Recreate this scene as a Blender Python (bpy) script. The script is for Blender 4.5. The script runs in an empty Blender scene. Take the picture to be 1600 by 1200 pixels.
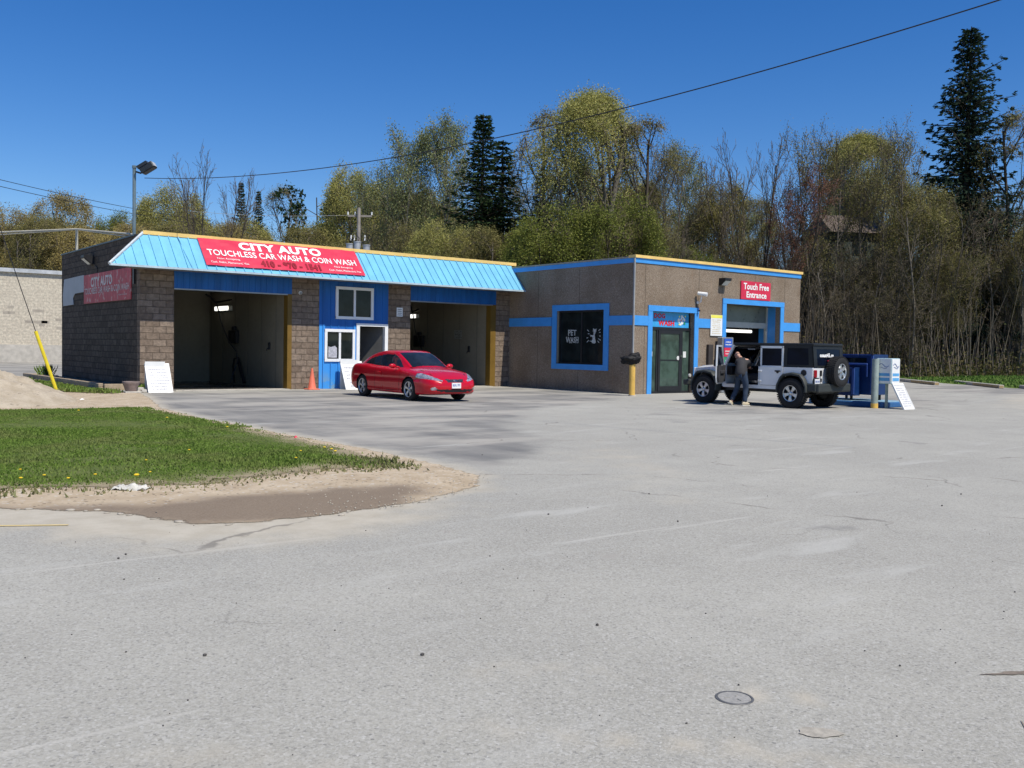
import bpy, bmesh, math, random
import numpy as np
from mathutils import Vector, Matrix, noise as mnoise
from math import sin, cos, pi, radians as R
random.seed(7); rng = np.random.default_rng(7)
SC = bpy.context.scene
COL = SC.collection
# ------------------------------------------------------------------ camera
FPX = 1488.5
r2 = Vector((0.7855547, -0.6185701, 0.0165755)); u2 = Vector((0.0095356, 0.0388847, 0.9991982)); fw = Vector((0.6187187, 0.7847668, -0.0364445))
CAMZ = 1.5
cam = bpy.data.cameras.new('camera'); camo = bpy.data.objects.new('camera', cam); COL.objects.link(camo)
camo.matrix_world = Matrix(((r2.x, u2.x, -fw.x, 0), (r2.y, u2.y, -fw.y, 0), (r2.z, u2.z, -fw.z, CAMZ), (0, 0, 0, 1)))
cam.sensor_width = 36; cam.lens = FPX / 1600 * 36; cam.clip_end = 3000; cam.clip_start = .1
SC.camera = camo
def at(px, py, D):
    """world point seen at photo pixel px,py at depth D"""
    d = fw + r2 * ((px - 800) / FPX) - u2 * ((py - 600) / FPX)
    p = d * D; p.z += CAMZ; return p
# ------------------------------------------------------------------ light
SUN_AZ, SUN_EL = -83.0, 57.0
w = bpy.data.worlds.new('World'); SC.world = w; w.use_nodes = True
nt = w.node_tree; nt.nodes.clear()
sky = nt.nodes.new('ShaderNodeTexSky'); sky.sky_type = 'NISHITA'; sky.sun_disc = False
sky.sun_elevation = R(SUN_EL); sky.sun_rotation = R(90 - SUN_AZ); sky.air_density = 1.0; sky.dust_density = 0.0; sky.ozone_density = 4.5; sky.altitude = 300
hs = nt.nodes.new('ShaderNodeHueSaturation'); hs.inputs['Saturation'].default_value = 1.33; hs.inputs['Value'].default_value = 1.14; hs.inputs['Hue'].default_value = .511
bg = nt.nodes.new('ShaderNodeBackground'); bg.inputs['Strength'].default_value = 0.105
wo = nt.nodes.new('ShaderNodeOutputWorld')
nt.links.new(sky.outputs[0], hs.inputs['Color']); nt.links.new(hs.outputs[0], bg.inputs[0]); nt.links.new(bg.outputs[0], wo.inputs[0])
sl = bpy.data.lights.new('sun', 'SUN'); sl.energy = 5.0; sl.angle = R(.53); sl.color = (1, .945, .83)
so = bpy.data.objects.new('sun', sl); COL.objects.link(so)
sd = Vector((cos(R(SUN_AZ)) * cos(R(SUN_EL)), sin(R(SUN_AZ)) * cos(R(SUN_EL)), sin(R(SUN_EL))))
so.rotation_euler = sd.to_track_quat('Z', 'Y').to_euler(); so.location = (0, -20, 40)
SC.view_settings.view_transform = 'Standard'; SC.view_settings.look = 'None'; SC.view_settings.exposure = 0
SC.render.engine = 'CYCLES'
try:
    SC.cycles.use_denoising = True; SC.cycles.max_bounces = 8; SC.cycles.transparent_max_bounces = 16
except Exception: pass
# ------------------------------------------------------------------ materials
class NT:
    def __init__(s, name):
        s.m = bpy.data.materials.new(name); s.m.use_nodes = True; s.t = s.m.node_tree; s.t.nodes.clear()
        s.out = s.t.nodes.new('ShaderNodeOutputMaterial'); s.b = s.t.nodes.new('ShaderNodeBsdfPrincipled'); s.l(s.b.outputs[0], s.out.inputs[0])
        s.tc = s.t.nodes.new('ShaderNodeTexCoord')
    def l(s, a, b): s.t.links.new(a, b)
    def n(s, t, **k):
        x = s.t.nodes.new('ShaderNode' + t)
        for a, v in k.items(): setattr(x, a, v)
        return x
    def set(s, x, i, v):
        if isinstance(v, bpy.types.NodeSocket): s.l(v, x.inputs[i])
        elif v is not None:
            if isinstance(v, tuple) and len(v) == 3 and x.inputs[i].type == 'RGBA': v = (*v, 1)
            x.inputs[i].default_value = v
    def map(s, scale=(1, 1, 1), co=None, rot=(0, 0, 0)):
        x = s.n('Mapping'); s.l(co or s.tc.outputs['Object'], x.inputs[0]); x.inputs['Scale'].default_value = scale; x.inputs['Rotation'].default_value = rot; return x.outputs[0]
    def noise(s, scale, detail=4, rough=.55, co=None, dist=0):
        x = s.n('TexNoise'); s.l(co or s.tc.outputs['Object'], x.inputs['Vector']); x.inputs['Scale'].default_value = scale; x.inputs['Detail'].default_value = detail; x.inputs['Roughness'].default_value = rough; x.inputs['Distortion'].default_value = dist; return x.outputs[0]
    def vor(s, scale, co=None, feature='F1', out='Distance'):
        x = s.n('TexVoronoi', feature=feature); s.l(co or s.tc.outputs['Object'], x.inputs['Vector']); x.inputs['Scale'].default_value = scale; return x.outputs[out]
    def ramp(s, f, a, b, ca=0., cb=1.):
        x = s.n('MapRange', interpolation_type='SMOOTHSTEP'); s.l(f, x.inputs[0]); x.inputs[1].default_value = a; x.inputs[2].default_value = b; x.inputs[3].default_value = ca; x.inputs[4].default_value = cb; return x.outputs[0]
    def mix(s, f, a, b, mode='MIX'):
        x = s.n('Mix', data_type='RGBA', blend_type=mode); s.set(x, 0, f); s.set(x, 6, a); s.set(x, 7, b); return x.outputs[2]
    def math(s, op, a, b=0., c=None):
        x = s.n('Math', operation=op); s.set(x, 0, a); s.set(x, 1, b)
        if c is not None: s.set(x, 2, c)
        return x.outputs[0]
    def attr(s, name, out='Fac'):
        x = s.n('Attribute'); x.attribute_name = name; return x.outputs[out]
    def bump(s, h, st=.3, d=.02):
        x = s.n('Bump'); s.l(h, x.inputs['Height']); x.inputs['Strength'].default_value = st; x.inputs['Distance'].default_value = d; s.l(x.outputs[0], s.b.inputs['Normal'])
    def fin(s, col=None, rough=None, metal=0, spec=None):
        if col is not None: s.set(s.b, 'Base Color', col)
        if rough is not None: s.set(s.b, 'Roughness', rough)
        s.b.inputs['Metallic'].default_value = metal
        if spec is not None: s.b.inputs['Specular IOR Level'].default_value = spec
        return s.m
def sc3(c, k): return tuple(min(1, x * k) for x in c)
def M(name, col, rough=.6, var=.18, scale=2.5, metal=0, spec=.4, bump=0, bscale=30, coat=0):
    t = NT(name); n1 = t.noise(scale, 5); n2 = t.noise(scale * 9, 3)
    f = t.ramp(t.math('ADD', t.math('MULTIPLY', n1, .7), t.math('MULTIPLY', n2, .3)), .3, .7)
    c = t.mix(f, sc3(col, 1 - var), sc3(col, 1 + var))
    if bump: t.bump(t.noise(bscale, 4), bump, .01)
    if coat: t.b.inputs['Coat Weight'].default_value = coat; t.b.inputs['Coat Roughness'].default_value = .04
    rr = t.ramp(n1, .2, .8, max(0, rough - .06), min(1, rough + .06))
    return t.fin(c, rr, metal, spec)
def emit(name, col, st):
    t = NT(name); t.b.inputs['Emission Color'].default_value = (*col, 1); t.b.inputs['Emission Strength'].default_value = st; return t.fin(col, .5)
mt = {}
mt['skyblue'] = None
mt['blue'] = M('blue_trim_paint', (.060, .31, .74), .45, .08)
mt['bluedeep'] = None
mt['yellow'] = M('yellow_cap_paint', (.82, .56, .19), .5, .1)
mt['jamb'] = M('ochre_jamb_paint', (.17, .098, .014), .6, .15)
mt['bollard'] = M('yellow_bollard_paint', (.72, .45, .10), .5, .12)
mt['white'] = M('white_paint', (.80, .80, .78), .5, .05)
mt['whitedirty'] = M('weathered_white_board', (.72, .71, .68), .6, .1, 6)
mt['vinyl'] = M('white_vinyl_frame', (.80, .80, .80), .35, .04)
mt['black'] = M('black_plastic', (.014, .014, .016), .5, .2)
mt['blacksteel'] = M('dark_steel', (.03, .035, .04), .4, .2, metal=.3)
mt['greymetal'] = M('grey_metal', (.33, .34, .35), .4, .12, metal=.6)
mt['galv'] = M('galvanised_metal', (.42, .43, .44), .5, .15, metal=.4)
mt['rubber'] = M('tyre_rubber', (.016, .016, .017), .85, .25, 12, bump=.4, bscale=60)
mt['alloy'] = M('alloy_rim', (.55, .56, .58), .3, .08, metal=.8)
mt['red'] = M('red_car_paint', (.50, .003, .014), .30, .05, 1.5, coat=.7, spec=.2)
mt['silver'] = M('white_silver_car_paint', (.74, .745, .75), .35, .03, coat=.8)
mt['jeepblack'] = M('black_hardtop', (.012, .014, .015), .55, .2)
mt['flare'] = M('grey_black_flare', (.035, .04, .038), .6, .15)
mt['redsign'] = M('red_banner_vinyl', (.62, .026, .07), .5, .1, 2)
mt['redsignfaded'] = None
mt['letterwhite'] = M('white_lettering', (.85, .84, .82), .5, .05)
mt['letterred'] = M('dark_red_lettering', (.26, .0, .012), .5, .1)
mt['signred'] = M('bright_red_lettering', (.72, .015, .02), .5, .05)
mt['ink'] = M('faded_ink', (.42, .42, .47), .7, .3, 20)
mt['cone'] = M('faded_orange_plastic', (.72, .17, .10), .6, .12)
mt['timber'] = M('weathered_timber', (.34, .27, .19), .8, .25, 5, bump=.4)
mt['soil'] = M('planter_soil', (.15, .11, .075), .95, .35, 9, bump=.6)
mt['terracotta'] = M('grey_brown_pot', (.26, .20, .18), .8, .2, 8)
mt['navy'] = M('navy_blue_metal', (.006, .030, .115), .4, .15, 3)
mt['purple'] = M('violet_blue_trim', (.045, .095, .30), .45, .1)
mt['platform'] = M('blue_painted_platform', (.03, .12, .30), .6, .15)
mt['greenpole'] = M('faded_grey_green_paint', (.30, .36, .33), .6, .18, 5)
mt['conc'] = M('pale_concrete', (.46, .43, .38), .85, .18, 3, bump=.3)
mt['concyellow'] = M('worn_yellow_kerb_paint', (.45, .32, .16), .85, .25, 4, bump=.3)
mt['intwall'] = M('cream_bay_wall_panel', (.255, .23, .175), .6, .12, .8)
mt['intfloor'] = M('wet_bay_floor', (.05, .05, .05), .25, .3, 1.5)
mt['roofgravel'] = M('flat_roof_gravel', (.25, .24, .22), .95, .2, 6)
mt['wood'] = M('grey_utility_pole_wood', (.27, .24, .21), .85, .2, 5, bump=.3)
mt['wire'] = M('black_cable', (.02, .02, .022), .6, .1)
mt['palecable'] = M('pale_service_cable', (.50, .47, .38), .6, .1)
mt['seat'] = M('dark_grey_seat_cloth', (.035, .035, .04), .8, .2)
mt['jeans'] = M('blue_jeans', (.025, .042, .075), .85, .3, 9)
mt['shirt'] = M('dark_grey_shirt', (.034, .034, .038), .85, .2, 7)
mt['skin'] = M('skin', (.56, .32, .24), .55, .06, spec=.3)
mt['shoe'] = M('tan_shoe', (.50, .43, .30), .7, .15)
mt['taillight'] = M('red_lamp_glass', (.30, .01, .02), .12, .1, coat=.5)
mt['headlight'] = M('clear_headlamp', (.40, .41, .43), .12, .85, 9, metal=.5, coat=1)
mt['chrome'] = M('chrome', (.62, .62, .63), .12, .05, metal=1)
mt['cloth'] = M('dirty_white_cloth', (.55, .53, .48), .9, .2, 14, bump=.5)
mt['dandelion'] = M('dandelion_petals', (.80, .55, .02), .7, .1)
mt['dirtbrown'] = M('brown_leaf_litter', (.10, .075, .05), .95, .4, 1.2, bump=.4, bscale=5)
mt['roofbrown'] = M('brown_shingles', (.115, .088, .07), .9, .2, 3)
mt['housewall'] = M('dark_green_siding', (.075, .095, .085), .8, .2, 3)
mt['iron'] = M('cast_iron', (.13, .13, .128), .55, .2, 40, metal=.3)
mt['green'] = M('green_panel', (.02, .25, .12), .5, .1)
mt['bluepanel'] = M('blue_panel', (.03, .10, .45), .5, .1)
mt['paleblue'] = M('pale_blue_box', (.42, .56, .58), .5, .08)
mt['yellowsheet'] = M('yellow_header', (.85, .78, .12), .5, .1)
mt['lampglass'] = M('lamp_lens', (.55, .55, .52), .2, .1)
mt['tube'] = emit('lit_fluorescent_tube', (1, .98, .90), 1.6)
mt['rollerband'] = M('pale_door_panel', (.42, .42, .38), .5, .12)
mt['rollerglass'] = M('dull_door_glazing', (.13, .145, .125), .3, .2)
def glass(name, col, rough=.04, sp=.22):
    t = NT(name); n = t.noise(1.3, 2)
    t.bump(n, .02, .05)
    m = t.fin(t.mix(t.ramp(t.noise(2.2, 3), .35, .65), col, sc3(col, 1.9)), rough, 0, sp)
    return m
mt['glass'] = glass('dark_window_glass', (.010, .013, .013))
mt['carglass'] = glass('tinted_car_glass', (.010, .014, .020))
mt['jeepglass'] = glass('deep_tinted_glass', (.003, .005, .012), .12, .07)
mt['doorglass'] = glass('green_grey_door_glass', (.035, .055, .045))
# split face block
def block(name, c1, c2, mort, bw=.42, bh=.205, bump=.9, rough=.9, soot=0.):
    t = NT(name); sep = t.n('SeparateXYZ'); t.l(t.tc.outputs['Object'], sep.inputs[0])
    cm = t.n('CombineXYZ'); t.l(t.math('ADD', sep.outputs[0], sep.outputs[1]), cm.inputs[0]); t.l(sep.outputs[2], cm.inputs[1])
    # wobble the joints so that courses are not ruled lines
    wob = t.n('VectorMath', operation='MULTIPLY_ADD'); nz = t.n('TexNoise'); nz.inputs['Scale'].default_value = 4; t.l(cm.outputs[0], nz.inputs['Vector']); t.l(nz.outputs['Color'], wob.inputs[0]); wob.inputs[1].default_value = (.06, .05, 0); t.l(cm.outputs[0], wob.inputs[2])
    br = t.n('TexBrick'); t.l(wob.outputs[0], br.inputs['Vector']); br.inputs['Scale'].default_value = 1; br.inputs['Brick Width'].default_value = bw; br.inputs['Row Height'].default_value = bh
    br.inputs['Mortar Size'].default_value = .014; br.inputs['Mortar Smooth'].default_value = .25; br.inputs['Bias'].default_value = 0
    for i, c in (('Color1', c1), ('Color2', c2), ('Mortar', mort)): br.inputs[i].default_value = (*c, 1)
    n = t.noise(7, 6, .65); n3 = t.noise(30, 4)
    c = t.mix(.75, br.outputs[0], t.mix(t.ramp(n, .25, .75), sc3(c1, .5), sc3(c2, 1.45)), 'MIX') if 0 else t.mix(1., br.outputs[0], t.mix(t.ramp(n, .25, .75), (.72, .72, .72), (1.28, 1.26, 1.22)), 'MULTIPLY')
    big = t.noise(.6, 4)
    c = t.mix(t.ramp(big, .35, .7), c, sc3(c1, .8))  if soot else c
    h = t.math('ADD', t.math('MULTIPLY', t.math('SUBTRACT', 1., br.outputs['Fac']), 1.2), t.math('ADD', t.math('MULTIPLY', n, 1.1), t.math('MULTIPLY', n3, .3)))
    t.bump(h, bump, .035)
    return t.fin(c, rough, 0, .2)
mt['block'] = block('split_face_block', (.170, .128, .098), (.262, .205, .160), (.140, .108, .084))
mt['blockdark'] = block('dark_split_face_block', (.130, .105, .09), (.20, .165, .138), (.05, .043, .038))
mt['blockside'] = block('shaded_side_block', (.076, .060, .048), (.118, .096, .078), (.056, .045, .037))  # darker block colour holds the shade on the side wall
mt['paleblock'] = block('pale_cream_block', (.50, .45, .37), (.56, .51, .42), (.44, .39, .32), .40, .20, .05)
# pebble dash panels
def pebble():
    t = NT('exposed_pebble_panel'); v = t.vor(55, out='Color'); sp = t.n('SeparateColor'); t.l(v, sp.inputs[0])
    c = t.mix(t.ramp(sp.outputs[0], .1, .9), (.20, .155, .115), (.31, .245, .185)); c = t.mix(t.ramp(sp.outputs[1], .88, .96), c, (.36, .31, .25))
    big = t.noise(.8, 5); c = t.mix(t.ramp(big, .3, .75), c, t.mix(1., c, (.74, .70, .66), 'MULTIPLY'))
    mp = t.map((3, 3, .35)); st = t.noise(1.6, 4, co=mp); c = t.mix(t.ramp(st, .58, .75, 0, .5), c, (.30, .20, .13))
    t.bump(t.vor(42), .5, .01); return t.fin(c, .9, 0, .2)
mt['pebble'] = pebble()
# corrugated paint with streaks
def sheet(name, col, rough=.4, var=.1):
    t = NT(name); mp = t.map((2.2, 2.2, .25)); n = t.noise(1.4, 5, co=mp); n2 = t.noise(16, 4)
    c = t.mix(t.ramp(n, .3, .7), sc3(col, 1 - var), sc3(col, 1 + var)); c = t.mix(t.ramp(n2, .6, .8, 0, .12), c, (.35, .42, .42))
    return t.fin(c, rough, 0, .4)
mt['skyblue'] = sheet('sky_blue_steel', (.165, .46, .65), .42, .07)
mt['bluedeep'] = sheet('mid_blue_steel', (.009, .115, .40), .5, .16)  # darkened to carry the shade under the canopy
# banner, faded & streaky
def faded():
    t = NT('weathered_red_banner'); mp = t.map((3, 3, .5)); n = t.noise(1.8, 6, .7, co=mp); n2 = t.noise(5, 5)
    c = t.mix(t.ramp(n, .35, .65), (.42, .05, .06), (.60, .09, .10)); c = t.mix(t.ramp(n2, .55, .68, 0, .75), c, (.55, .42, .38)); return t.fin(c, .6)
mt['redsignfaded'] = faded()
# ------------------------------------------------------------------ building helpers
OFF = {}
class MB:
    def __init__(s): s.v = []; s.f = []; s.mi = []; s.cur = 0
    def add(s, vs, fs, mi=None):
        b = len(s.v); s.v += [tuple(v) for v in vs]; s.f += [tuple(b + i for i in f) for f in fs]; s.mi += [s.cur if mi is None else mi] * len(fs); return s
    def box(s, x0, x1, y0, y1, z0, z1, M_=None, mi=None):
        vs = [Vector((x, y, z)) for x in (x0, x1) for y in (y0, y1) for z in (z0, z1)]
        if M_ is not None: vs = [M_ @ v for v in vs]
        return s.add(vs, [(0, 1, 3, 2), (4, 6, 7, 5), (0, 4, 5, 1), (2, 3, 7, 6), (0, 2, 6, 4), (1, 5, 7, 3)], mi)
    def rbox(s, x0, x1, y0, y1, z0, z1, bev=.02, seg=2, M_=None, mi=None):
        bm = bmesh.new(); vs = [bm.verts.new((x, y, z)) for x in (x0, x1) for y in (y0, y1) for z in (z0, z1)]
        for f in [(0, 1, 3, 2), (4, 6, 7, 5), (0, 4, 5, 1), (2, 3, 7, 6), (0, 2, 6, 4), (1, 5, 7, 3)]: bm.faces.new([vs[i] for i in f])
        bmesh.ops.bevel(bm, geom=list(bm.edges), offset=bev, segments=seg, affect='EDGES', profile=.5)
        s.bm(bm, M_, mi); bm.free(); return s
    def bm(s, bm, M_=None, mi=None):
        bm.verts.index_update(); s.add([(M_ @ v.co) if M_ is not None else v.co.copy() for v in bm.verts], [[v.index for v in f.verts] for f in bm.faces], mi)
    def cyl(s, p0, p1, r0, r1=None, n=12, caps=True, mi=None):
        r1 = r0 if r1 is None else r1; p0 = Vector(p0); p1 = Vector(p1); d = (p1 - p0).normalized(); a = d.orthogonal().normalized(); b = d.cross(a)
        vs = [p + (a * cos(2 * pi * i / n) + b * sin(2 * pi * i / n)) * r for p, r in ((p0, r0), (p1, r1)) for i in range(n)]
        fs = [(i, (i + 1) % n, n + (i + 1) % n, n + i) for i in range(n)]
        if caps: fs += [tuple(range(n))[::-1], tuple(range(n, 2 * n))]
        return s.add(vs, fs, mi)
    def tube(s, pts, r, n=8, mi=None):
        pts = [Vector(p) for p in pts]; vs = []; fs = []; a = None
        for i, p in enumerate(pts):
            d = (pts[min(i + 1, len(pts) - 1)] - pts[max(i - 1, 0)]).normalized()
            a = d.orthogonal().normalized() if a is None else (a - d * a.dot(d)).normalized(); b = d.cross(a); rr = r[i] if isinstance(r, (list, tuple)) else r
            vs += [p + (a * cos(2 * pi * k / n) + b * sin(2 * pi * k / n)) * rr for k in range(n)]
            if i: fs += [((i - 1) * n + k, (i - 1) * n + (k + 1) % n, i * n + (k + 1) % n, i * n + k) for k in range(n)]
        fs += [tuple(range(n))[::-1], tuple(range((len(pts) - 1) * n, len(pts) * n))]
        return s.add(vs, fs, mi)
    def lathe(s, prof, n=24, M_=None, mi=None, close=False):
        vs = []; fs = []; m = len(prof)
        for k in range(n):
            a = 2 * pi * k / n
            for r, z in prof:
                v = Vector((r * cos(a), r * sin(a), z)); vs.append(M_ @ v if M_ is not None else v)
        for k in range(n):
            k2 = (k + 1) % n
            for i in range(m - 1 + (1 if close else 0)): fs.append((k * m + i, k2 * m + i, k2 * m + (i + 1) % m, k * m + (i + 1) % m))
        return s.add(vs, fs, mi)
    def prism(s, poly, y0, y1, M_=None, mi=None):
        """polygon in (x,z) pushed from y0 to y1"""
        n = len(poly); vs = [Vector((x, y0, z)) for x, z in poly] + [Vector((x, y1, z)) for x, z in poly]
        if M_ is not None: vs = [M_ @ v for v in vs]
        return s.add(vs, [tuple(range(n)), tuple(range(2 * n - 1, n - 1, -1))] + [(i, i + n, (i + 1) % n + n, (i + 1) % n) for i in range(n)], mi)
    def ball(s, c, r, n=12, m=8, mi=None, M_=None):
        r = (r, r, r) if not isinstance(r, (tuple, list)) else r
        prof = [(i, pi * i / m) for i in range(m + 1)]; vs = []; fs = []
        for i, a in prof:
            for k in range(n):
                v = Vector((c[0] + r[0] * sin(a) * cos(2 * pi * k / n), c[1] + r[1] * sin(a) * sin(2 * pi * k / n), c[2] - r[2] * cos(a))); vs.append(M_ @ v if M_ is not None else v)
        for i in range(m):
            for k in range(n): fs.append((i * n + k, i * n + (k + 1) % n, (i + 1) * n + (k + 1) % n, (i + 1) * n + k))
        return s.add(vs, fs, mi)
    def build(s, name, mats, parent=None, world=True, smooth=False, loc=None, recalc=True):
        off = Vector((0, 0, 0))
        if parent is not None and world: off = OFF.get(parent.name, Vector((0, 0, 0)))
        if parent is None and loc is not None: off = Vector(loc)
        me = bpy.data.meshes.new(name); me.from_pydata([(v[0] - off.x, v[1] - off.y, v[2] - off.z) for v in s.v], [], s.f)
        if not isinstance(mats, (list, tuple)): mats = [mats]
        for m in mats: me.materials.append(m)
        if len(mats) > 1: me.polygons.foreach_set('material_index', s.mi)
        if recalc:
            bm = bmesh.new(); bm.from_mesh(me); bmesh.ops.recalc_face_normals(bm, faces=bm.faces); bm.to_mesh(me); bm.free()
        if smooth: me.shade_smooth() if smooth is True else (me.shade_smooth(), me.set_sharp_from_angle(angle=R(smooth)))
        me.update()
        o = bpy.data.objects.new(name, me); COL.objects.link(o)
        if parent is not None: o.parent = parent; OFF[o.name] = off if world else Vector((0, 0, 0))
        elif loc is not None: o.location = loc; OFF[o.name] = off
        return o
def tag(o, label, cat, group=None, kind=None):
    o['label'] = label; o['category'] = cat
    if group: o['group'] = group
    if kind: o['kind'] = kind
    return o
def thing(name, label, cat, loc=(0, 0, 0), rz=0, group=None):
    o = bpy.data.objects.new(name, None); COL.objects.link(o); o.location = loc; o.rotation_euler = (0, 0, rz); o.empty_display_size = .2
    OFF[o.name] = Vector(loc); return tag(o, label, cat, group)
def struct(o): o['kind'] = 'structure'; return o
def copy_tree(o, parent=None):
    c = o.copy(); COL.objects.link(c)
    if parent is not None: c.parent = parent
    for ch in list(o.children): copy_tree(ch, c)
    return c
def arr_mesh(name, V, F, mats, mi=None, attrs=None, smooth=False):
    """fast mesh from numpy arrays, F (n,3) or (n,4)"""
    me = bpy.data.meshes.new(name); V = np.asarray(V, np.float32); F = np.asarray(F, np.int32); k = F.shape[1]
    me.vertices.add(len(V)); me.vertices.foreach_set('co', V.ravel()); me.loops.add(F.size); me.loops.foreach_set('vertex_index', F.ravel())
    me.polygons.add(len(F)); me.polygons.foreach_set('loop_start', np.arange(0, F.size, k, dtype=np.int32)); me.polygons.foreach_set('loop_total', np.full(len(F), k, np.int32))
    for m in mats: me.materials.append(m)
    if mi is not None: me.polygons.foreach_set('material_index', np.asarray(mi, np.int32))
    for an, av in (attrs or {}).items():
        a = me.attributes.new(an, 'FLOAT', 'POINT'); a.data.foreach_set('value', np.asarray(av, np.float32))
    if smooth: me.polygons.foreach_set('use_smooth', np.ones(len(F), bool))
    me.update(calc_edges=True); me.validate(); return me
def plate(mb, ax, p0, p1, u0, u1, z0, z1, holes, mi=None):
    """wall plate with rectangular holes. ax='y': wall lies in x-z, thickness p0..p1 along y; ax='x': lies in y-z"""
    us = sorted({u0, u1, *[h[0] for h in holes], *[h[1] for h in holes]}); zs = sorted({z0, z1, *[h[2] for h in holes], *[h[3] for h in holes]})
    us = [u for u in us if u0 <= u <= u1]; zs = [z for z in zs if z0 <= z <= z1]
    def solid(i, j):
        if i < 0 or j < 0 or i >= len(us) - 1 or j >= len(zs) - 1: return False
        cu = (us[i] + us[i + 1]) / 2; cz = (zs[j] + zs[j + 1]) / 2
        return not any(h[0] < cu < h[1] and h[2] < cz < h[3] for h in holes)
    P = (lambda u, p, z: (u, p, z)) if ax == 'y' else (lambda u, p, z: (p, u, z))
    for i in range(len(us) - 1):
        for j in range(len(zs) - 1):
            if not solid(i, j): continue
            a, b, c, d = us[i], us[i + 1], zs[j], zs[j + 1]; q = []
            q.append([(a, p0, c), (b, p0, c), (b, p0, d), (a, p0, d)]); q.append([(a, p1, c), (b, p1, c), (b, p1, d), (a, p1, d)])
            if not solid(i - 1, j): q.append([(a, p0, c), (a, p1, c), (a, p1, d), (a, p0, d)])
            if not solid(i + 1, j): q.append([(b, p0, c), (b, p1, c), (b, p1, d), (b, p0, d)])
            if not solid(i, j - 1): q.append([(a, p0, c), (b, p0, c), (b, p1, c), (a, p1, c)])
            if not solid(i, j + 1): q.append([(a, p0, d), (b, p0, d), (b, p1, d), (a, p1, d)])
            for f in q: mb.add([P(*t) for t in f], [(0, 1, 2, 3)], mi)
def weld(o, d=.0005):
    bm = bmesh.new(); bm.from_mesh(o.data); bmesh.ops.remove_doubles(bm, verts=bm.verts, dist=d); bmesh.ops.recalc_face_normals(bm, faces=bm.faces); bm.to_mesh(o.data); bm.free(); return o
def frame(o, ux, uy):
    ux = Vector(ux).normalized(); uy = Vector(uy); uy = (uy - ux * uy.dot(ux)).normalized(); n = ux.cross(uy); o = Vector(o)
    return Matrix(((ux.x, uy.x, n.x, o.x), (ux.y, uy.y, n.y, o.y), (ux.z, uy.z, n.z, o.z), (0, 0, 0, 1)))
def text(s, x, y, wd, ht, Mx, mat, parent, off=.006, bold=0., name='lettering', world=True, shear=0., serif=0.):
    """mesh lettering fitted to a box whose lower left corner is x,y in frame Mx"""
    cu = bpy.data.curves.new('t', 'FONT'); cu.body = s; cu.size = 1; cu.offset = bold; cu.resolution_u = 3; cu.shear = shear; cu.space_character = 1 + bold * 1.5
    ob = bpy.data.objects.new('t', cu); COL.objects.link(ob); dg = bpy.context.evaluated_depsgraph_get(); me = bpy.data.meshes.new_from_object(ob.evaluated_get(dg))
    vs = [v.co.copy() for v in me.vertices]; fs = [tuple(p.vertices) for p in me.polygons]; bpy.data.objects.remove(ob); bpy.data.curves.remove(cu); bpy.data.meshes.remove(me)
    x0 = min(v.x for v in vs); x1 = max(v.x for v in vs); y0 = min(v.y for v in vs); y1 = max(v.y for v in vs)
    mb = MB(); mb.add([Mx @ Vector((x + (v.x - x0) / (x1 - x0) * wd, y + (v.y - y0) / (y1 - y0) * ht, off)) for v in vs], fs)
    return mb.build(name, mat, parent, world=world, recalc=False)
def scribble(x, y, wd, ht, rows, Mx, mat, parent, off=.005, name='print', seed=1, dens=.8, world=True):
    """rows of tiny unreadable print"""
    rr = random.Random(seed); mb = MB(); rh = ht / rows
    for i in range(rows):
        cx = x + rr.uniform(0, .08) * wd; zy = y + ht - (i + .75) * rh
        while cx < x + wd * rr.uniform(.8, 1):
            L = rr.uniform(.03, .09) * wd
            if rr.random() < dens:
                h = rh * rr.uniform(.25, .45); mb.add([Mx @ Vector(p) for p in ((cx, zy, off), (cx + L, zy + rr.uniform(-.1, .1) * rh, off), (cx + L, zy + h, off), (cx, zy + h, off))], [(0, 1, 2, 3)])
            cx += L + .02 * wd
    return mb.build(name, mat, parent, world=world, recalc=False)
# ================================================================== GROUND
def sdf(poly, X, Y):
    """signed distance, positive inside"""
    P = np.array(poly, float); d = np.full(X.shape, 1e9); ins = np.zeros(X.shape, bool)
    for i in range(len(P)):
        a = P[i]; b = P[(i + 1) % len(P)]; e = b - a; L = (e ** 2).sum()
        t = np.clip(((X - a[0]) * e[0] + (Y - a[1]) * e[1]) / L, 0, 1); d = np.minimum(d, np.hypot(X - a[0] - t * e[0], Y - a[1] - t * e[1]))
        c = ((a[1] > Y) != (b[1] > Y)) & (X < (b[0] - a[0]) * (Y - a[1]) / (b[1] - a[1] + 1e-12) + a[0]); ins ^= c
    return np.where(ins, d, -d)
def gridmesh(name, xs, ys, zf, mats, attrs=None, keep=None, smooth=True):
    X, Y = np.meshgrid(xs, ys, indexing='ij'); Z = zf(X, Y); V = np.stack([X, Y, Z], -1).reshape(-1, 3); n, m = X.shape
    I = np.arange(n * m).reshape(n, m); F = np.stack([I[:-1, :-1], I[1:, :-1], I[1:, 1:], I[:-1, 1:]], -1).reshape(-1, 4)
    if keep is not None:
        K = keep(X, Y).reshape(-1); F = F[K[F].any(1)]
    at_ = {k: f(X, Y).reshape(-1) for k, f in (attrs or {}).items()}
    if keep is not None:
        u, inv = np.unique(F, return_inverse=True); V = V[u]; F = inv.reshape(-1, 4); at_ = {k: a[u] for k, a in at_.items()}
    o = bpy.data.objects.new(name, arr_mesh(name, V, F, mats, attrs=at_, smooth=smooth)); COL.objects.link(o); return o
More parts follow.
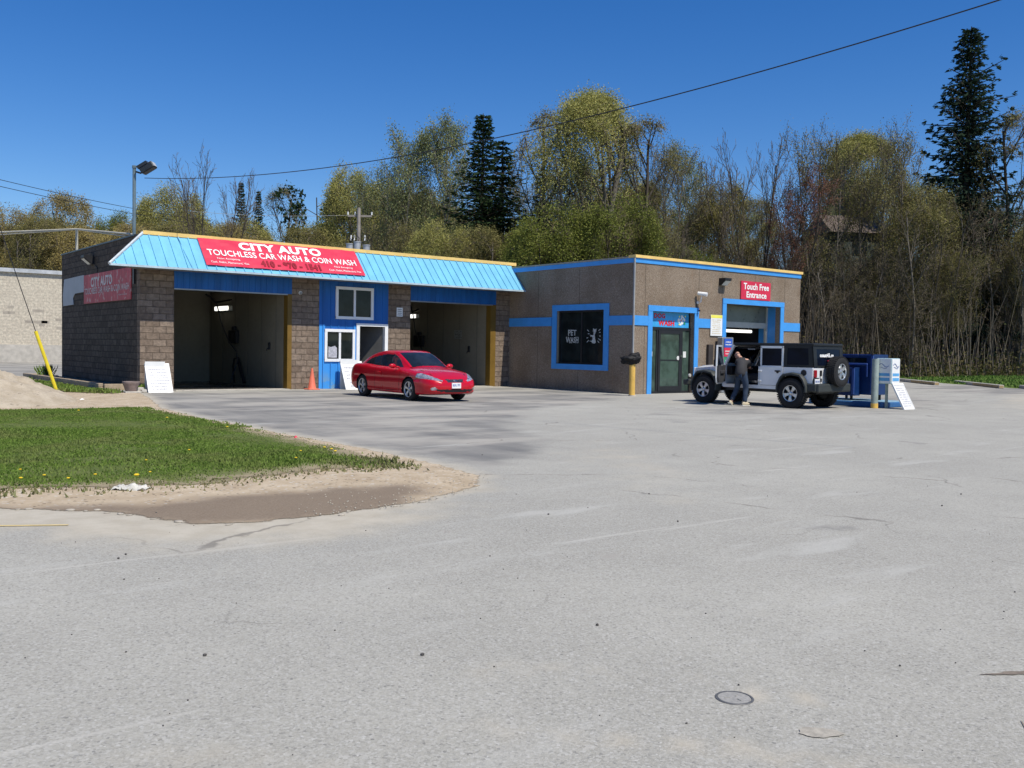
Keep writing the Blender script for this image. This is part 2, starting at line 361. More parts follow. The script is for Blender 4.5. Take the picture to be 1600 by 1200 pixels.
def vn(x, y, s=1.0, seed=0.):
    """cheap smooth value noise on arrays, about -1..1"""
    r = np.zeros_like(x)
    for k, (fx, fy, a) in enumerate(((1, .7, 1), (-.6, 1.3, .8), (1.9, 1.1, .5), (-2.3, 1.7, .4), (3.7, -2.9, .25), (5.1, 4.3, .2))):
        r += a * np.sin(s * (fx * x + fy * y) + seed * 1.7 + k * 2.1 + 1.3 * np.sin(s * .5 * (fy * x - fx * y) + k))
    return r / 2.2
DIRT = [(-6, 9.2), (-6, 26), (1, 30), (4.5, 32), (6.3, 32.4), (7.1, 31), (8.2, 30.1), (8.9, 29.3), (8.2, 26), (7.3, 22.5), (7.0, 19), (6.95, 14.5), (6.95, 12), (6.85, 10.4), (6.65, 9.0), (6.08, 8.30), (4.92, 7.78), (3.95, 7.6), (3.2, 7.62), (2.86, 7.76), (2.62, 8.3), (2.4, 8.8), (1.66, 9.45), (0, 9.9)]
LAWN = [(-6, 12.5), (-6, 24), (3.9, 22.75), (5.9, 22.5), (6.95, 22.6), (6.92, 17.6), (6.82, 13.8), (6.66, 12.0), (6.35, 10.2), (4.84, 10.15), (3.56, 9.75), (1.9, 10.4), (0, 11.2)]
PATCH = [(5.2, 31.6), (6.6, 30.9), (7.3, 29.6), (7.9, 28.6), (8.6, 29.6), (8.5, 31.6), (8.3, 41.5), (7.0, 42), (5.9, 38)]
KN = Vector((.833, -.553, 0)); KP = Vector((47.2, 21.2, 0))
def depth(X, Y): return .6187 * X + .7848 * Y
def lat(X, Y): return .7856 * X - .6186 * Y
def kerbside(X, Y):
    return np.maximum((X - 47.9) * .833 - (Y - 21.2) * .553, depth(X, Y) - 58.5 + .15 * np.maximum(0, 8 - lat(X, Y)))
def hill(X, Y):
    d = depth(X, Y); l = lat(X, Y); lf = np.clip((l + 12) / 25, 0, 1) * .75 + .25
    s = np.clip((d - 62) / 60, 0, 1); return 11 * lf * s * s * (3 - 2 * s)
def leftback(X, Y): return np.clip((lat(X, Y) + 19) / 6, 0, 1)   # far left stays paved around the pale building
def gz(X, Y):
    k = kerbside(X, Y); near = -.12 + np.clip((k + .15) / .35, 0, 1) * .18 + np.clip(k / 13, 0, 1) * .42 * np.clip(lat(X, Y) / 12, 0, 1)
    k2 = depth(X, Y) - 78; left = -.12 + np.clip(k2 / 3, 0, 1) * .2
    f = leftback(X, Y); return near * f + left * (1 - f) + hill(X, Y) * np.where(f > .5, 1, np.clip((depth(X, Y) - 80) / 20, 0, 1)) + .04 * vn(X, Y, .6) * (k > .6)
def groundmat():
    t = NT('forest_floor_and_verge'); g = t.attr('grassy'); n = t.noise(.9, 6); n2 = t.noise(9, 5); n3 = t.noise(.25, 3)
    gr = t.mix(t.ramp(n2, .3, .7), (.055, .10, .018), (.12, .18, .035)); gr = t.mix(t.ramp(n, .5, .75, 0, .6), gr, (.16, .17, .05))
    br = t.mix(t.ramp(n2, .3, .7), (.07, .052, .035), (.15, .115, .08)); br = t.mix(t.ramp(n3, .4, .65, 0, .6), br, (.07, .085, .025))
    m = t.ramp(t.math('ADD', g, t.math('MULTIPLY', t.math('SUBTRACT', n2, .5), .5)), .4, .6); t.bump(n2, .5, .05); return t.fin(t.mix(m, br, gr), .95, 0, .1)
xs = np.concatenate([np.linspace(-1600, -150, 12), np.linspace(-140, 20, 41), np.arange(21, 75, .7), np.linspace(76, 170, 60), np.linspace(180, 1600, 14)])
ys = np.concatenate([np.linspace(-1600, -60, 10), np.linspace(-50, 8, 20), np.arange(9, 66, .7), np.linspace(67, 190, 75), np.linspace(200, 1600, 14)])
ground = gridmesh('ground', xs, ys, gz, [groundmat()], {'grassy': lambda X, Y: np.clip(1.1 - np.clip((depth(X, Y) - 61.5) / 3, 0, 2), 0, 1)}); struct(ground)
# ---- asphalt
def asphalt():
    t = NT('worn_asphalt'); dust = t.attr('dust'); old = t.attr('old'); co = t.tc.outputs['Object']
    fine = t.noise(110, 3, .75); v = t.vor(90, out='Color'); sp = t.n('SeparateColor'); t.l(v, sp.inputs[0])
    mid = t.noise(1.1, 6, .6); big = t.noise(.22, 5, .6)
    c = t.mix(t.ramp(big, .3, .7), (.318, .306, .262), (.408, .393, .336))
    c = t.mix(t.ramp(mid, .35, .7, 0, .6), c, (.285, .274, .234))
    c = t.mix(t.ramp(sp.outputs[0], .0, 1, 0, .46), c, t.mix(t.ramp(sp.outputs[1], .3, .7), (.17, .168, .155), (.50, .49, .455)))
    c = t.mix(t.ramp(fine, .35, .7, 0, .5), c, (.46, .44, .40)); c = t.mix(t.ramp(sp.outputs[2], .93, .985, 0, .3), c, (.60, .59, .56)); c = t.mix(t.ramp(sp.outputs[2], .05, .0, 0, .5), c, (.12, .12, .12))
    # older dark asphalt at the bays with pale wheel tracks
    mp = t.map((1.1, .28, 1), rot=(0, 0, R(18))); st = t.noise(1.0, 6, .62, co=mp); mp2 = t.map((.35, .9, 1), rot=(0, 0, R(20))); st2 = t.noise(.8, 5, .6, co=mp2)
    dk = t.mix(t.ramp(st, .25, .75), (.135, .134, .130), (.29, .278, .25)); dk = t.mix(t.ramp(st2, .40, .66, 0, .8), dk, (.44, .41, .355)); dk = t.mix(t.ramp(fine, .35, .7, 0, .3), dk, (.30, .29, .27))
    c = t.mix(t.ramp(t.math('ADD', old, t.math('MULTIPLY', t.math('SUBTRACT', mid, .5), .7)), .3, .75), c, dk)
    # pale drag marks
    mp3 = t.map((.5, 2.2, 1), rot=(0, 0, R(-50))); s3 = t.noise(.9, 6, .6, co=mp3); c = t.mix(t.ramp(s3, .56, .72, 0, .6), c, (.47, .46, .42))
    mp4 = t.map((.16, 3.5, 1), rot=(0, 0, R(-52))); s4 = t.noise(1.3, 3, .5, co=mp4); c = t.mix(t.ramp(s4, .68, .73, 0, .45), c, (.52, .50, .45))
    # tan dust
    n5 = t.noise(1.6, 7, .62); m = t.ramp(t.math('ADD', dust, t.math('MULTIPLY', t.math('SUBTRACT', n5, .5), 1.1)), .25, .95)
    sand = t.mix(t.ramp(t.noise(4, 6), .3, .7), (.44, .395, .31), (.53, .485, .395)); sand = t.mix(t.ramp(fine, .35, .7, 0, .3), sand, (.42, .35, .26))
    c = t.mix(t.math('MULTIPLY', m, .85), c, sand)
    ck = t.n('TexVoronoi', feature='DISTANCE_TO_EDGE'); dv = t.n('VectorMath', operation='MULTIPLY_ADD'); dn = t.n('TexNoise'); dn.inputs['Scale'].default_value = 2.2; dn.inputs['Detail'].default_value = 6; t.l(co, dn.inputs['Vector']); t.l(dn.outputs['Color'], dv.inputs[0]); dv.inputs[1].default_value = (.55, .55, 0); t.l(co, dv.inputs[2]); t.l(dv.outputs[0], ck.inputs['Vector']); ck.inputs['Scale'].default_value = .33
    cm_ = t.math('MULTIPLY', t.ramp(ck.outputs['Distance'], .006, .0015), t.ramp(t.noise(.45, 3), .50, .60)); c = t.mix(t.math('MULTIPLY', cm_, .6), c, (.13, .12, .105))
    # damp stain spots
    s6 = t.noise(.75, 2, .5); c = t.mix(t.ramp(s6, .72, .76, 0, .35), c, (.16, .16, .16))
    h = t.math('ADD', t.math('MULTIPLY', sp.outputs[0], .6), fine); t.bump(h, .55, .006)
    return t.fin(c, .9, 0, .25)
def gauss(X, Y, x, y, sx, sy, a=0):
    c, s = cos(R(a)), sin(R(a)); u = (X - x) * c + (Y - y) * s; v = -(X - x) * s + (Y - y) * c; return np.exp(-(u / sx) ** 2 - (v / sy) ** 2)
def dustf(X, Y):
    d = -sdf(DIRT, X, Y); f = np.clip(1.15 - d / .5, 0, 1.2) * (d < 3) * (Y < 32) * .7
    f = np.maximum(f, 1.0 * np.clip(1.2 - np.abs(d - .1) / 1.25, 0, 1) * (Y < 9.8) * np.clip((6.5 - X) / 2.5, 0, 1))
    f = np.maximum(f, .95 * gauss(X, Y, 3.5, 2.45, .30, .10, -50)); f = np.maximum(f, .7 * gauss(X, Y, 2.9, 2.2, 1.6, .12, -50))
    f = np.maximum(f, .8 * gauss(X, Y, 5.6, 1.95, .35, .1, 30)); f = np.maximum(f, .75 * gauss(X, Y, 4.6, 1.7, .6, .12, 35))
    f = np.maximum(f, .45 * gauss(X, Y, 2.9, 3.3, 1.3, .16, -42)); f = np.maximum(f, .45 * gauss(X, Y, 1.2, 3.4, .9, .25, -50)); f = np.maximum(f, .5 * gauss(X, Y, .9, 2.8, .9, .3, -45))
    f = np.maximum(f, .62 * gauss(X, Y, 36, 15.5, 12, 1.3, 22)); f = np.maximum(f, .5 * gauss(X, Y, 18, 27.6, 7, 1.0, 0)); f = np.maximum(f, .45 * gauss(X, Y, 9, 9, 5, 1.1, 55))
    return f
OLDP = [(7, 9.2), (6.8, 14), (6.9, 22), (8.5, 29.6), (23.5, 29.6), (23.6, 23.2), (20, 20.5), (15.5, 18.5), (12, 15), (9.6, 11)]
STAINS = ((4.86, 5.0, .2, .09, .8), (3.71, 4.04, .16, .08, .6), (7.27, 4.71, .5, .2, .6), (7.5, 18.7, .35, .5, 1.2))
def oldf(X, Y):
    f = 1.15 * np.clip(.35 + sdf(OLDP, X, Y) / 2.2, 0, 1); f = np.maximum(f, .75 * gauss(X, Y, 26, 17, 12, 4, 15)); f = np.maximum(f, .9 * gauss(X, Y, 45, 20, 9, 6, 40)); f = np.maximum(f, .7 * (Y > 40))
    for (x, y, a, b, k) in STAINS: f = np.maximum(f, k * gauss(X, Y, x, y, a, b, -38))
    return f
xs = np.concatenate([np.linspace(-260, -8, 22), np.arange(-7, 12, .16), np.arange(12.2, 40, .5), np.linspace(41, 110, 50)])
ys = np.concatenate([np.linspace(-220, -1, 22), np.arange(-.8, 12, .16), np.arange(12.2, 34, .35), np.linspace(35, 130, 60)])
lot = gridmesh('parking_lot', xs, ys, lambda X, Y: 0 * X, [asphalt()], {'dust': dustf, 'old': oldf}, keep=lambda X, Y: np.where(leftback(X, Y) > .5, kerbside(X, Y) < .0, depth(X, Y) < 79)); struct(lot)
# ---- dirt verge sheet
def dirtmat():
    t = NT('packed_sandy_dirt'); sdn = t.attr('sd'); wet = t.attr('wet'); n = t.noise(2.2, 7, .62); f = t.noise(60, 4, .7); v = t.vor(38, out='Color'); sp = t.n('SeparateColor'); t.l(v, sp.inputs[0])
    c = t.mix(t.ramp(n, .3, .7), (.40, .315, .215), (.55, .455, .33)); c = t.mix(t.ramp(f, .35, .7, 0, .35), c, (.31, .24, .165)); c = t.mix(t.ramp(sp.outputs[0], .93, .98, 0, .8), c, (.55, .52, .46)); c = t.mix(t.ramp(sp.outputs[1], .95, .99, 0, .8), c, (.10, .08, .06))
    c = t.mix(t.ramp(t.math('ADD', wet, t.math('MULTIPLY', t.math('SUBTRACT', n, .5), .5)), .22, .72, 0, .95), c, t.mix(t.ramp(f, .3, .7), (.175, .135, .10), (.245, .195, .145)))
    e = t.math('ADD', sdn, t.math('MULTIPLY', t.math('SUBTRACT', t.noise(3.5, 8, .7), .5), .34)); a = t.ramp(e, -.01, .035)
    t.bump(t.math('ADD', n, t.math('MULTIPLY', f, .4)), .5, .03); t.set(t.b, 'Alpha', a); return t.fin(c, .95, 0, .1)
WET = [(1.2, 9.5), (2.3, 8.6), (2.7, 7.4), (4.9, 7.45), (5.5, 8.2), (5.5, 8.75), (4.6, 8.95), (3.6, 8.85), (2.3, 9.35), (.2, 10.3), (-3, 11), (-3, 10.4)]
def stepper(poly, step, pad=.4):
    P = np.array(poly); return np.arange(P[:, 0].min() - pad, P[:, 0].max() + pad, step), np.arange(P[:, 1].min() - pad, P[:, 1].max() + pad, step)
xs, ys = stepper(DIRT, .12)
verge = gridmesh('dirt_verge', xs, ys, lambda X, Y: .004 + .018 * np.clip(sdf(DIRT, X, Y), 0, 1) * (1 + .5 * vn(X, Y, 2.2)), [dirtmat()],
    {'sd': lambda X, Y: sdf(DIRT, X, Y), 'wet': lambda X, Y: np.clip(.42 + sdf(WET, X, Y) / 1.1 + .16 * vn(X, Y, 2.2, 3) + .06 * vn(X, Y, 8), 0, 1)}, keep=lambda X, Y: sdf(DIRT, X, Y) > -.3); struct(verge)
def lawnmat():
    t = NT('turf_soil'); sdn = t.attr('sd'); n = t.noise(3, 7, .62); f = t.noise(40, 4, .7)
    c = t.mix(t.ramp(n, .35, .65), (.075, .115, .024), (.115, .150, .040)); c = t.mix(t.ramp(f, .45, .75, 0, .8), c, (.21, .18, .10)); c = t.mix(t.ramp(t.math('ADD', sdn, t.math('MULTIPLY', t.math('SUBTRACT', n, .5), 1.2)), .75, .1), c, (.33, .275, .18))
    e = t.math('ADD', sdn, t.math('MULTIPLY', t.math('SUBTRACT', t.noise(3.2, 8, .7), .5), .9)); t.set(t.b, 'Alpha', t.ramp(e, 0.02, .22)); t.bump(f, .6, .03); return t.fin(c, .95, 0, .1)
lm = lawnmat()
def dirtz(X, Y): return .004 + .018 * np.clip(sdf(DIRT, X, Y), 0, 1) * (1 + .5 * vn(X, Y, 2.2))
def lawnz(X, Y): s_ = np.clip(sdf(LAWN, X, Y) / 1.4, 0, 1); return dirtz(X, Y) + .006 + .05 * s_ * s_ * (3 - 2 * s_) * (1 + .35 * vn(X, Y, 1.1))
xs, ys = stepper(LAWN, .15)
lawn = gridmesh('lawn', xs, ys, lawnz, [lm], {'sd': lambda X, Y: sdf(LAWN, X, Y)}, keep=lambda X, Y: sdf(LAWN, X, Y) > -.35); struct(lawn)
xs, ys = stepper(PATCH, .2)
lawn2 = gridmesh('lawn', xs, ys, lambda X, Y: .04 + 0 * X, [lm], {'sd': lambda X, Y: sdf(PATCH, X, Y)}, keep=lambda X, Y: sdf(PATCH, X, Y) > -.35); struct(lawn2)
# ---- grass blades
def grassmat(name, a, b, c_):
    t = NT(name); g = t.n('NewGeometry'); rnd = g.outputs['Random Per Island']; n = t.noise(.9, 5, .6); n2 = t.noise(5, 4, .6)
    c = t.mix(rnd, a, b); c = t.mix(t.ramp(n, .42, .68, 0, .8), c, c_); c = t.mix(t.ramp(n2, .5, .72, 0, .35), c, (.04, .07, .015)); return t.fin(c, .75, 0, .15)
def blades(name, poly, n, zf, mat, hmin, hmax, soft=.5, wid=.012, seedn=1, fat=1.):
    r = np.random.default_rng(seedn); P = np.array(poly); X = r.uniform(max(-3.5, P[:, 0].min() - .3), P[:, 0].max() + .3, n); Y = r.uniform(P[:, 1].min() - .3, P[:, 1].max() + .3, n); s = sdf(poly, X, Y) + .35 * vn(X, Y, 2.1, 3) * .6 + .12 * vn(X, Y, 7, 2)
    keep = (s + .20 * r.standard_normal(n) > .05) & (r.random(n) < np.clip(.12 + s / soft, 0, 1)) & (r.random(n) < np.clip(.75 + .6 * vn(X, Y, 1.3, 5) + .3 * vn(X, Y, 4.5, 1), .12, 1)); X = X[keep]; Y = Y[keep]; m = len(X)
    Z = zf(X, Y) - .01; h = r.uniform(hmin, hmax, m) * np.clip(.7 + .3 * vn(X, Y, .8, 2), .4, 1.3); a = r.uniform(0, 2 * pi, m); l = r.uniform(0, .9, m) * h; b = r.uniform(0, 2 * pi, m); W = wid * (1 + Y / 12 * fat)
    V = np.empty((m, 3, 3)); V[:, 0] = np.stack([X - W * np.cos(a), Y - W * np.sin(a), Z], 1); V[:, 1] = np.stack([X + W * np.cos(a), Y + W * np.sin(a), Z], 1); V[:, 2] = np.stack([X + l * np.cos(b), Y + l * np.sin(b), Z + h], 1)
    o = bpy.data.objects.new(name, arr_mesh(name, V.reshape(-1, 3), np.arange(3 * m).reshape(-1, 3), [mat])); COL.objects.link(o); return o
gm = grassmat('grass_blades', (.075, .140, .018), (.175, .25, .048), (.17, .19, .06))
g1 = blades('grass', LAWN, 560000, lawnz, gm, .016, .050, soft=.7, wid=.0075); tag(g1, 'mown green grass with worn sandy edges left of the driveway', 'grass', kind='stuff')
g2 = blades('grass', PATCH, 30000, lambda X, Y: .04 + 0 * X, gm, .05, .14, seedn=4); tag(g2, 'shaded strip of grass between the sand pile and the planter bed', 'grass', kind='stuff')
# dry weeds at the near edge
gd = grassmat('dry_weeds', (.16, .15, .06), (.26, .24, .13), (.10, .13, .04))
g3 = blades('weeds', [(-3, 10.4), (1.2, 9.9), (3.4, 9.3), (4.9, 9.7), (6.5, 9.9), (6.95, 11.5), (6.6, 11.6), (4.8, 10.6), (3.4, 10.2), (1, 11.2), (-3, 12)], 26000, lambda X, Y: .03 + 0 * X, gd, .02, .07, soft=.6, seedn=9, wid=.009); tag(g3, 'dry straw coloured weeds along the sandy rim of the lawn', 'weeds', kind='stuff')
# far verge grass
n = 60000; r = np.random.default_rng(5); dd = r.uniform(42, 65, n); ll = r.uniform(9, 48, n); X = .6187 * dd + .7856 * ll; Y = .7848 * dd - .6186 * ll; k = kerbside(X, Y) > .15; X = X[k]; Y = Y[k]; m = len(X)
Z = gz(X, Y) - .02; a = r.uniform(0, pi, m); h = r.uniform(.04, .14, m); W = .05; V = np.empty((m, 3, 3)); V[:, 0] = np.stack([X - W * np.cos(a), Y - W * np.sin(a), Z], 1); V[:, 1] = np.stack([X + W * np.cos(a), Y + W * np.sin(a), Z], 1); V[:, 2] = np.stack([X + r.uniform(-.05, .05, m), Y + r.uniform(-.05, .05, m), Z + h], 1)
g4 = bpy.data.objects.new('grass', arr_mesh('grass', V.reshape(-1, 3), np.arange(3 * m).reshape(-1, 3), [grassmat('verge_grass', (.07, .15, .02), (.14, .23, .045), (.17, .20, .06))])); COL.objects.link(g4); tag(g4, 'bright strip of grass between the kerb stones and the wood', 'grass', kind='stuff')
# dandelions
def dandelion():
    t = thing('dandelion', 'small yellow dandelion in the grass', 'flower', (0, 0, 0), 0, 'dandelions dotted along the edge of the lawn')
    mb = MB(); mb.cyl((0, 0, 0), (.005, 0, .07), .003, n=4); mb.build('stem', gm, t, world=False)
    mb = MB(); mb.lathe([(0, .066), (.018, .070), (.024, .078), (.014, .086), (0, .088)], 9); mb.build('flower_head', mt['dandelion'], t, world=False); return t
dsp = [(3.02, 10.04, 1.6), (2.45, 10.4, 1), (2.75, 10.55, 1), (2.05, 10.6, 1.1), (2.3, 10.75, 1), (1.5, 10.75, 1), (1.75, 10.45, 1.2), (1.2, 11.0, 1), (5.9, 11.2, 1.3), (6.0, 11.5, 1.2), (5.6, 11.6, 1), (6.05, 11.8, 1.1), (3.3, 10.5, .9), (6.1, 15.4, 1.3), (4.4, 12.4, 1), (5.2, 10.9, 1), (2.2, 11.4, .9), (3.6, 11.6, .9), (5.9, 17.8, 1.3), (5.0, 20.4, 1.3)]
dp = dandelion()
for i, (x, y, s) in enumerate(dsp):
    o = dp if i == 0 else copy_tree(dp); o.location = (x, y, .055); o.scale = (s * .75, s * .75, s * .75); o.rotation_euler = (0, 0, i * 1.3)
dp['label'] = 'orange yellow dandelion standing tall just behind the discarded white cloth'; del dp['group']
# pebbles on the asphalt
mb = MB()
for i in range(130):
    d_ = random.uniform(3.2, 14); l_ = random.uniform(-.58, .58) * d_; x = .6187 * d_ + .7856 * l_; y = .7848 * d_ - .6186 * l_; s = random.choice((.003, .003, .004, .005, .006, .010))
    mb.ball((x, y, s * .6), (s * random.uniform(.8, 1.4), s, s * .8), 5, 3)
o = mb.build('gravel', M('dark_pebbles', (.075, .07, .065), .9, .4, 20)); tag(o, 'scattered tiny dark stones lying on the open asphalt', 'gravel', kind='stuff')
mb = MB()
for i in range(420):
    x = random.uniform(3.8, 7); y = 7.6 + random.random() ** 2 * 2.4; s = random.uniform(.004, .010)
    if sdf(DIRT, np.array([x]), np.array([y]))[0] > -.12 and sdf(LAWN, np.array([x]), np.array([y]))[0] < 0: mb.ball((x, y, .012 + s * .5), (s * random.uniform(.8, 1.4), s, s * .7), 5, 3)
o = mb.build('gravel', M('pale_pebbles', (.42, .38, .31), .9, .3, 20)); tag(o, 'pale loose stones on the bare dirt corner', 'gravel', kind='stuff')
# asphalt lip by the dirt corner
mb = MB(); pl = [(1.2, 9.68), (1.66, 9.44), (2.1, 9.1), (2.4, 8.78), (2.62, 8.28), (2.84, 7.78), (3.2, 7.6), (3.95, 7.56), (4.92, 7.74), (5.5, 8.0), (6.05, 8.28)]
for i in range(len(pl) - 1):
    for k in range(5):
        if random.random() < .62: continue
        t_ = (k + random.random() * .6) / 6; x = pl[i][0] + (pl[i + 1][0] - pl[i][0]) * t_; y = pl[i][1] + (pl[i + 1][1] - pl[i][1]) * t_; s = random.uniform(.010, .035); mb.ball((x + random.uniform(-.05, .05), y + random.uniform(-.05, .05), .004), (s * random.uniform(.8, 2.2), s * random.uniform(.6, 1.6), s * .3), 6, 4)
o = mb.build('rubble', M('crumbled_asphalt_edge', (.38, .34, .28), .9, .25, 15), smooth=True); tag(o, 'crumbled pale asphalt edge where the paving meets the dirt', 'rubble', kind='stuff')
# valve cover
t = thing('valve_cover', 'small round iron valve cover set in the foreground asphalt', 'manhole cover', (3.31, 2.60, 0))
mb = MB(); mb.lathe([(.072, .001), (.073, .0035), (.081, .0035), (.084, .001)], 40, Matrix.Translation((3.31, 2.60, 0))); mb.build('rim', mt['iron'], t)
mb = MB(); mb.cyl((3.31, 2.60, -.004), (3.31, 2.60, .0025), .0700, n=40)
for k in range(3): a = k * 2.1 + .4; mb.box(-.012, .012, -.003, .003, .0024, .005, Matrix.Translation((3.31 + .03 * cos(a), 2.60 + .03 * sin(a), 0)) @ Matrix.Rotation(a, 4, 'Z'))
mb.build('lid', M('worn_iron_lid', (.36, .345, .31), .6, .2, 60, metal=.2), t)
# cracked patches at the right edge
def blot(name, label, pts, z, mat, kind='structure'):
    mb = MB(); mb.add([(x, y, z) for x, y in pts], [tuple(range(len(pts)))]); o = mb.build(name, mat); o['kind'] = kind; return o
def ring(cx, cy, a, b, ang, n=40, j=.16, seed=1):
    rr = random.Random(seed); ph = [rr.uniform(0, 6.28) for _ in range(4)]; out = []
    for i in range(n):
        t_ = 2 * pi * i / n; q = 1 + j * (sin(3 * t_ + ph[0]) * .5 + sin(5 * t_ + ph[1]) * .3 + sin(9 * t_ + ph[2]) * .25 + sin(14 * t_ + ph[3]) * .15); u = a * q * cos(t_); v = b * q * sin(t_)
        out.append((cx + u * cos(ang) - v * sin(ang), cy + u * sin(ang) + v * cos(ang)))
    return out
pm = M('sandy_patch', (.37, .34, .285), .95, .2, 30, bump=.4, bscale=80)
blot('asphalt_patch', '', ring(3.28, 2.155, .085, .05, R(-40), seed=3), .004, pm)
blot('asphalt_patch', '', ring(4.66, 2.02, .13, .022, R(-30), seed=5, j=.5), .004, M('brown_crack', (.20, .165, .13), .95, .2, 30))
blot('asphalt_patch', '', ring(3.93, 1.62, .15, .016, R(35), seed=6, j=.6), .004, M('brown_crack_b', (.26, .22, .17), .95, .2, 30))
# faded yellow line at far left
mb = MB(); mb.add([(1.0, 8.82, .0045), (1.95, 8.30, .0045), (1.97, 8.34, .0045), (1.02, 8.88, .0045)], [(0, 1, 2, 3)]); o = mb.build('road_marking', M('faded_yellow_line', (.60, .47, .22), .8, .15, 12)); struct(o)
# discarded cloth
bm = bmesh.new(); bmesh.ops.create_grid(bm, x_segments=26, y_segments=14, size=.5)
for v in bm.verts:
    x, y = v.co.x, v.co.y; n_ = mnoise.noise(Vector((x * 5, y * 5, 3))); n2_ = mnoise.noise(Vector((x * 14, y * 12, 7))); v.co = Vector((x * .36 + .03 * n_, y * .17 + .02 * n2_, .035 + .05 * n_ + .02 * n2_ - .05 * (abs(x) * 1.6) ** 3 - .05 * (abs(y) * 1.7) ** 3))
mb = MB(); mb.bm(bm, Matrix.Translation((2.90, 9.86, .03)) @ Matrix.Rotation(R(-38), 4, 'Z')); bm.free(); o = mb.build('discarded_cloth', mt['cloth'], smooth=True, loc=(2.90, 9.86, .03)); tag(o, 'crumpled off-white cloth lying on the sandy lawn edge', 'cloth')
# small litter
for (x, y, s, l, m_) in ((6.35, 25.6, .06, 'white scrap of litter at the foot of the sand pile', 'whitedirty'), (4.75, 16.2, .045, 'tiny white scrap of paper lying in the grass', 'white'), (2.2, 13.5, .05, 'tiny turquoise scrap lying in the lawn at the left', 'paleblue'), (6.62, 13.9, .03, 'dark red scrap of litter on the driveway edge of the lawn', 'redsign')):
    mb = MB(); mb.add([(x - s, y - s, .045), (x + s, y - s * .7, .055), (x + s * .8, y + s, .07), (x - s * .7, y + s * .8, .05), (x, y, .085)], [(0, 1, 4), (1, 2, 4), (2, 3, 4), (3, 0, 4)]); o = mb.build('litter_scrap', mt[m_], loc=(x, y, .05)); tag(o, l, 'litter')
# sand pile
def heapz(X, Y):
    r1 = np.hypot((X - 3.9) / 2.6, (Y - 27.3) / 4.0); r2_ = np.hypot((X - 0.6) / 2.8, (Y - 27.0) / 3.6); h = 1.02 * np.clip(1 - r1, 0, 1) ** .85; h = np.maximum(h, 1.12 * np.clip(1 - r2_, 0, 1) ** .85)
    return h * (1 + .20 * vn(X, Y, 2.3, 4) + .10 * vn(X, Y, 6, 1) + .06 * vn(X, Y, 15, 2)) + .012 - .03 * (h <= .01)
def sandmat():
    t = NT('loose_sand'); n = t.noise(2.5, 7, .65); f = t.noise(26, 5, .7); c = t.mix(t.ramp(n, .3, .7), (.44, .365, .265), (.58, .50, .385)); c = t.mix(t.ramp(f, .5, .75, 0, .6), c, (.24, .19, .14)); c = t.mix(t.ramp(t.noise(5, 3), .64, .70, 0, .6), c, (.15, .12, .09)); t.bump(t.math('ADD', n, f), .7, .07); return t.fin(c, .95, 0, .1)
pile = gridmesh('sand_pile', np.arange(-2.5, 7.6, .11), np.arange(22.4, 31.9, .13), heapz, [sandmat()], keep=lambda X, Y: heapz(X, Y) > .005); tag(pile, 'low heap of pale dug-out sand and soil beside the yellow wire guard', 'sand pile')
# ================================================================== BUILDING A (car wash bays)
YA = 30.395; A0 = 9.235; HA = 4.86; YBK = 40.17; BX = 23.79; YB = 23.389; HB = 4.742; BX2 = 33.35
bA = thing('car_wash_building', 'long brown block car wash with two open bays and sky blue metal canopy', 'building', (A0, YA, 0))
mb = MB(); mb.box(A0, 10.281, YA, YA + .3, 0, HA - .002); mb.build('pillar', mt['block'], bA)
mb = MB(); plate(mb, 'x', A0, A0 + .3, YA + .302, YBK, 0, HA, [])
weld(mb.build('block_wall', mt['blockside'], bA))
mb = MB(); mb.box(A0 - .03, A0 + .36, YA + .5, YBK + .03, HA, HA + .05); mb.build('parapet_flashing', mt['blacksteel'], bA)
for (a, b) in ((14.301, 15.327), (18.11, 19.073), (23.083, BX - .004)):
    mb = MB(); mb.box(a, b, YA, YA + .3, 0, HA - .15); mb.build('pillar', mt['block'], bA)
# lower sunlit face tone on first pillar comes from light only
mb = MB(); mb.box(A0 + .3, BX - .004, YBK - .3, YBK, 0, HA); mb.box(A0 + .3, BX - .004, YA + .3, YBK - .3, 4.45, 4.6); mb.build('roof', mt['roofgravel'], bA)
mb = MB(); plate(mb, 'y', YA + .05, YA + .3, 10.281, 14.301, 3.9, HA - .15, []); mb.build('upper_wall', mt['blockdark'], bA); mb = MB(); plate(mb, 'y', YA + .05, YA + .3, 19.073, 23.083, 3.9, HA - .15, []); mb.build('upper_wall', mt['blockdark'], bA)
def ribbed(mb, x0, x1, z0, z1, y, holes=(), pitch=.3, rw=.05, rh=.022):
    plate(mb, 'y', y, y + .04, x0, x1, z0, z1, list(holes))
    x = x0 + pitch * .5
    while x < x1 - .03:
        segs = [(z0, z1)]
        for h in holes:
            if h[0] - .03 < x < h[1] + .03: segs = [s for a, b in segs for s in ((a, min(b, h[2] - .03)), (max(a, h[3] + .03), b)) if s[1] - s[0] > .03]
        for a, b in segs: mb.add([(x - rw / 2, y - .001, a), (x - rw / 4, y - rh, a), (x + rw / 4, y - rh, a), (x + rw / 2, y - .001, a), (x - rw / 2, y - .001, b), (x - rw / 4, y - rh, b), (x + rw / 4, y - rh, b), (x + rw / 2, y - .001, b)], [(0, 1, 5, 4), (1, 2, 6, 5), (2, 3, 7, 6), (0, 3, 2, 1), (4, 5, 6, 7)])
        x += pitch
for (a, b) in ((10.281, 14.301), (19.073, 23.083)):
    mb = MB(); ribbed(mb, a + .003, b - .003, 3.26, 3.9, YA - .005, pitch=.2, rw=.03, rh=.015); mb.build('header_panel', mt['bluedeep'], bA, recalc=False)
    mb = MB(); mb.box(a + .003, b - .16, YA - .012, YA + .2, 3.22, 3.258); mb.build('header_trim', mt['greymetal'], bA)
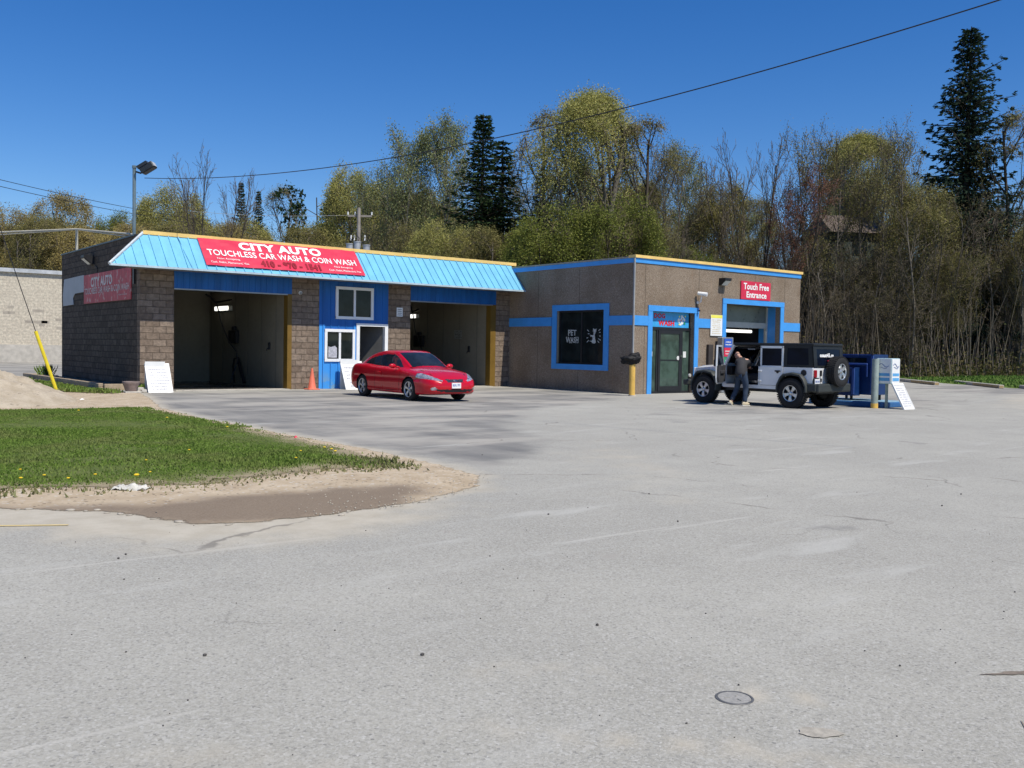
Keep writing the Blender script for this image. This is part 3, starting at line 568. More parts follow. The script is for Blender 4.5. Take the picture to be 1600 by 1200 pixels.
for (a, b) in ((14.141, 14.299), (22.821, 23.08)):
    mb = MB(); mb.box(a, b, YA - .01, YA + .29, 0, 3.257); mb.build('door_jamb', mt['jamb'], bA)
WU = (15.98, 17.44, 2.50, 3.59); WL = (15.56, 16.70, .99, 2.08); DR = (16.86, 18.02, .02, 2.24)
mb = MB(); ribbed(mb, 15.33, 18.107, 0.0, 4.5, YA - .012, [WU, WL, DR]); mb.build('office_wall', mt['bluedeep'], bA, recalc=False)
# sunlight put into the colour: lighter blue below the canopy shadow line
t = NT('sunlit_blue_steel'); mp = t.map((2.2, 2.2, .3)); n = t.noise(1.4, 5, co=mp); c = t.mix(t.ramp(n, .3, .7), (.045, .28, .74), (.060, .34, .82)); sx = t.n('SeparateXYZ'); t.l(t.tc.outputs['Object'], sx.inputs[0]); gzm = t.math('MULTIPLY', t.ramp(sx.outputs[2], .75, .0), t.ramp(t.noise(2.6, 5), .45, .6)); c = t.mix(t.math('MULTIPLY', gzm, .75), c, (.26, .33, .28)); t.fin(c, .42, 0, .4); mt['bluesunlit'] = t.m
mb = MB(); ribbed(mb, 15.335, DR[0] - .002, 0.004, 2.26, YA - .016, [(WL[0], WL[1], WL[2], 2.5)]); mb.build('sunlit_cladding', mt['bluesunlit'], bA, recalc=False)
def window(parent, ax, p, u0, u1, z0, z1, fr=.07, mull=True, fm='vinyl', gm_='glass', dep=.06, name='window', out=.03):
    """frame (proud of the wall by out), mullion and a pane as a sub-part. ax 'y': faces -y, 'x': faces -x"""
    mb = MB(); f = (lambda a, b, c, d, e, g: mb.box(a, b, c, d, e, g)) if ax == 'y' else (lambda a, b, c, d, e, g: mb.box(c, d, a, b, e, g))
    f(u0 - fr * .3, u0 + fr * .7, p - out, p + dep, z0, z1); f(u1 - fr * .7, u1 + fr * .3, p - out, p + dep, z0, z1); f(u0 - fr * .3, u1 + fr * .3, p - out - .003, p + dep, z1 - fr * .7, z1 + fr * .3); f(u0 - fr * .3, u1 + fr * .3, p - out - .003, p + dep, z0 - fr * .3, z0 + fr * .7)
    if mull: um = (u0 + u1) / 2; f(um - fr * .4, um + fr * .4, p - out * .4, p + dep, z0 + fr * .7, z1 - fr * .7)
    w_ = mb.build(name, mt[fm], parent); mb = MB(); f = (lambda a, b, c, d, e, g: mb.box(a, b, c, d, e, g)) if ax == 'y' else (lambda a, b, c, d, e, g: mb.box(c, d, a, b, e, g))
    f(u0 + fr * .5, u1 - fr * .5, p + dep * .35, p + dep * .55, z0 + fr * .5, z1 - fr * .5); mb.build('pane', mt[gm_], w_); return w_
window(bA, 'y', YA - .03, *WU, fr=.10); wl = window(bA, 'y', YA - .03, *WL, fr=.10)
mb = MB(); mb.add([(15.68, YA - .03, 1.10), (16.02, YA - .03, 1.10), (16.02, YA - .03, 1.44), (15.94, YA - .03, 1.52), (15.78, YA - .03, 1.47), (15.68, YA - .03, 1.5)], [(0, 1, 2, 3, 4, 5)]); mb.build('paper_notice', mt['ink'], wl)
mb = MB(); a, b, _, zt = DR; mb.box(a - .07, a + .06, YA - .05, YA + .12, 0, zt); mb.box(b - .06, b + .07, YA - .05, YA + .12, 0, zt); mb.box(a - .07, b + .07, YA - .053, YA + .12, zt, zt + .10); dfr = mb.build('door_frame', mt['vinyl'], bA)
hinge = Matrix.Translation((b - .07, YA + .13, 0)) @ Matrix.Rotation(R(128), 4, 'Z')
mb = MB(); mb.box(0, .95, -.02, .02, .03, zt - .02, hinge); dr = mb.build('door', M('dull_grey_door', (.09, .088, .085), .5, .15), bA)
mb = MB(); mb.cyl(hinge @ Vector((.86, -.02, 1.0)), hinge @ Vector((.86, -.09, 1.0)), .025, n=8); mb.build('handle', mt['chrome'], dr)
# interiors
def room(x0, x1, y0, y1, z1, floor, wall, nm='interior_wall'):
    mb = MB(); mb.box(x0 - .06, x0, y0, y1, 0, z1); mb.box(x1, x1 + .06, y0, y1, 0, z1); mb.box(x0, x1, y1, y1 + .06, 0, z1); mb.build(nm, wall, bA if nm == 'interior_wall' else bB)
    mb = MB(); mb.box(x0, x1, y0, y1, z1, z1 + .05); mb.build('interior_ceiling', wall, bA if nm == 'interior_wall' else bB)
    mb = MB(); mb.box(x0, x1, y0, y1, -.02, .012); mb.build('interior_floor', floor, bA if nm == 'interior_wall' else bB)
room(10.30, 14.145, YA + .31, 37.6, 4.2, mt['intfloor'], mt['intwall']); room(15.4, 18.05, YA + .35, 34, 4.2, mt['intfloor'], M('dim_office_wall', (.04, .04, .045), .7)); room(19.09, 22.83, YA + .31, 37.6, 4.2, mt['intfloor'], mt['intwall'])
mb = MB(); mb.box(10.281, 14.14, YA - .25, YA + .32, -.02, .022); mb.box(19.073, 22.82, YA - .25, YA + .32, -.02, .022); mb.build('threshold_slab', mt['conc'], bA)
sm_ = M('dark_seam_line', (.10, .10, .085), .8)  # dark lines at the bay wall panel seams
for xx in (14.14, 22.825):
    for yy in np.arange(31.3, 37.5, 1.22): mb = MB(); mb.box(xx - .006, xx, yy, yy + .012, .02, 4.1); mb.build('wall_seam', sm_, bA)
# canopy
zt, zb, yt, yb = 4.912, 3.824, YA, YA - 1.0; xl, xlb, xr = 9.33, 8.05, BX - .012
cn = MB(); sl = (zt - zb)
def cp(x, k, off=0.): return (x, yb + (yt - yb) * k - off * .737, zb + (zt - zb) * k + off * .676)
cn.add([(xlb, yb, zb), (xr, yb, zb), (xr, yt, zt), (xl, yt, zt), (xlb + .03, yb + .03, zb - .02), (xr, yb + .03, zb - .02), (xr, yt + .03, zt - .02), (xl, yt + .03, zt - .02)], [(0, 1, 2, 3), (4, 7, 6, 5), (0, 3, 7, 4), (1, 5, 6, 2), (0, 4, 5, 1), (3, 2, 6, 7)])
x = 8.25
while x < xr - .02:
    k0 = 0.0; k1 = 1.0 if x > xl else max(0, (x - xlb) / (xl - xlb) - .03)
    if k1 > .06:
        vs = []
        for k in (k0, k1): vs += [cp(x - .022, k, .001), cp(x - .014, k, .033), cp(x + .010, k, .033), cp(x + .022, k, .001)]
        cn.add(vs, [(0, 1, 5, 4), (1, 2, 6, 5), (2, 3, 7, 6), (0, 3, 2, 1), (4, 5, 6, 7)])
    x += .305
can = cn.build('canopy', mt['skyblue'], bA, recalc=False)
mb = MB(); mb.add([(xlb + .03, yb + .05, zb - .025), (xl + .02, yt + .03, zt - .04), (xl + .02, yt + .03, zb - .025)], [(0, 1, 2)]); mb.add([(xlb + .03, yb + .05, zb - .026), (xr, yb + .05, zb - .026), (xr, yt - .03, zb - .026), (A0, yt - .03, zb - .026), (A0, yt + .3, zb - .026)], [(0, 1, 2, 3, 4)]); mb.build('soffit', M('grey_soffit', (.16, .17, .18), .7), can, recalc=False)
mb = MB(); d = .035
mb.tube([(xlb - .01, yb - .02, zb), (xl - .02, yt - .02, zt + .01)], .045, 6); mb.build('hip_flashing', M('pale_grey_flashing', (.50, .54, .56), .5), can)
mb = MB(); mb.box(xlb, xr, yb - .025, yb + .02, zb - .05, zb + .012); mb.build('drip_edge', M('whitish_drip_edge', (.45, .56, .62), .5), can)
mb = MB(); mb.box(xl - .03, xr + .25, YA - .075, YA + .16, zt - .045, zt + .075); mb.build('roof_cap', mt['yellow'], bA)
# ---- long banner on the canopy
def canf(x, k, out=.056): return frame(cp(x, k, out), (1, 0, 0), (0, yt - yb, zt - zb))
SL = math.hypot(1, zt - zb)
t = thing('red_banner', 'long red banner lettered in white lying on the sloping canopy', 'banner', cp(11.05, .12, .036))
Fb = canf(10.98, .115); bw, bh = 5.66, SL * .84
mb = MB(); nx_, ny_ = 40, 8
vs = [Fb @ Vector((bw * i / nx_, bh * j / ny_, .006 * sin(i * 1.1) + .004 * sin(j * 2 + i))) for i in range(nx_ + 1) for j in range(ny_ + 1)]
mb.add(vs, [(i * 9 + j, (i + 1) * 9 + j, (i + 1) * 9 + j + 1, i * 9 + j + 1) for i in range(nx_) for j in range(ny_)]); mb.build('sheet', mt['redsign'], t, recalc=False)
text('CITY AUTO', 1.30, .80, 2.95, .37, Fb, mt['letterwhite'], t, .014, bold=.045); text('TOUCHLESS CAR WASH & COIN WASH', .17, .46, 5.30, .27, Fb, mt['letterwhite'], t, .014, bold=.012)
text('410 - 970 - 1541', 1.85, .07, 2.15, .31, Fb, mt['letterred'], t, .016, bold=.06)
text('Now Accepting', .42, .27, .75, .10, Fb, mt['letterwhite'], t, .014); text('Cash, Debit, Mastercard, Visa', .18, .10, 1.25, .10, Fb, mt['letterwhite'], t, .014)
text('Now Accepting', 4.55, .27, .70, .10, Fb, mt['letterwhite'], t, .014); text('Cash, Debit, Mastercard, Visa', 4.3, .10, 1.22, .10, Fb, mt['letterwhite'], t, .014)
# ---- side banner + pale remnant
t = thing('side_banner', 'faded streaked red banner on the shaded block side wall', 'banner', (A0, 34, 2.88))
Fs = frame((A0 - .035, 36.81, 2.885), (0, -1, 0), (0, 0, 1)); mb = MB(); mb.box(0, 5.58, 0, 1.02, -.03, 0, Fs); mb.build('sheet', mt['redsignfaded'], t)
lw = M('weathered_white_lettering', (.62, .56, .52), .6, .3, 9); text('CITY AUTO', .95, .56, 2.6, .34, Fs, lw, t, .006, bold=.04); text('TOUCHLESS CAR WASH & COIN WASH', .12, .32, 5.3, .22, Fs, lw, t, .006, bold=.01)
text('Now Accepting', 4.3, .14, .9, .08, Fs, lw, t, .006)
mb = MB(); mb.prism([(0, 0), (-1.3, .05), (-1.55, .12), (-1.25, .42), (-.05, .42), (-.0, 1.02), (-2.9, 1.02), (-2.9, .0), (-1.9, -.02)][::-1] if 0 else [(0, .42), (-1.25, .40), (-1.55, .24), (-1.45, .0), (-3.0, -.02), (-3.05, .40), (-2.85, 1.0), (0, 1.03)], A0 - .03, A0 - .012)
mb2 = MB(); mb2.add([(y_, 36.84 - x_, z_ + 2.90) for x_, y_, z_ in mb.v], mb.f); o = mb2.build('torn_banner', M('pale_grey_vinyl', (.40, .42, .43), .6, .1), loc=(A0 - .02, 38, 2.9)); tag(o, 'torn pale grey remnant of a sign at the back end of the side wall', 'banner')
# wall lamp on side wall
def wallpack(name, label, o, n, s=1., lens='lampglass', group=None):
    """flood/wall-pack fixture: n = outward direction (unit, horizontal)"""
    o = Vector(o); n = Vector(n); u = Vector((0, 0, 1)).cross(n).normalized(); Mx = Matrix(((u.x, -n.x, 0, o.x), (u.y, -n.y, 0, o.y), (0, 0, 1, o.z), (0, 0, 0, 1)))
    t = thing(name, label, 'lamp', o)
    mb = MB(); w_ = .19 * s; mb.prism([(0, 0), (0, 0)][:0] or [(0, 0)], 0, 0) if 0 else None
    pr = [(0, -.16 * s), (-.08 * s, -.16 * s), (-.32 * s, .04 * s), (-.32 * s, .12 * s), (0, .12 * s)]
    vs = [Mx @ Vector((sx_ * w_, y_, z_)) for sx_ in (-1, 1) for y_, z_ in pr]; n_ = 5; mb.add(vs, [tuple(range(5)), tuple(range(9, 4, -1))] + [(i, (i + 1) % 5, (i + 1) % 5 + 5, i + 5) for i in range(5)]); mb.build('housing', mt['black'], t)
    mb = MB(); a_ = Vector((0, -.10 * s, -.150 * s)); b_ = Vector((0, -.305 * s, .02 * s)); e = Vector((0, -.01, -.012)); vs = [Mx @ (Vector((sx_ * w_ * .86, 0, 0)) + q + e) for sx_, q in ((-1, a_), (1, a_), (1, b_), (-1, b_))]; mb.add(vs, [(0, 1, 2, 3)]); mb.build('lens', mt[lens], t, recalc=False); return t
wallpack('wall_lamp', 'black flood lamp on the shaded side wall above the faded banner', (A0 - .002, 35.75, 4.42), (-1, 0, 0), 1.1)
mb = MB(); mb.tube([(A0 - .03, 35.5, 4.25), (A0 - .03, 35.1, 4.1), (A0 - .03, 35.1, 3.93)], .015, 6); mb.build('conduit', mt['black'], bA)
mb = MB(); mb.box(A0 - .06, A0 - .01, YA + .45, YA + .55, 3.35, 4.2); mb.build('conduit', mt['blacksteel'], bA)
# flood lamp post on the roof corner
px_, py_ = 9.65, 32.4
t = thing('floodlight_pole', 'tall grey floodlight pole on the roof corner with tilted head', 'lamp post', (px_, py_, 4.6))
mb = MB(); mb.cyl((px_, py_, 4.5), (px_, py_, 7.22), .055, n=10); mb.cyl((px_, py_, 7.22), (px_, py_, 7.30), .07, n=10); mb.build('pole', M('blue_grey_steel', (.16, .22, .25), .5, metal=.3), t)
Fh = Matrix.Translation((px_ + .36, py_ - .28, 7.22)) @ Matrix.Rotation(R(-38), 4, 'Z') @ Matrix.Rotation(R(-32), 4, 'Y')
mb = MB(); mb.tube([(px_, py_, 7.12), (px_ + .16, py_ - .13, 7.06), (px_ + .26, py_ - .2, 7.12)], .03, 7); mb.build('bracket', mt['blacksteel'], t)
mb = MB(); mb.rbox(-.24, .24, -.17, .17, -.10, .12, .03, 1, Fh); mb.box(-.26, .10, -.19, .19, .10, .20, Fh); hd = mb.build('lamp_head', mt['blacksteel'], t)
mb = MB(); mb.box(.0, .22, -.13, .13, .122, .128, Fh); mb.box(.241, .246, -.13, .13, -.06, .09, Fh); mb.build('lens', mt['lampglass'], hd)
# planter bed
t = thing('planter_bed', 'low timber edged planting bed along the shaded side wall', 'planter', (8.9, 31.5, 0))
mb = MB()
for i in range(4):
    for k in range(2): y0 = 31.4 + i * 2.75 + k * .25 * 0; mb.rbox(8.28, 8.42, y0 + .01, y0 + 2.74, .0 + .11 * k, .108 + .11 * k, .012, 1)
mb.rbox(8.42, 9.2, 42.26, 42.40, 0, .2, .012, 1); mb.rbox(8.42, 9.2, 31.25, 31.39, 0, .2, .012, 1); mb.build('timber_edging', mt['timber'], t)
mb = MB()
for i in range(24):
    for j in range(3): x = 8.42 + j * .27; y = 31.4 + i * .45; z = .15; mb.add([(x, y, z + .03 * sin(i * 2 + j)), (x + .27, y, z + .03 * sin(i * 2 + j + 1)), (x + .27, y + .45, z + .03 * sin(i * 2 + j + 3)), (x, y + .45, z + .03 * sin(i * 2 + 2 + j))], [(0, 1, 2, 3)])
mb.build('soil', mt['soil'], t, recalc=False)
def tuft(name, label, c, n, h, mat, r=.15, group=None, seed=1):
    rr = random.Random(seed); mb = MB()
    for i in range(n):
        a = rr.uniform(0, 2 * pi); q = rr.uniform(0, r); x = c[0] + q * cos(a); y = c[1] + q * sin(a); hh = h * rr.uniform(.5, 1); b = rr.uniform(0, 2 * pi); s = .02; ex = x + hh * .5 * cos(b); ey = y + hh * .5 * sin(b)
        mb.add([(x - s, y, c[2]), (x + s, y, c[2]), (ex + s * 1.5, ey, c[2] + hh * .7), (ex + .1 * hh * cos(b), ey + .1 * hh * sin(b), c[2] + hh), (ex - s, ey, c[2] + hh * .6)], [(0, 1, 2, 3, 4)])
    o = mb.build(name, mat, loc=c, recalc=False); tag(o, label, 'plant', group); return o
tuft('weed', 'leafy weed growing at the far back corner of the side wall', (8.95, 41.6, .15), 40, .5, gm, .3, seed=2)
tuft('weed', 'small weed growing at the foot of the first pillar by the pot', (9.05, 29.9, 0), 40, .3, gm, .15, seed=5)
# plant pot
t = thing('plant_pot', 'squat fluted grey brown plant pot on a slab by the corner pillar', 'plant pot', (8.72, 29.55, 0))
mb = MB(); prof = [(.0, .05), (.15, .05), (.165, .08), (.20, .18), (.235, .27), (.25, .30), (.25, .345), (.215, .345), (.20, .28), (0, .27)]; Tp = Matrix.Translation((8.72, 29.55, 0)); mb.lathe(prof, 28, Tp); mb.build('pot', mt['terracotta'], t, smooth=40)
mb = MB(); mb.rbox(8.5, 8.98, 29.35, 29.8, 0, .05, .01, 1); mb.build('slab', mt['conc'], t)
mb = MB(); mb.cyl((8.72, 29.55, .275), (8.72, 29.55, .31), .2, n=16); mb.build('soil', mt['soil'], t)
for i, (x, y, s) in enumerate(((9.02, 29.75, .12), (9.08, 29.5, .08))):
    mb = MB(); mb.rbox(x - s, x + s, y - s, y + s, 0, s * 1.3, .03, 2); o = mb.build('stone_block', mt['conc'], loc=(x, y, 0)); tag(o, ('larger', 'smaller')[i] + ' broken concrete block beside the plant pot', 'block')
# sign boards
def leaning_board(name, label, x0, x1, yb_, yt_, h, lean=0., rows=8, seed=3, frame_=True):
    t = thing(name, label, 'sign board', ((x0 + x1) / 2, yb_, 0)); Mx = frame((x0, yb_, .0), (1, lean, 0), (0, yt_ - yb_, h)); L = math.hypot(yt_ - yb_, h); w_ = x1 - x0
    mb = MB(); mb.box(0, w_, 0, L, -.02, 0, Mx); mb.build('board', mt['whitedirty'], t)
    mb = MB(); e = .025; mb.box(-e, 0, 0, L, -.03, .012, Mx); mb.box(w_, w_ + e, 0, L, -.03, .012, Mx); mb.box(-e, w_ + e, L, L + e * 2.6, -.03, .014, Mx); mb.build('edge_frame', mt['white'], t)
    mb = MB(); Mb = frame((x0 - .05, yb_ + .02, .0), (1, lean, 0), (0, (yt_ - yb_) * .0 - .28, h)); mb.box(.02, w_ * .9, 0, L * .96, -.035, -.02, frame((x0, yb_ + .5, 0), (1, lean, 0), (0, yt_ - yb_ - .55, h))) if frame_ else None
    if frame_: mb.build('rear_leg_panel', mt['white'], t)
    scribble(.06, .08, w_ - .1, L * .82, rows, Mx, mt['ink'], t, .004, seed=seed, dens=.85); return t
leaning_board('sign_board', 'white folding sign board leaning on the corner pillar by the plant pot', 9.22, 9.90, 29.42, 29.95, .82, -.08, 8, 3)
leaning_board('sign_board', 'white folding sign board against the blue wall behind the red car', 15.98, 16.75, 29.55, 30.1, .92, -.1, 6, 11)
# cone
t = thing('traffic_cone', 'tall faded orange traffic cone in front of the second pillar', 'traffic cone', (14.86, 29.95, 0))
Tc = Matrix.Translation((14.86, 29.95, 0)); mb = MB(); mb.lathe([(.15, .03), (.135, .05), (.028, .74), (.0, .745)], 24, Tc); mb.build('cone', mt['cone'], t, smooth=40); mb = MB(); mb.rbox(14.65, 15.07, 29.74, 30.16, 0, .035, .012, 1); mb.build('base', mt['cone'], t)
# small pillar sign and camera
t = thing('notice_sign', 'small white notice plate on the pillar left of the second bay', 'sign', (18.6, YA - .01, 2.8)); Fn = frame((18.47, YA - .012, 2.64), (1, 0, 0), (0, 0, 1)); mb = MB(); mb.box(0, .26, 0, .33, -.008, 0, Fn); mb.build('plate', mt['white'], t); scribble(.03, .03, .2, .27, 4, Fn, M('black_print', (.05, .05, .06)), t, .003, seed=5, dens=1)
t = thing('security_camera', 'small white dome camera on the pillar beside the blue office', 'camera', (14.6, YA - .02, 3.3)); mb = MB(); mb.cyl((14.6, YA, 3.32), (14.6, YA - .05, 3.32), .06, n=14); mb.build('base', mt['white'], t); mb = MB(); mb.ball((14.6, YA - .07, 3.30), .045, 12, 8); mb.build('dome', mt['greymetal'], t, smooth=True)
# bay fittings
def bayfit(xw, y0, tag_, k):
    t = thing('fluorescent_lamp', 'lit fluorescent tube on the wall inside the %s wash bay' % tag_, 'lamp', (xw - .1, y0, 2.9)); mb = MB(); mb.box(xw - .14, xw - .001, y0 - .05, y0 + 1.35, 2.80, 2.98); mb.build('fitting', mt['white'], t); mb = MB(); mb.rbox(xw - .19, xw - .142, y0, y0 + 1.3, 2.81, 2.97, .02, 2); mb.build('tube', mt['tube'], t)
bayfit(14.14, 35.3, 'left', 0); bayfit(22.82, 35.7, 'right', 1)
def hosefit(xw, tag_, dy, boomz):
    t = thing('spray_boom', 'black overhead spray boom with dangling hose in the %s wash bay' % tag_, 'hose', (xw - 2, 33.6 + dy, 3.3)); mb = MB(); pts = [(xw - 2.0, 32.6 + dy, 3.22), (xw - 1.7, 33 + dy, 3.16), (xw - 1.3, 33.6 + dy, 3.0), (xw - .3, 34.6 + dy, 3.18)]; mb.tube(pts, .035, 7); mb.build('boom', mt['black'], t)
    mb = MB(); pts = [(xw - 1.25, 33.6 + dy, 3.0), (xw - 1.0, 33.8 + dy, 2.3), (xw - .62, 34.0 + dy, 1.6), (xw - .3, 34.1 + dy, 1.25), (xw - .25, 34.1 + dy, .9), (xw - .45, 34.0 + dy, .45), (xw - .6, 33.9 + dy, .1)]; mb.tube(pts, .022, 7); mb.build('hose', mt['black'], t)
    t = thing('control_box', 'dark coin control box on the wall of the %s wash bay' % tag_, 'control box', (xw - .1, 35.2 + dy, 1.8)); mb = MB(); mb.rbox(xw - .16, xw - .002, 34.55 + dy, 35.25 + dy, 1.55, 2.05, .02, 1); mb.rbox(xw - .14, xw - .002, 34.8 + dy, 35.0 + dy, 2.05, 2.2, .02, 1); mb.build('case', mt['black'], t); mb = MB(); mb.box(xw - .166, xw - .161, 34.7 + dy, 34.95 + dy, 1.7, 1.95); mb.build('face_plate', mt['blacksteel'], t)
    t = thing('wand_holder', 'black foam brush and wand holder on the %s wash bay wall' % tag_, 'wand', (xw - .2, 34.2 + dy, 1.0)); mb = MB(); mb.tube([(xw - .12, 34.75 + dy, .06), (xw - .16, 34.75 + dy, .7), (xw - .18, 34.6 + dy, .98), (xw - .18, 34.35 + dy, 1.0), (xw - .18, 34.1 + dy, .8)], .03, 7); mb.build('hose', mt['black'], t); mb = MB(); mb.tube([(xw - .15, 34.35 + dy, 1.02), (xw - .16, 33.7 + dy, .1)], .06, 8); mb.build('brush_tube', mt['black'], t)
    t = thing('bill_slot', 'small dark hook plate near the mouth of the %s wash bay' % tag_, 'hook', (xw - .03, 31.9, 1.4)); mb = MB(); mb.rbox(xw - .06, xw - .002, 31.75, 31.86, 1.35, 1.6, .015, 1); mb.tube([(xw - .05, 31.8, 1.42), (xw - .12, 31.8, 1.36), (xw - .12, 31.8, 1.30)], .018, 6); mb.build('plate', mt['black'], t)
hosefit(14.14, 'left', 0, 3.2); hosefit(22.82, 'right', .6, 3.2)
t = thing('bay_notice', 'faint printed instruction sheet on the right wash bay wall', 'sign', (22.8, 32.4, 2.0)); Fq = frame((22.81, 32.9, 1.9), (0, -1, 0), (0, 0, 1)); mb = MB(); mb.box(0, .55, 0, .35, -.006, 0, Fq); mb.build('sheet', M('dull_sheet', (.28, .27, .23)), t); scribble(.03, .03, .5, .3, 5, Fq, mt['black'], t, .003, seed=8)
# ================================================================== BUILDING B (dog wash)
bB = thing('dog_wash_building', 'flat roofed pebble panelled wash building with bright blue trim and corner downspout', 'building', (BX, YB, 0))
DO = (24.68, 26.90, 0., 2.93); GA = (28.69, 32.04, 0., 3.36); WN = (24.89, 27.47, .985, 2.98)
mb = MB(); plate(mb, 'y', YB, YB + .22, BX, BX2, 0, HB, [DO, GA]); plate(mb, 'x', BX, BX + .22, YB + .22, 38.5, 0, HB - .002, [WN]); plate(mb, 'x', BX2 - .22, BX2, YB + .22, 38.5, 0, HB - .002, []); plate(mb, 'y', 38.5, 38.7, BX, BX2, 0, HB - .002, [])
weld(mb.build('panel_wall', mt['pebble'], bB))
mb = MB(); mb.box(BX + .22, BX2 - .22, YB + .22, 38.5, 4.4, 4.5); mb.build('roof', mt['roofgravel'], bB)
mb = MB(); mb.box(BX - .06, BX2 + .06, YB - .07, YB + .28, HB, HB + .10); mb.build('roof_cap', mt['yellow'], bB)
mb = MB(); mb.box(BX - .045, BX + .27, YB + .283, 38.75, HB, HB + .055); mb.build('side_cap', M('pale_tan_flashing', (.36, .31, .24), .6), bB)
T = .028; mb = MB()
mb.box(BX - .03, BX2, YB - T, YB, HB - .165, HB - .002); mb.box(BX - T, BX, YB, 38.5, HB - .165, HB - .004); mb.build('cornice_band', mt['blue'], bB)
def band(segs):
    mb = MB()
    for s in segs: mb.box(*s)
    return mb.build('trim_band', mt['blue'], bB)
Z0, Z1 = 2.410, 2.747; tw = .22
band([(BX - T, DO[0] - tw, YB - T, YB, Z0, Z1)]); band([(DO[1] + tw, GA[0] - tw, YB - T, YB, Z0, Z1)]); band([(GA[1] + tw, BX2, YB - T, YB, Z0, Z1)])
band([(BX - T, BX, YB, WN[0] - tw, Z0, Z1)]); band([(BX - T, BX, WN[1] + .3, 30.6, Z0, Z1)])
def surround(h, sill=False, lint=.2, ext=.0, tw=tw):
    mb = MB(); mb.box(h[0] - tw, h[0], YB - T - .004, YB, 0 if not sill else h[2], h[3]); mb.box(h[1], h[1] + tw, YB - T - .004, YB, 0, h[3]); mb.box(h[0] - tw - ext, h[1] + tw + ext, YB - T - .012, YB, h[3], h[3] + lint); return mb.build('opening_surround', mt['blue'], bB)
surround(DO, lint=.2); surround(GA, lint=.19)
mb = MB(); a, b, c, d = WN; s = .26; mb.box(BX - T - .004, BX, a - s, a, c, d); mb.box(BX - T - .004, BX, b, b + s, c, d); mb.box(BX - T - .008, BX, a - s, b + s, d, d + .22); mb.box(BX - T - .008, BX, a - s, b + s, c - .2, c); mb.build('window_surround', mt['blue'], bB)
mb = MB(); mb.box(BX + .02, BX + .215, b - .03, b - .002, c + .002, d - .002); mb.box(BX + .02, BX + .215, a + .002, a + .03, c + .002, d - .002); mb.build('window_reveal', M('beige_reveal', (.30, .27, .2)), bB)
# panel joints
mb = MB()
for x in (24.30, 26.62 + .5, 28.44, 30.4, 32.30):
    z0 = 0 if x in (24.30, 28.44 - 9) else (3.62 if 28.6 < x < 32.2 else (3.15 if x < 27 and x > 24.5 else 2.76)); mb.box(x, x + .012, YB - .003, YB, z0, HB - .2)
for y in (26.23,): mb.box(BX - .003, BX, y, y + .012, 3.2, HB - .2); mb.box(BX - .003, BX, y, y + .012, .0, .78)
for y in (28.6, 30.8): mb.box(BX - .003, BX, y, y + .012, 0, Z0); mb.box(BX - .003, BX, y, y + .012, Z1, HB - .2)
mb.build('panel_joint', M('dark_joint_line', (.035, .03, .027), .9), bB)
# corner downspout
mb = MB(); mb.box(BX - .085, BX - .032, YB - .05, YB + .0, 1.25, HB - .01); mb.build('downspout', M('grey_downspout', (.34, .34, .33), .5, metal=.2), bB)
# big window
wn = window(bB, 'x', BX + .10, WN[0] + .03, WN[1] - .03, WN[2], WN[3], fr=.09, fm='black', gm_='glass', out=.02)
Fw = frame((BX + .10, 27.03 + .02, 1.78), (0, -1, 0), (0, 0, 1)); lg = M('pale_grey_vinyl_lettering', (.50, .52, .50), .6, .05)
def serif_text(s, x, y, wd, ht, Mx, mat, parent, off=.004):
    o = text(s, x, y, wd, ht, Mx, mat, parent, off, bold=.02)
    # slab feet and heads give the lettering its serifs
    mb = MB(); n = len(s); cw = wd / n
    for i, c_ in enumerate(s):
        x0_ = x + cw * (i + .5)
        for (dx, zz) in ((-.27, 0), (.27, 0), (-.27, ht), (.27, ht)):
            if c_ in 'PF' and zz == 0 and dx > 0: continue
            if c_ in 'ET' and dx > 0 and zz == 0: continue
            if c_ == 'A' and zz > 0: continue
            if c_ in 'STW' and not (c_ == 'W' and zz > 0): continue
            mb.add([Mx @ Vector(p) for p in ((x0_ + (dx - .16) * cw, y + zz - .01, off), (x0_ + (dx + .16) * cw, y + zz - .01, off), (x0_ + (dx + .16) * cw, y + zz + .01, off), (x0_ + (dx - .16) * cw, y + zz + .01, off))], [(0, 1, 2, 3)])
    mb.build('lettering_serif', mat, parent, recalc=False); return o
serif_text('PET', .12, .27, .46, .21, Fw, lg, wn); serif_text('WASH', 0, 0, .70, .21, Fw, lg, wn)
# sitting animal silhouette with splashes
Fl = frame((BX + .10, 25.90, 1.76), (0, -1, 0), (0, 0, 1)); mb = MB()
sil = [(.30, .0), (.36, .04), (.35, .14), (.32, .24), (.33, .31), (.30, .35), (.31, .42), (.32, .50), (.37, .56), (.39, .61), (.38, .68), (.42, .74), (.35, .71), (.30, .70), (.25, .72), (.20, .76), (.21, .68), (.18, .63), (.19, .57), (.24, .52), (.23, .44), (.19, .40), (.13, .42), (.08, .38), (.04, .44), (.03, .40), (.08, .33), (.13, .34), (.18, .30), (.17, .20), (.13, .14), (.06, .18), (.02, .12), (.05, .10), (.10, .09), (.15, .06), (.16, .02)]
q = .74; sil2 = [(.28 + (x - .25) * .95, z * q) for x, z in sil]
bm = bmesh.new(); f = bm.faces.new([bm.verts.new(Fl @ Vector((x + .1, z, .003))) for x, z in sil2]); bmesh.ops.triangulate(bm, faces=[f]); mb.bm(bm); bm.free()
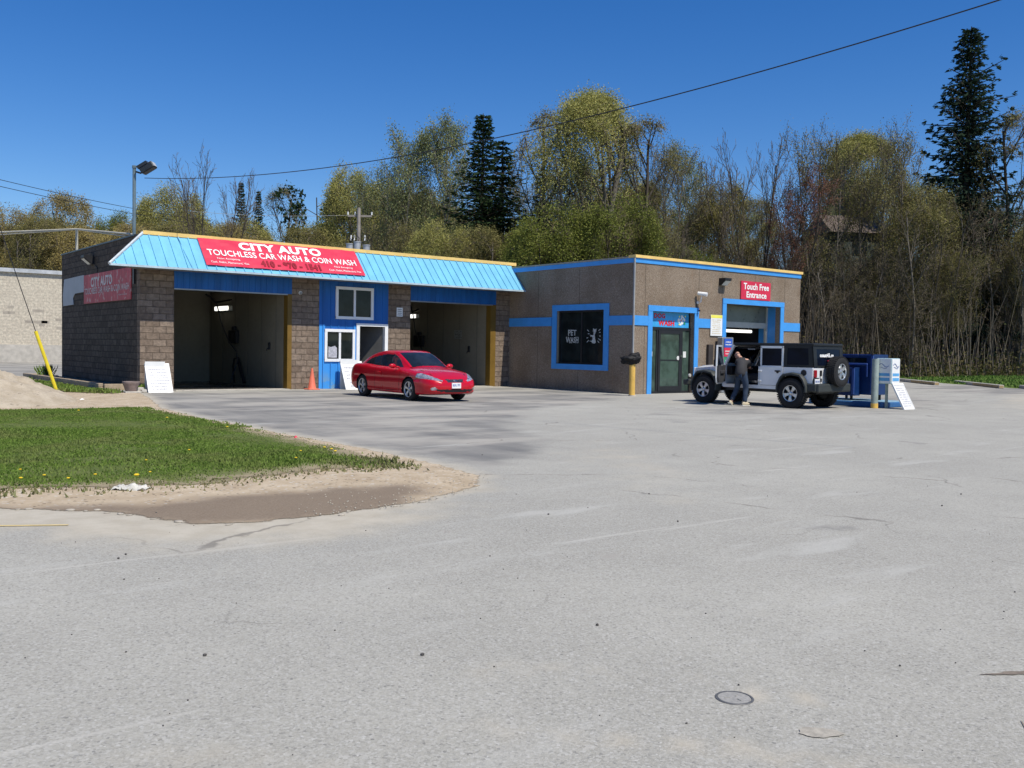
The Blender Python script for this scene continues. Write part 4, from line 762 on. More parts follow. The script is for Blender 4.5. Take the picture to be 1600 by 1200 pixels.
for (x, z, a, L) in ((.10, .44, 150, .13), (.13, .35, 175, .10), (.60, .47, 25, .13), (.63, .40, 5, .09), (.60, .18, -25, .16), (.56, .10, -40, .13), (.10, .12, 215, .15), (.06, .22, 195, .10), (.64, .28, -10, .09)):
    u = Vector((cos(R(a)), sin(R(a)), 0)); v = Vector((-u.y, u.x, 0)) * .017; c_ = Vector((x + .02, z, .003)); mb.add([Fl @ (c_ + v * .5), Fl @ (c_ - v * .5), Fl @ (c_ + u * L * .7 - v), Fl @ (c_ + u * L), Fl @ (c_ + u * L * .7 + v)], [(0, 1, 2, 3, 4)])
mb.build('dog_emblem', lg, wn, recalc=False)
mb = MB()
for k, (y_, w_) in enumerate(((27.36, .04), (27.26, .02), (26.85, .05), (26.72, .03), (26.62, .02))): mb.box(BX + .155, BX + .157, y_ - w_, y_, WN[2] + .1, WN[3] - .1)
mb.build('hanging_strip', M('dim_strip', (.03, .05, .06), .4), wn)
# dog wash entrance in its recess
yr = YB + .16; a, b, _, d = DO
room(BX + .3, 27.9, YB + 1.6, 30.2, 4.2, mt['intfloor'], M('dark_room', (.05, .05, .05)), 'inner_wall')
mb = MB()
for (x0_, x1_) in ((a, a + .05), (a + .42, a + .50), (b - .50, b - .42), (b - .05, b)): mb.box(x0_, x1_, yr, yr + .07, .0, 2.38)
mb.box(a, b, yr - .003, yr + .07, 2.28, 2.38); mb.box(a, b, yr - .003, yr + .07, 0, .08); ef = mb.build('entrance_frame', mt['black'], bB)
mb = MB(); mb.box(a + .05, a + .42, yr + .03, yr + .04, .08, 2.28); mb.box(b - .42, b - .05, yr + .03, yr + .04, .08, 2.28); mb.build('side_light', mt['doorglass'], ef)
dx0_, dx1_ = a + .505, b - .505; mb = MB(); mb.box(dx0_, dx0_ + .11, yr - .02, yr + .03, .085, 2.275); mb.box(dx1_ - .11, dx1_, yr - .02, yr + .03, .085, 2.275); mb.box(dx0_, dx1_, yr - .022, yr + .03, 2.15, 2.275); mb.box(dx0_, dx1_, yr - .022, yr + .03, .085, .26); mb.box(dx0_ + .11, dx1_ - .11, yr - .01, yr + .03, 1.18, 1.22); gd_ = mb.build('glass_door', mt['black'], bB)
mb = MB(); mb.box(dx0_ + .11, dx1_ - .11, yr, yr + .008, .26, 2.15); mb.build('pane', mt['doorglass'], gd_)
mb = MB(); mb.cyl((dx1_ - .16, yr - .012, 1.28), (dx1_ - .16, yr - .02, 1.28), .075, n=16); mb.build('round_sticker', mt['whitedirty'], gd_); mb = MB(); mb.cyl((dx1_ - .05, yr - .02, 1.35), (dx1_ - .05, yr - .07, 1.35), .025, n=8); mb.build('handle', mt['chrome'], gd_)
mb = MB(); mb.box(a + .14, a + .24, yr + .02, yr + .029, 1.33, 1.50); mb.box(b - .36, b - .2, yr + .02, yr + .029, 1.30, 1.52); mb.build('paper_notice', mt['whitedirty'], ef)
mb = MB(); mb.box(a, b, YB + .2, YB + .22 + .02, 2.38, 2.93) if 0 else mb.box(a, b, yr + .04, yr + .08, 2.38, 2.93); mb.build('transom_panel', mt['black'], bB)
t = thing('dog_wash_sign', 'blue sign reading dog wash in red over the glass door', 'sign', (a, yr, 2.4)); Fd = frame((a + .02, yr + .03, 2.385), (1, 0, 0), (0, 0, 1)); mb = MB(); mb.box(0, b - a - .10, 0, .54, -.02, 0, Fd); mb.build('board', M('bright_blue_sign', (.05, .36, .72), .4, .2, 2), t)
text('DOG', .27, .31, .58, .18, Fd, M('dark_red_shade_lettering', (.55, .03, .05)), t, .006, bold=.05); text('WASH', .50, .05, .84, .20, Fd, mt['signred'], t, .006, bold=.05)
# bath picture: foam, tub and a generic shaggy white blob
mb = MB(); rr = random.Random(3)
for k in range(14): an = rr.uniform(0, 6.28); q_ = rr.uniform(.02, .15); c_ = (1.72 + q_ * 1.3 * cos(an), .26 + q_ * sin(an)); s = rr.uniform(.03, .07); mb.add([Fd @ Vector((c_[0] + s * cos(i * pi / 4), c_[1] + s * sin(i * pi / 4), .005 + k * .0003)) for i in range(8)], [tuple(range(8))])
mb.build('foam_picture', mt['white'], t, recalc=False)
for (cx, cz, s, m_, nm) in ((1.60, .40, .035, mt['yellowsheet'], 'bubble'), (1.88, .16, .05, mt['green'], 'bubble'), (1.70, .27, .028, mt['signred'], 'bubble'), (1.92, .42, .03, mt['yellowsheet'], 'bubble'), (1.60, .12, .035, mt['yellowsheet'], 'bubble'), (1.78, .33, .018, mt['black'], 'bubble')):
    mb = MB(); mb.add([Fd @ Vector((cx + s * cos(i * pi / 5), cz + s * sin(i * pi / 5), .012)) for i in range(10)], [tuple(range(10))]); mb.build(nm, m_, t, recalc=False)
# wash tunnel mouth
a, b, _, d = GA; yd = YB + .62
mb = MB(); mb.box(b, b + .03, YB + .22, yd + .4, 0, d); mb.build('blue_reveal', mt['blue'], bB)
mb = MB(); mb.box(a - .03, a, YB + .22, yd + .4, 0, d); mb.box(a, b, YB + .22, yd + .4, d, d + .03); mb.build('tunnel_reveal', mt['black'], bB)
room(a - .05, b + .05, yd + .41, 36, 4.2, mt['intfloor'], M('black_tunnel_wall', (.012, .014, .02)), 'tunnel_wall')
mb = MB(); mb.box(a, b, yd, yd + .05, 2.72, d); rd = mb.build('roller_door', mt['rollerglass'], bB); mb = MB(); mb.box(a, b, yd - .015, yd + .05, 2.50, 2.72); mb.build('bottom_rail', mt['rollerband'], rd); mb = MB(); mb.box(b - .09, b - .001, yd - .03, yd + .08, 0, d); mb.box(a + .001, a + .05, yd - .03, yd + .08, 0, d); mb.build('track', mt['rollerband'], rd)
t = thing('fluorescent_lamp', 'long white fluorescent tube hanging below the raised roller door', 'lamp', (30, yd + .3, 2.4)); mb = MB(); mb.cyl((a + .4, yd + .45, 2.38), (b - .45, yd + .45, 2.38), .06, n=10); mb.build('tube', mt['tube'], t); mb = MB(); mb.cyl((a + .34, yd + .45, 2.38), (a + .4, yd + .45, 2.38), .07, n=10); mb.cyl((b - .45, yd + .45, 2.38), (b - .39, yd + .45, 2.38), .07, n=10); mb.cyl((a + .6, yd + .45, 2.4), (a + .6, yd + .45, 3.35), .01, n=5); mb.cyl((b - .6, yd + .45, 2.4), (b - .6, yd + .45, 3.35), .01, n=5); mb.build('end_cap', mt['greymetal'], t)
# touch free sign
t = thing('entrance_sign', 'red sign reading Touch Free Entrance above the roller door', 'sign', (29.5, YB, 3.6)); Ft = frame((29.50, YB - .05, 3.57), (1, 0, 0), (0, 0, 1)); mb = MB(); mb.box(0, 1.82, 0, .70, -.045, 0, Ft); mb.build('board', mt['redsign'], t)
text('Touch Free', .14, .38, 1.56, .25, Ft, mt['letterwhite'], t, .006, bold=.03); text('Entrance', .32, .07, 1.24, .24, Ft, mt['letterwhite'], t, .006, bold=.03)
wallpack('wall_lamp', 'black wall-pack lamp left of the red entrance sign', (28.42, YB - .002, 4.18), (0, -1, 0), .95)
t = thing('security_camera', 'white bullet camera on an arm between the entrance door and the roller door', 'camera', (27.08, YB, 3.4)); mb = MB(); mb.tube([(27.05, YB - .002, 3.32), (27.05, YB - .16, 3.34), (27.05, YB - .2, 3.55)], .022, 7); mb.cyl((27.05, YB, 3.32), (27.05, YB - .03, 3.32), .05, n=10); mb.build('arm', mt['white'], t)
mb = MB(); mb.cyl((26.96, YB - .10, 3.66), (27.12, YB - .40, 3.61), .065, .075, n=14); mb.build('body', mt['white'], t); mb = MB(); mb.cyl((27.04, YB - .12, 3.05), (27.04, YB - .12, 3.0), .04, n=8); mb.tube([(27.02, YB - .02, 3.3), (27.0, YB - .03, 3.1), (27.06, YB - .03, 2.9)], .012, 5); mb.build('cable', mt['black'], t)
# price sheet
t = thing('price_sheet', 'white price list with yellow header on the blue band left of the roller door', 'sign', (27.8, YB, 2.1)); Fp = frame((27.78, YB - .045, 2.13), (1, 0, 0), (0, 0, 1)); mb = MB(); mb.box(0, .66, 0, .78, -.012, 0, Fp); mb.build('sheet', mt['white'], t); mb = MB(); mb.box(.01, .65, .66, .775, 0, .003, Fp); mb.build('header', mt['yellowsheet'], t)
scribble(.06, .05, .54, .58, 8, Fp, M('tan_print', (.62, .50, .30)), t, .003, seed=21, dens=.95)
# pay station
t = thing('pay_station', 'narrow pay station panel with blue, red and green squares by the roller door', 'pay station', (28.45, YB - .3, 0)); Fy = frame((28.16, YB - .36, .98), (1, 0, 0), (0, 0, 1)); mb = MB(); mb.rbox(28.12, 28.76, YB - .34, YB - .08, 0, 2.08, .02, 1); mb.build('case', mt['greymetal'], t)
for k, (m_, z) in enumerate((('bluepanel', .72), ('redsign', .38), ('green', .03))):
    mb = MB(); mb.box(.04, .50, z, z + .33, -.0, .004, Fy); mb.build('panel', mt[m_], t); scribble(.1, z + .06, .36, .2, 2, Fy, mt['white'], t, .008, seed=30 + k, dens=1)
mb = MB(); mb.rbox(27.62, 27.88, YB - .12, YB - .003, .9, 1.80, .01, 1); o = mb.build('meter_box', M('dark_brown_box', (.05, .04, .035)), loc=(27.75, YB, .9)); tag(o, 'narrow dark brown box on the wall below the price list', 'meter box')
# bollard + bag
t = thing('bollard', 'yellow steel bollard at the corner below the downspout', 'bollard', (23.2, 22.85, 0)); o_ = Vector((22.95, 22.6, 0)); t.location = o_; OFF[t.name] = o_
mb = MB(); mb.cyl(o_, o_ + Vector((0, 0, 1.18)), .10, n=20); mb.ball((o_.x, o_.y, 1.18), (.10, .10, .05), 20, 8); mb.build('post', mt['bollard'], t, smooth=40); mb = MB(); mb.cyl(o_, o_ + Vector((0, 0, .03)), .13, n=20); mb.build('base_collar', mt['conc'], t)
bm = bmesh.new(); bmesh.ops.create_icosphere(bm, subdivisions=4, radius=1)
for v in bm.verts:
    n_ = mnoise.noise(v.co * 1.7) * .35 + mnoise.noise(v.co * 4.5) * .16; v.co = Vector((v.co.x * (.33 + .12 * n_), v.co.y * .18, v.co.z * (.17 + .07 * n_))) * (1 + 1.3 * n_) + Vector((0, 0, -.08 * max(0, -v.co.x) * 1.0))
mb = MB(); mb.bm(bm, Matrix.Translation(o_ + Vector((0, 0, 1.27))) @ Matrix.Rotation(R(-38), 4, 'Z')); bm.free(); o = mb.build('black_bag', M('black_sacking', (.008, .008, .009), .7, .3, 8), smooth=True, loc=o_ + Vector((0, 0, 1.2))); tag(o, 'black cloth or bag draped over the top of the yellow corner bollard', 'bag')
# ================================================================== PALE BUILDING far left
t = thing('pale_block_building', 'long low cream block building across the road at the far left', 'building', (10, 74.8, 0))
mb = MB(); mb.box(-60, 60, 74.8, 95, 1.25, 6.35); mb.build('block_wall', mt['paleblock'], t); mb = MB(); mb.box(-60.05, 60.05, 74.72, 95.05, 0, 1.25); mb.build('foundation_wall', mt['conc'], t)
mb = MB(); mb.prism([(-60.2, 6.35), (60.2, 6.35), (60.2, 6.62), (-60.2, 6.62)], 74.6, 75.0); mb.build('eave_flashing', M('light_metal_roof_edge', (.52, .53, .54), .4, metal=.2), t)
mb = MB(); mb.add([(-60.2, 74.62, 6.622), (60.2, 74.62, 6.622), (60.2, 84, 7.15), (-60.2, 84, 7.15)], [(0, 1, 2, 3)]); mb.build('roof', M('light_metal_roof', (.40, .42, .45), .5, metal=.2), t)
mb = MB(); rr = random.Random(5)
for i in range(26): x = rr.uniform(5, 19); k = rr.randint(7, 14); mb.box(x, x + .4 * rr.choice((1, 1, 2, 4)), 74.794, 74.80, k * .2 + 1.06 - .05, k * .2 + 1.24 - .05)
mb.build('replacement_block', M('greyer_block', (.36, .32, .265), .9), t)
# ================================================================== WHEELS
def wheel(parent, c, side, R_, rim, wid, spokes=5, style='car', name='wheel', axis='y'):
    """wheel standing in the parent's frame, axle along y; side +1 = outer face towards +y"""
    Mx = Matrix.Translation(c) @ (Matrix.Rotation(-pi / 2 * side, 4, 'X') if axis == 'y' else Matrix.Rotation(-pi / 2, 4, 'Y'))
    h = wid / 2; mb = MB(); r = R_
    prof = [(rim, -h * .9), (rim + .02, -h), (r * .86, -h), (r * .955, -h * .86), (r, -h * .6), (r, -h * .2), (r * .985, -h * .18), (r * .985, -h * .1), (r, -h * .08), (r, h * .2), (r * .985, h * .22), (r * .985, h * .3), (r, h * .32), (r, h * .6), (r * .955, h * .86), (r * .86, h), (rim + .02, h), (rim, h * .9)]
    mb.lathe(prof, 44, Mx)
    if style == 'jeep':
        for k in range(40):
            a = 2 * pi * k / 40
            for z_, s_ in ((-.68, 1), (.68, -1), (0, .5)):
                T_ = Mx @ Matrix.Rotation(a + .04 * s_, 4, 'Z') @ Matrix.Translation((r * .995, 0, h * z_)); mb.box(-.012, .014, -.020, .020, -.035, .035, T_)
    w_ = mb.build(name, mt['rubber'], parent, world=False, smooth=35)
    mb = MB(); mb.lathe([(rim, -h * .8), (rim, h * .92), (rim * .96, h * .95), (rim * .90, h * .80), (rim * .88, h * .2), (.0, h * .15)], 36, Mx); mb.build('rim_barrel', mt['blacksteel'], w_, world=False, smooth=35)
    mb = MB()
    mb.lathe([(rim * 1.0, h * .90), (rim * .995, h * 1.0), (rim * .93, h * .98), (rim * .90, h * .82)], 36, Mx)
    z0, z1 = h * .62, h * .90
    for k in range(spokes):
        a = 2 * pi * k / spokes + .3; T_ = Mx @ Matrix.Rotation(a, 4, 'Z')
        wi, wo = (.042, .075) if style == 'jeep' else (.034, .056)
        wi *= rim / .22; wo *= rim / .22
        pts = [(.03, wi), (rim * .5, wi * .95), (rim * .93, wo)]; vs = []
        for i, (x, w2) in enumerate(pts):
            zt_ = z1 - (.02 if i == 0 else (0.0 if i == 1 else .005)); vs += [T_ @ Vector((x, -w2, z0)), T_ @ Vector((x, -w2 * .8, zt_)), T_ @ Vector((x, w2 * .8, zt_)), T_ @ Vector((x, w2, z0))]
        mb.add(vs, [(0, 1, 5, 4), (1, 2, 6, 5), (2, 3, 7, 6), (4, 5, 9, 8), (5, 6, 10, 9), (6, 7, 11, 10), (0, 3, 2, 1), (8, 9, 10, 11)])
    mb.lathe([(0, z1 + .006), (rim * .15, z1 + .004), (rim * .26, z1 - .015), (rim * .28, z0)], 20, Mx); mb.build('rim', mt['alloy'], w_, world=False, smooth=30)
    mb = MB()
    for k in range(spokes): a = 2 * pi * (k + .5) / spokes + .3; mb.cyl(Mx @ Vector((rim * .19 * cos(a), rim * .19 * sin(a), z1 - .01)), Mx @ Vector((rim * .19 * cos(a), rim * .19 * sin(a), z1 + .004)), .009, n=6)
    mb.build('lug_nut', mt['blacksteel'], w_, world=False); return w_
def interp(xs_, ys_):
    xs_ = np.array(xs_, float); ys_ = np.array(ys_, float); o_ = np.argsort(xs_); xs_ = xs_[o_]; ys_ = ys_[o_]
    d = np.diff(ys_) / np.diff(xs_); m = np.zeros(len(xs_)); m[0] = d[0]; m[-1] = d[-1]
    for i in range(1, len(xs_) - 1): m[i] = 0 if d[i - 1] * d[i] <= 0 else 2 * d[i - 1] * d[i] / (d[i - 1] + d[i])
    def f(x):
        x = np.clip(x, xs_[0], xs_[-1]); i = np.clip(np.searchsorted(xs_, x) - 1, 0, len(xs_) - 2); h = xs_[i + 1] - xs_[i]; t = (x - xs_[i]) / h
        return (2 * t ** 3 - 3 * t ** 2 + 1) * ys_[i] + (t ** 3 - 2 * t ** 2 + t) * h * m[i] + (-2 * t ** 3 + 3 * t ** 2) * ys_[i + 1] + (t ** 3 - t ** 2) * h * m[i + 1]
    return f
def split_surface(V, F, cls, specs, parent, smooth=True):
    """V (n,3), F (m,4), cls (m,) -> one object per class; share smoothed normals by keeping vertices"""
    out = {}
    for k, (nm, mats) in specs.items():
        Fi = F[cls == k]
        if not len(Fi): continue
        u, inv = np.unique(Fi, return_inverse=True); me = arr_mesh(nm, V[u], inv.reshape(-1, 4), mats, smooth=True); o = bpy.data.objects.new(nm, me); COL.objects.link(o); o.parent = parent; OFF[o.name] = Vector((0, 0, 0)); out[k] = o
    return out
# ================================================================== RED COUPE
def coupe():
    t = thing('red_coupe', 'glossy red two door coupe parked in front of the blue office wall', 'car', (15.25, 24.25, 0), R(-91))
    zc = interp([-2.44, -2.38, -2.2, -1.9, -1.6, .8, 1.1, 1.5, 1.85, 2.1, 2.28, 2.38, 2.44], [.80, .93, 1.00, 1.03, 1.04, 1.00, .955, .90, .83, .755, .68, .62, .55])
    zs = interp([-2.44, -2.3, -1.9, -1.4, -.6, .3, .9, 1.4, 1.8, 2.1, 2.3, 2.44], [.76, .88, .95, .955, .91, .875, .86, .81, .755, .68, .61, .52])
    wd = interp([-2.44, -2.36, -2.2, -1.9, -1.4, 0, 1.2, 1.7, 2.0, 2.2, 2.34, 2.44], [.58, .72, .82, .885, .912, .905, .912, .90, .855, .78, .68, .50])
    zb = interp([-2.44, -2.2, -1.8, 1.7, 2.1, 2.44], [.34, .27, .20, .18, .19, .24])
    nx, nt_ = 380, 74; xs_ = np.linspace(-2.44, 2.44, nx); T_ = np.linspace(0, 1, nt_)
    V = np.zeros((nx, nt_, 3))
    for i, x in enumerate(xs_):
        w_, s, c, b = wd(x), zs(x), zc(x), zb(x); mid = b + (s - b) * .52
        cy = [0, .5 * w_, .86 * w_, .965 * w_, .985 * w_, 1.0 * w_, .992 * w_, .965 * w_, .90 * w_, .78 * w_, .45 * w_, 0]
        czz = [b, b, b + .004, b + .05, b + (mid - b) * .35, mid, mid + (s - mid) * .5, s - .035, s + (c - s) * .12 + .012, s + (c - s) * .45 + .01, s + (c - s) * .9, c]
        tk = np.linspace(0, 1, 12); tt = T_ * 11; k = np.clip(tt.astype(int), 0, 10); f = tt - k
        P = np.array([cy, czz]).T; Pm = P[np.clip(k - 1, 0, 11)]; P0 = P[k]; P1 = P[k + 1]; P2 = P[np.clip(k + 2, 0, 11)]; f = f[:, None]
        Q = .5 * ((2 * P0) + (-Pm + P1) * f + (2 * Pm - 5 * P0 + 4 * P1 - P2) * f ** 2 + (-Pm + 3 * P0 - 3 * P1 + P2) * f ** 3)
        # bumpers bulge at mid height, nose and tail tuck in above and below
        e = np.clip((abs(x) - 1.9) / .54, 0, 1); tuck = e * (.10 if x > 0 else .10) * np.clip(np.abs(Q[:, 1] - (.42 if x > 0 else .55)) / .35, 0, 1) ** 2
        V[i, :, 0] = x - np.sign(x) * tuck; V[i, :, 1] = np.maximum(Q[:, 0], 0); V[i, :, 2] = Q[:, 1]
    # rear haunch crease and door tuck
    yv = V[..., 1]; zv = V[..., 2]; xv = V[..., 0]; V[..., 1] -= .016 * np.exp(-((zv - .62) / .05) ** 2) * (np.abs(xv) < 1.9) * (yv > .8) ; V[..., 1] += .012 * np.exp(-((zv - .26) / .05) ** 2) * (yv > .8) * (np.abs(xv) < 1.2)
    L = V.copy(); Rr = V.copy(); Rr[..., 1] *= -1
    # end caps as extra rings shrinking to a point row
    def full(V_):
        ring = np.concatenate([V_[:, :, :], (V_ * [1, -1, 1])[:, -2:0:-1, :]], 1); return ring
    G = full(V); n, m, _ = G.shape; I = np.arange(n * m).reshape(n, m); F = np.stack([I[:-1], I[1:], np.roll(I[1:], -1, 1), np.roll(I[:-1], -1, 1)], -1).reshape(-1, 4)
    VV = G.reshape(-1, 3); base = len(VV); extra = []; EF = []
    for row, xe in ((0, -2.44), (n - 1, 2.44)):
        c_ = VV[I[row]].mean(0); prev = I[row]
        for s_, dx in ((.8, .012), (.5, .02), (.2, .024), (.02, .025)):
            new = base + len(extra) + np.arange(m); extra += list(c_ + (VV[I[row]] - c_) * s_ + np.array([np.sign(xe) * dx, 0, 0])); q = np.stack([prev, new, np.roll(new, -1), np.roll(prev, -1)], -1); EF.append(q if row else q[:, ::-1]); prev = new
    VV = np.concatenate([VV, np.array(extra)]); F = np.concatenate([F] + EF); C = VV[F].mean(1); ax, ay, az = C[:, 0], np.abs(C[:, 1]), C[:, 2]
    cls = np.zeros(len(F), int)
    WX = 1.36; arch = ((ax - WX) ** 2 + (az - .325) ** 2 < .365 ** 2) | ((ax + WX) ** 2 + (az - .325) ** 2 < .365 ** 2); cls[arch & (ay > .62)] = -1
    side = (ay > .80) | ((ay > .7) & (az < .9) & (az > .2))
    door = side & (ax > -.56) & (ax < .86) & (az > .27) & (az < 1.2) & (ay > .70); cls[door] = 1
    seam = side & (az > .27) & (az < 1.0) & (ay > .72) & ((np.abs(ax - .865 + .06 * np.clip(.6 - az, 0, 1)) < .008) | (np.abs(ax + .565) < .008)) | (side & (ax > -.57) & (ax < .87) & (np.abs(az - .268) < .007)); cls[seam] = 2
    # headlights: swept back lens
    q = (ay - .40) / .46; hl = (ax > 1.72) & (ay > .40) & (ay < .88) & (az > .565 + .085 * q) & (az < .60 + .20 * np.minimum(q * 1.25, .95)); cls[hl] = 3
    gr = (ax > 1.9) & (ay < .30 - .5 * np.clip(.64 - az, 0, 1)) & (az > .545) & (az < .635); cls[gr] = 4
    it = (ax > 2.0) & (ay < .60) & (az > .27 + .04 * (ay / .6) ** 2) & (az < .355); cls[it] = 5
    fog = (ax > 1.9) & (((ay - .66) / .075) ** 2 + ((az - .37) / .045) ** 2 < 1); cls[fog] = 3
    tl = (ax < -1.95) & (ay > .45) & (az > .72) & (az < .86); cls[tl & (ax < -2.0)] = 6
    bs = (az < .215) & (ay < .8); cls[bs & (cls == 0)] = 7
    hs_ = (np.abs(ay - (.66 + .10 * np.clip((1.0 - ax) / 1.0, -1.2, 0))) < .007) & (az > zs(ax) - .02) & (ax > .95) & (ax < 2.15); cls[hs_ & (cls == 0)] = 2
    seamm = M('panel_gap', (.05, .004, .006), .8)
    split_surface(VV, F, cls, {0: ('body', [mt['red']]), 2: ('panel_gap', [seamm]), 4: ('grille', [M('dark_chrome_grille', (.12, .12, .125), .25, .3, 30, metal=.8)]), 5: ('air_intake', [mt['black']]), 7: ('underbody', [mt['black']])}, t)
    for s in (1, -1):
        mask = (C[:, 1] * s > 0)
        split_surface(VV, F[mask], cls[mask], {1: ('door', [mt['red']]), 3: ('headlight', [mt['headlight']]), 6: ('tail_light', [mt['taillight']])}, t)
    # greenhouse
    zr = interp([-2.02, -1.9, -1.6, -1.2, -.8, -.35, 0., .28, .6, .9, 1.10], [1.02, 1.075, 1.195, 1.315, 1.385, 1.42, 1.415, 1.365, 1.235, 1.075, .955])
    wt = interp([-2.02, -1.6, -1.0, -.4, .2, .6, 1.10], [.50, .53, .555, .575, .575, .60, .62]); wb = interp([-2.02, -1.5, -.8, .2, .8, 1.10], [.66, .735, .79, .80, .775, .72])
    gx = np.linspace(-2.02, 1.10, 270); nt2 = 56; G2 = np.zeros((270, nt2, 3))
    for i, x in enumerate(gx):
        z0 = zs(x) - .01; z0 = min(z0, zr(x) - .01); z1 = zr(x); hh = z1 - z0; P = np.array([(wb(x), z0), (wb(x) - (wb(x) - wt(x)) * .30, z0 + hh * .30), (wb(x) - (wb(x) - wt(x)) * .72, z0 + hh * .66), (wt(x) + .005, z0 + hh * .89), (wt(x) - .075, z0 + hh * .968), (wt(x) * .55, z0 + hh * .99), (wt(x) * .2, z1), (0, z1)])
        tt = np.linspace(0, 1, nt2) * 7; k = np.clip(tt.astype(int), 0, 6); f = (tt - k)[:, None]; Pm = P[np.clip(k - 1, 0, 7)]; P0 = P[k]; P1 = P[k + 1]; P2 = P[np.clip(k + 2, 0, 7)]
        Q = .5 * ((2 * P0) + (-Pm + P1) * f + (2 * Pm - 5 * P0 + 4 * P1 - P2) * f ** 2 + (-Pm + 3 * P0 - 3 * P1 + P2) * f ** 3); G2[i, :, 0] = x - (.06 * (Q[:, 0] / .6) ** 2 if x > .2 else 0); G2[i, :, 1] = np.maximum(Q[:, 0], 0); G2[i, :, 2] = Q[:, 1]
    ring = np.concatenate([G2, (G2 * [1, -1, 1])[:, -2::-1, :]], 1); n, m, _ = ring.shape; I = np.arange(n * m).reshape(n, m); F = np.stack([I[:-1, :-1], I[1:, :-1], I[1:, 1:], I[:-1, 1:]], -1).reshape(-1, 4); VV = ring.reshape(-1, 3); C = VV[F].mean(1); ax, ay, az = C[:, 0], np.abs(C[:, 1]), C[:, 2]
    tf = (np.minimum(np.arange(m - 1), m - 2 - np.arange(m - 1)) + .5) / (nt2 - 1); tf = np.tile(tf, n - 1); e1 = VV[F[:, 2]] - VV[F[:, 0]]; e2 = VV[F[:, 3]] - VV[F[:, 1]]; N = np.cross(e1, e2); N /= np.linalg.norm(N, axis=1)[:, None] + 1e-9; nz_ = np.abs(N[:, 2]); ny_ = np.abs(N[:, 1])
    cls = np.zeros(len(F), int); topz = zr(ax); zbelt = zs(ax) + .035
    top = interp([-1.55, -1.2, -.6, -.2, .1, .35, .8], [1.02, 1.175, 1.265, 1.30, 1.295, 1.22, .93])
    sw = (tf < .45) & (ax > -1.50) & (ax < .78) & (az > zbelt) & (az < top(ax)); cls[sw] = 1; cls[sw & (np.abs(ax + .50 + .35 * (az - .95)) < .022)] = 2
    ws = (ax > .30 - .05 * (ay / .55) ** 2) & (tf > .53) & (ax < 1.06) & ~sw; cls[ws & (az > zs(ax) + .02)] = 3
    rg = (ax < -1.0) & (ax > -1.93) & (tf > .60); cls[rg] = 4
    split_surface(VV, F, cls, {0: ('roof', [mt['red']]), 2: ('pillar_trim', [mt['black']]), 3: ('windshield', [mt['carglass']]), 4: ('rear_window', [mt['carglass']])}, t)
    for s in (1, -1): mask = (C[:, 1] * s > 0); split_surface(VV, F[mask], cls[mask], {1: ('side_window', [mt['carglass']])}, t)
    # arches, wheels, mirrors, plate
    for sx_ in (WX, -WX):
        for s in (1, -1):
            mb = MB(); k = 18; vs = []
            for i in range(k + 1):
                a = pi * (i / k) * 1.16 - .08 * pi
                for y in (.60, .885): vs.append((sx_ + .368 * cos(a), y * s, .325 + .368 * sin(a)))
            mb.add(vs, [(2 * i, 2 * i + 1, 2 * i + 3, 2 * i + 2) for i in range(k)]); mb.box(sx_ - .37, sx_ + .37, .595 * s - .005, .595 * s + .005, .25, .70); mb.build('wheel_arch', mt['black'], t, world=False)
            wheel(t, (sx_, s * .79, .325), s, .325, .222, .215, 6 if False else 5)
    for s in (1, -1):
        mb = MB(); mb.ball((.62, s * .985, .965), (.065, .115, .068), 14, 9); mb.tube([(.70, s * .80, .93), (.64, s * .90, .945)], .028, 7); mi_ = mb.build('side_mirror', mt['red'], t, world=False, smooth=True)
        mb = MB(); mb.ball((.585, s * .985, .965), (.035, .10, .055), 12, 7); mb.build('mirror_glass', mt['chrome'], mi_, world=False, smooth=True)
        mb = MB(); mb.rbox(-.42, -.26, s * .905 - .012, s * .905 + .022, .755, .785, .008, 1); mb.build('door_handle', mt['red'], t, world=False)
    Fp_ = frame((2.475, -.15, .385), (0, 1, 0), (-.02, 0, 1)); mb = MB(); mb.box(0, .30, 0, .155, -.03, 0, Fp_); pl_ = mb.build('licence_plate', mt['white'], t, world=False); text('BJXL 797', .03, .04, .24, .075, Fp_, M('plate_blue', (.05, .12, .40)), pl_, .004, bold=.02, world=False)
    mb = MB(); Me = Matrix.Translation((2.385, 0, .592)) @ Matrix.Rotation(R(78), 4, 'Y')
    for a_, b_ in ((.03, .052), (.014, .03)): mb.tube([Me @ Vector((a_ * cos(i * pi / 8), b_ * sin(i * pi / 8), .012)) for i in range(17)], .005, 5)
    mb.build('emblem', mt['chrome'], t, world=False)
    mb = MB(); mb.box(.95, 1.0, -.05, .05, 1.03, 1.04) if 0 else None
    for k in range(3): mb.box(2.372 - k * .012, 2.378 - k * .012, -.27 + k * .0, .27, .560 + k * .026, .566 + k * .026)
    mb.build('grille_bar', mt['chrome'], t, world=False)
    mb = MB()
    for y0 in (-.45, .15): mb.tube([(1.04, y0, .965), (.98, y0 + .10, 1.015), (.90, y0 + .42, 1.05)], .009, 5)
    mb.build('wiper', mt['black'], t, world=False)
    return t
coupe()
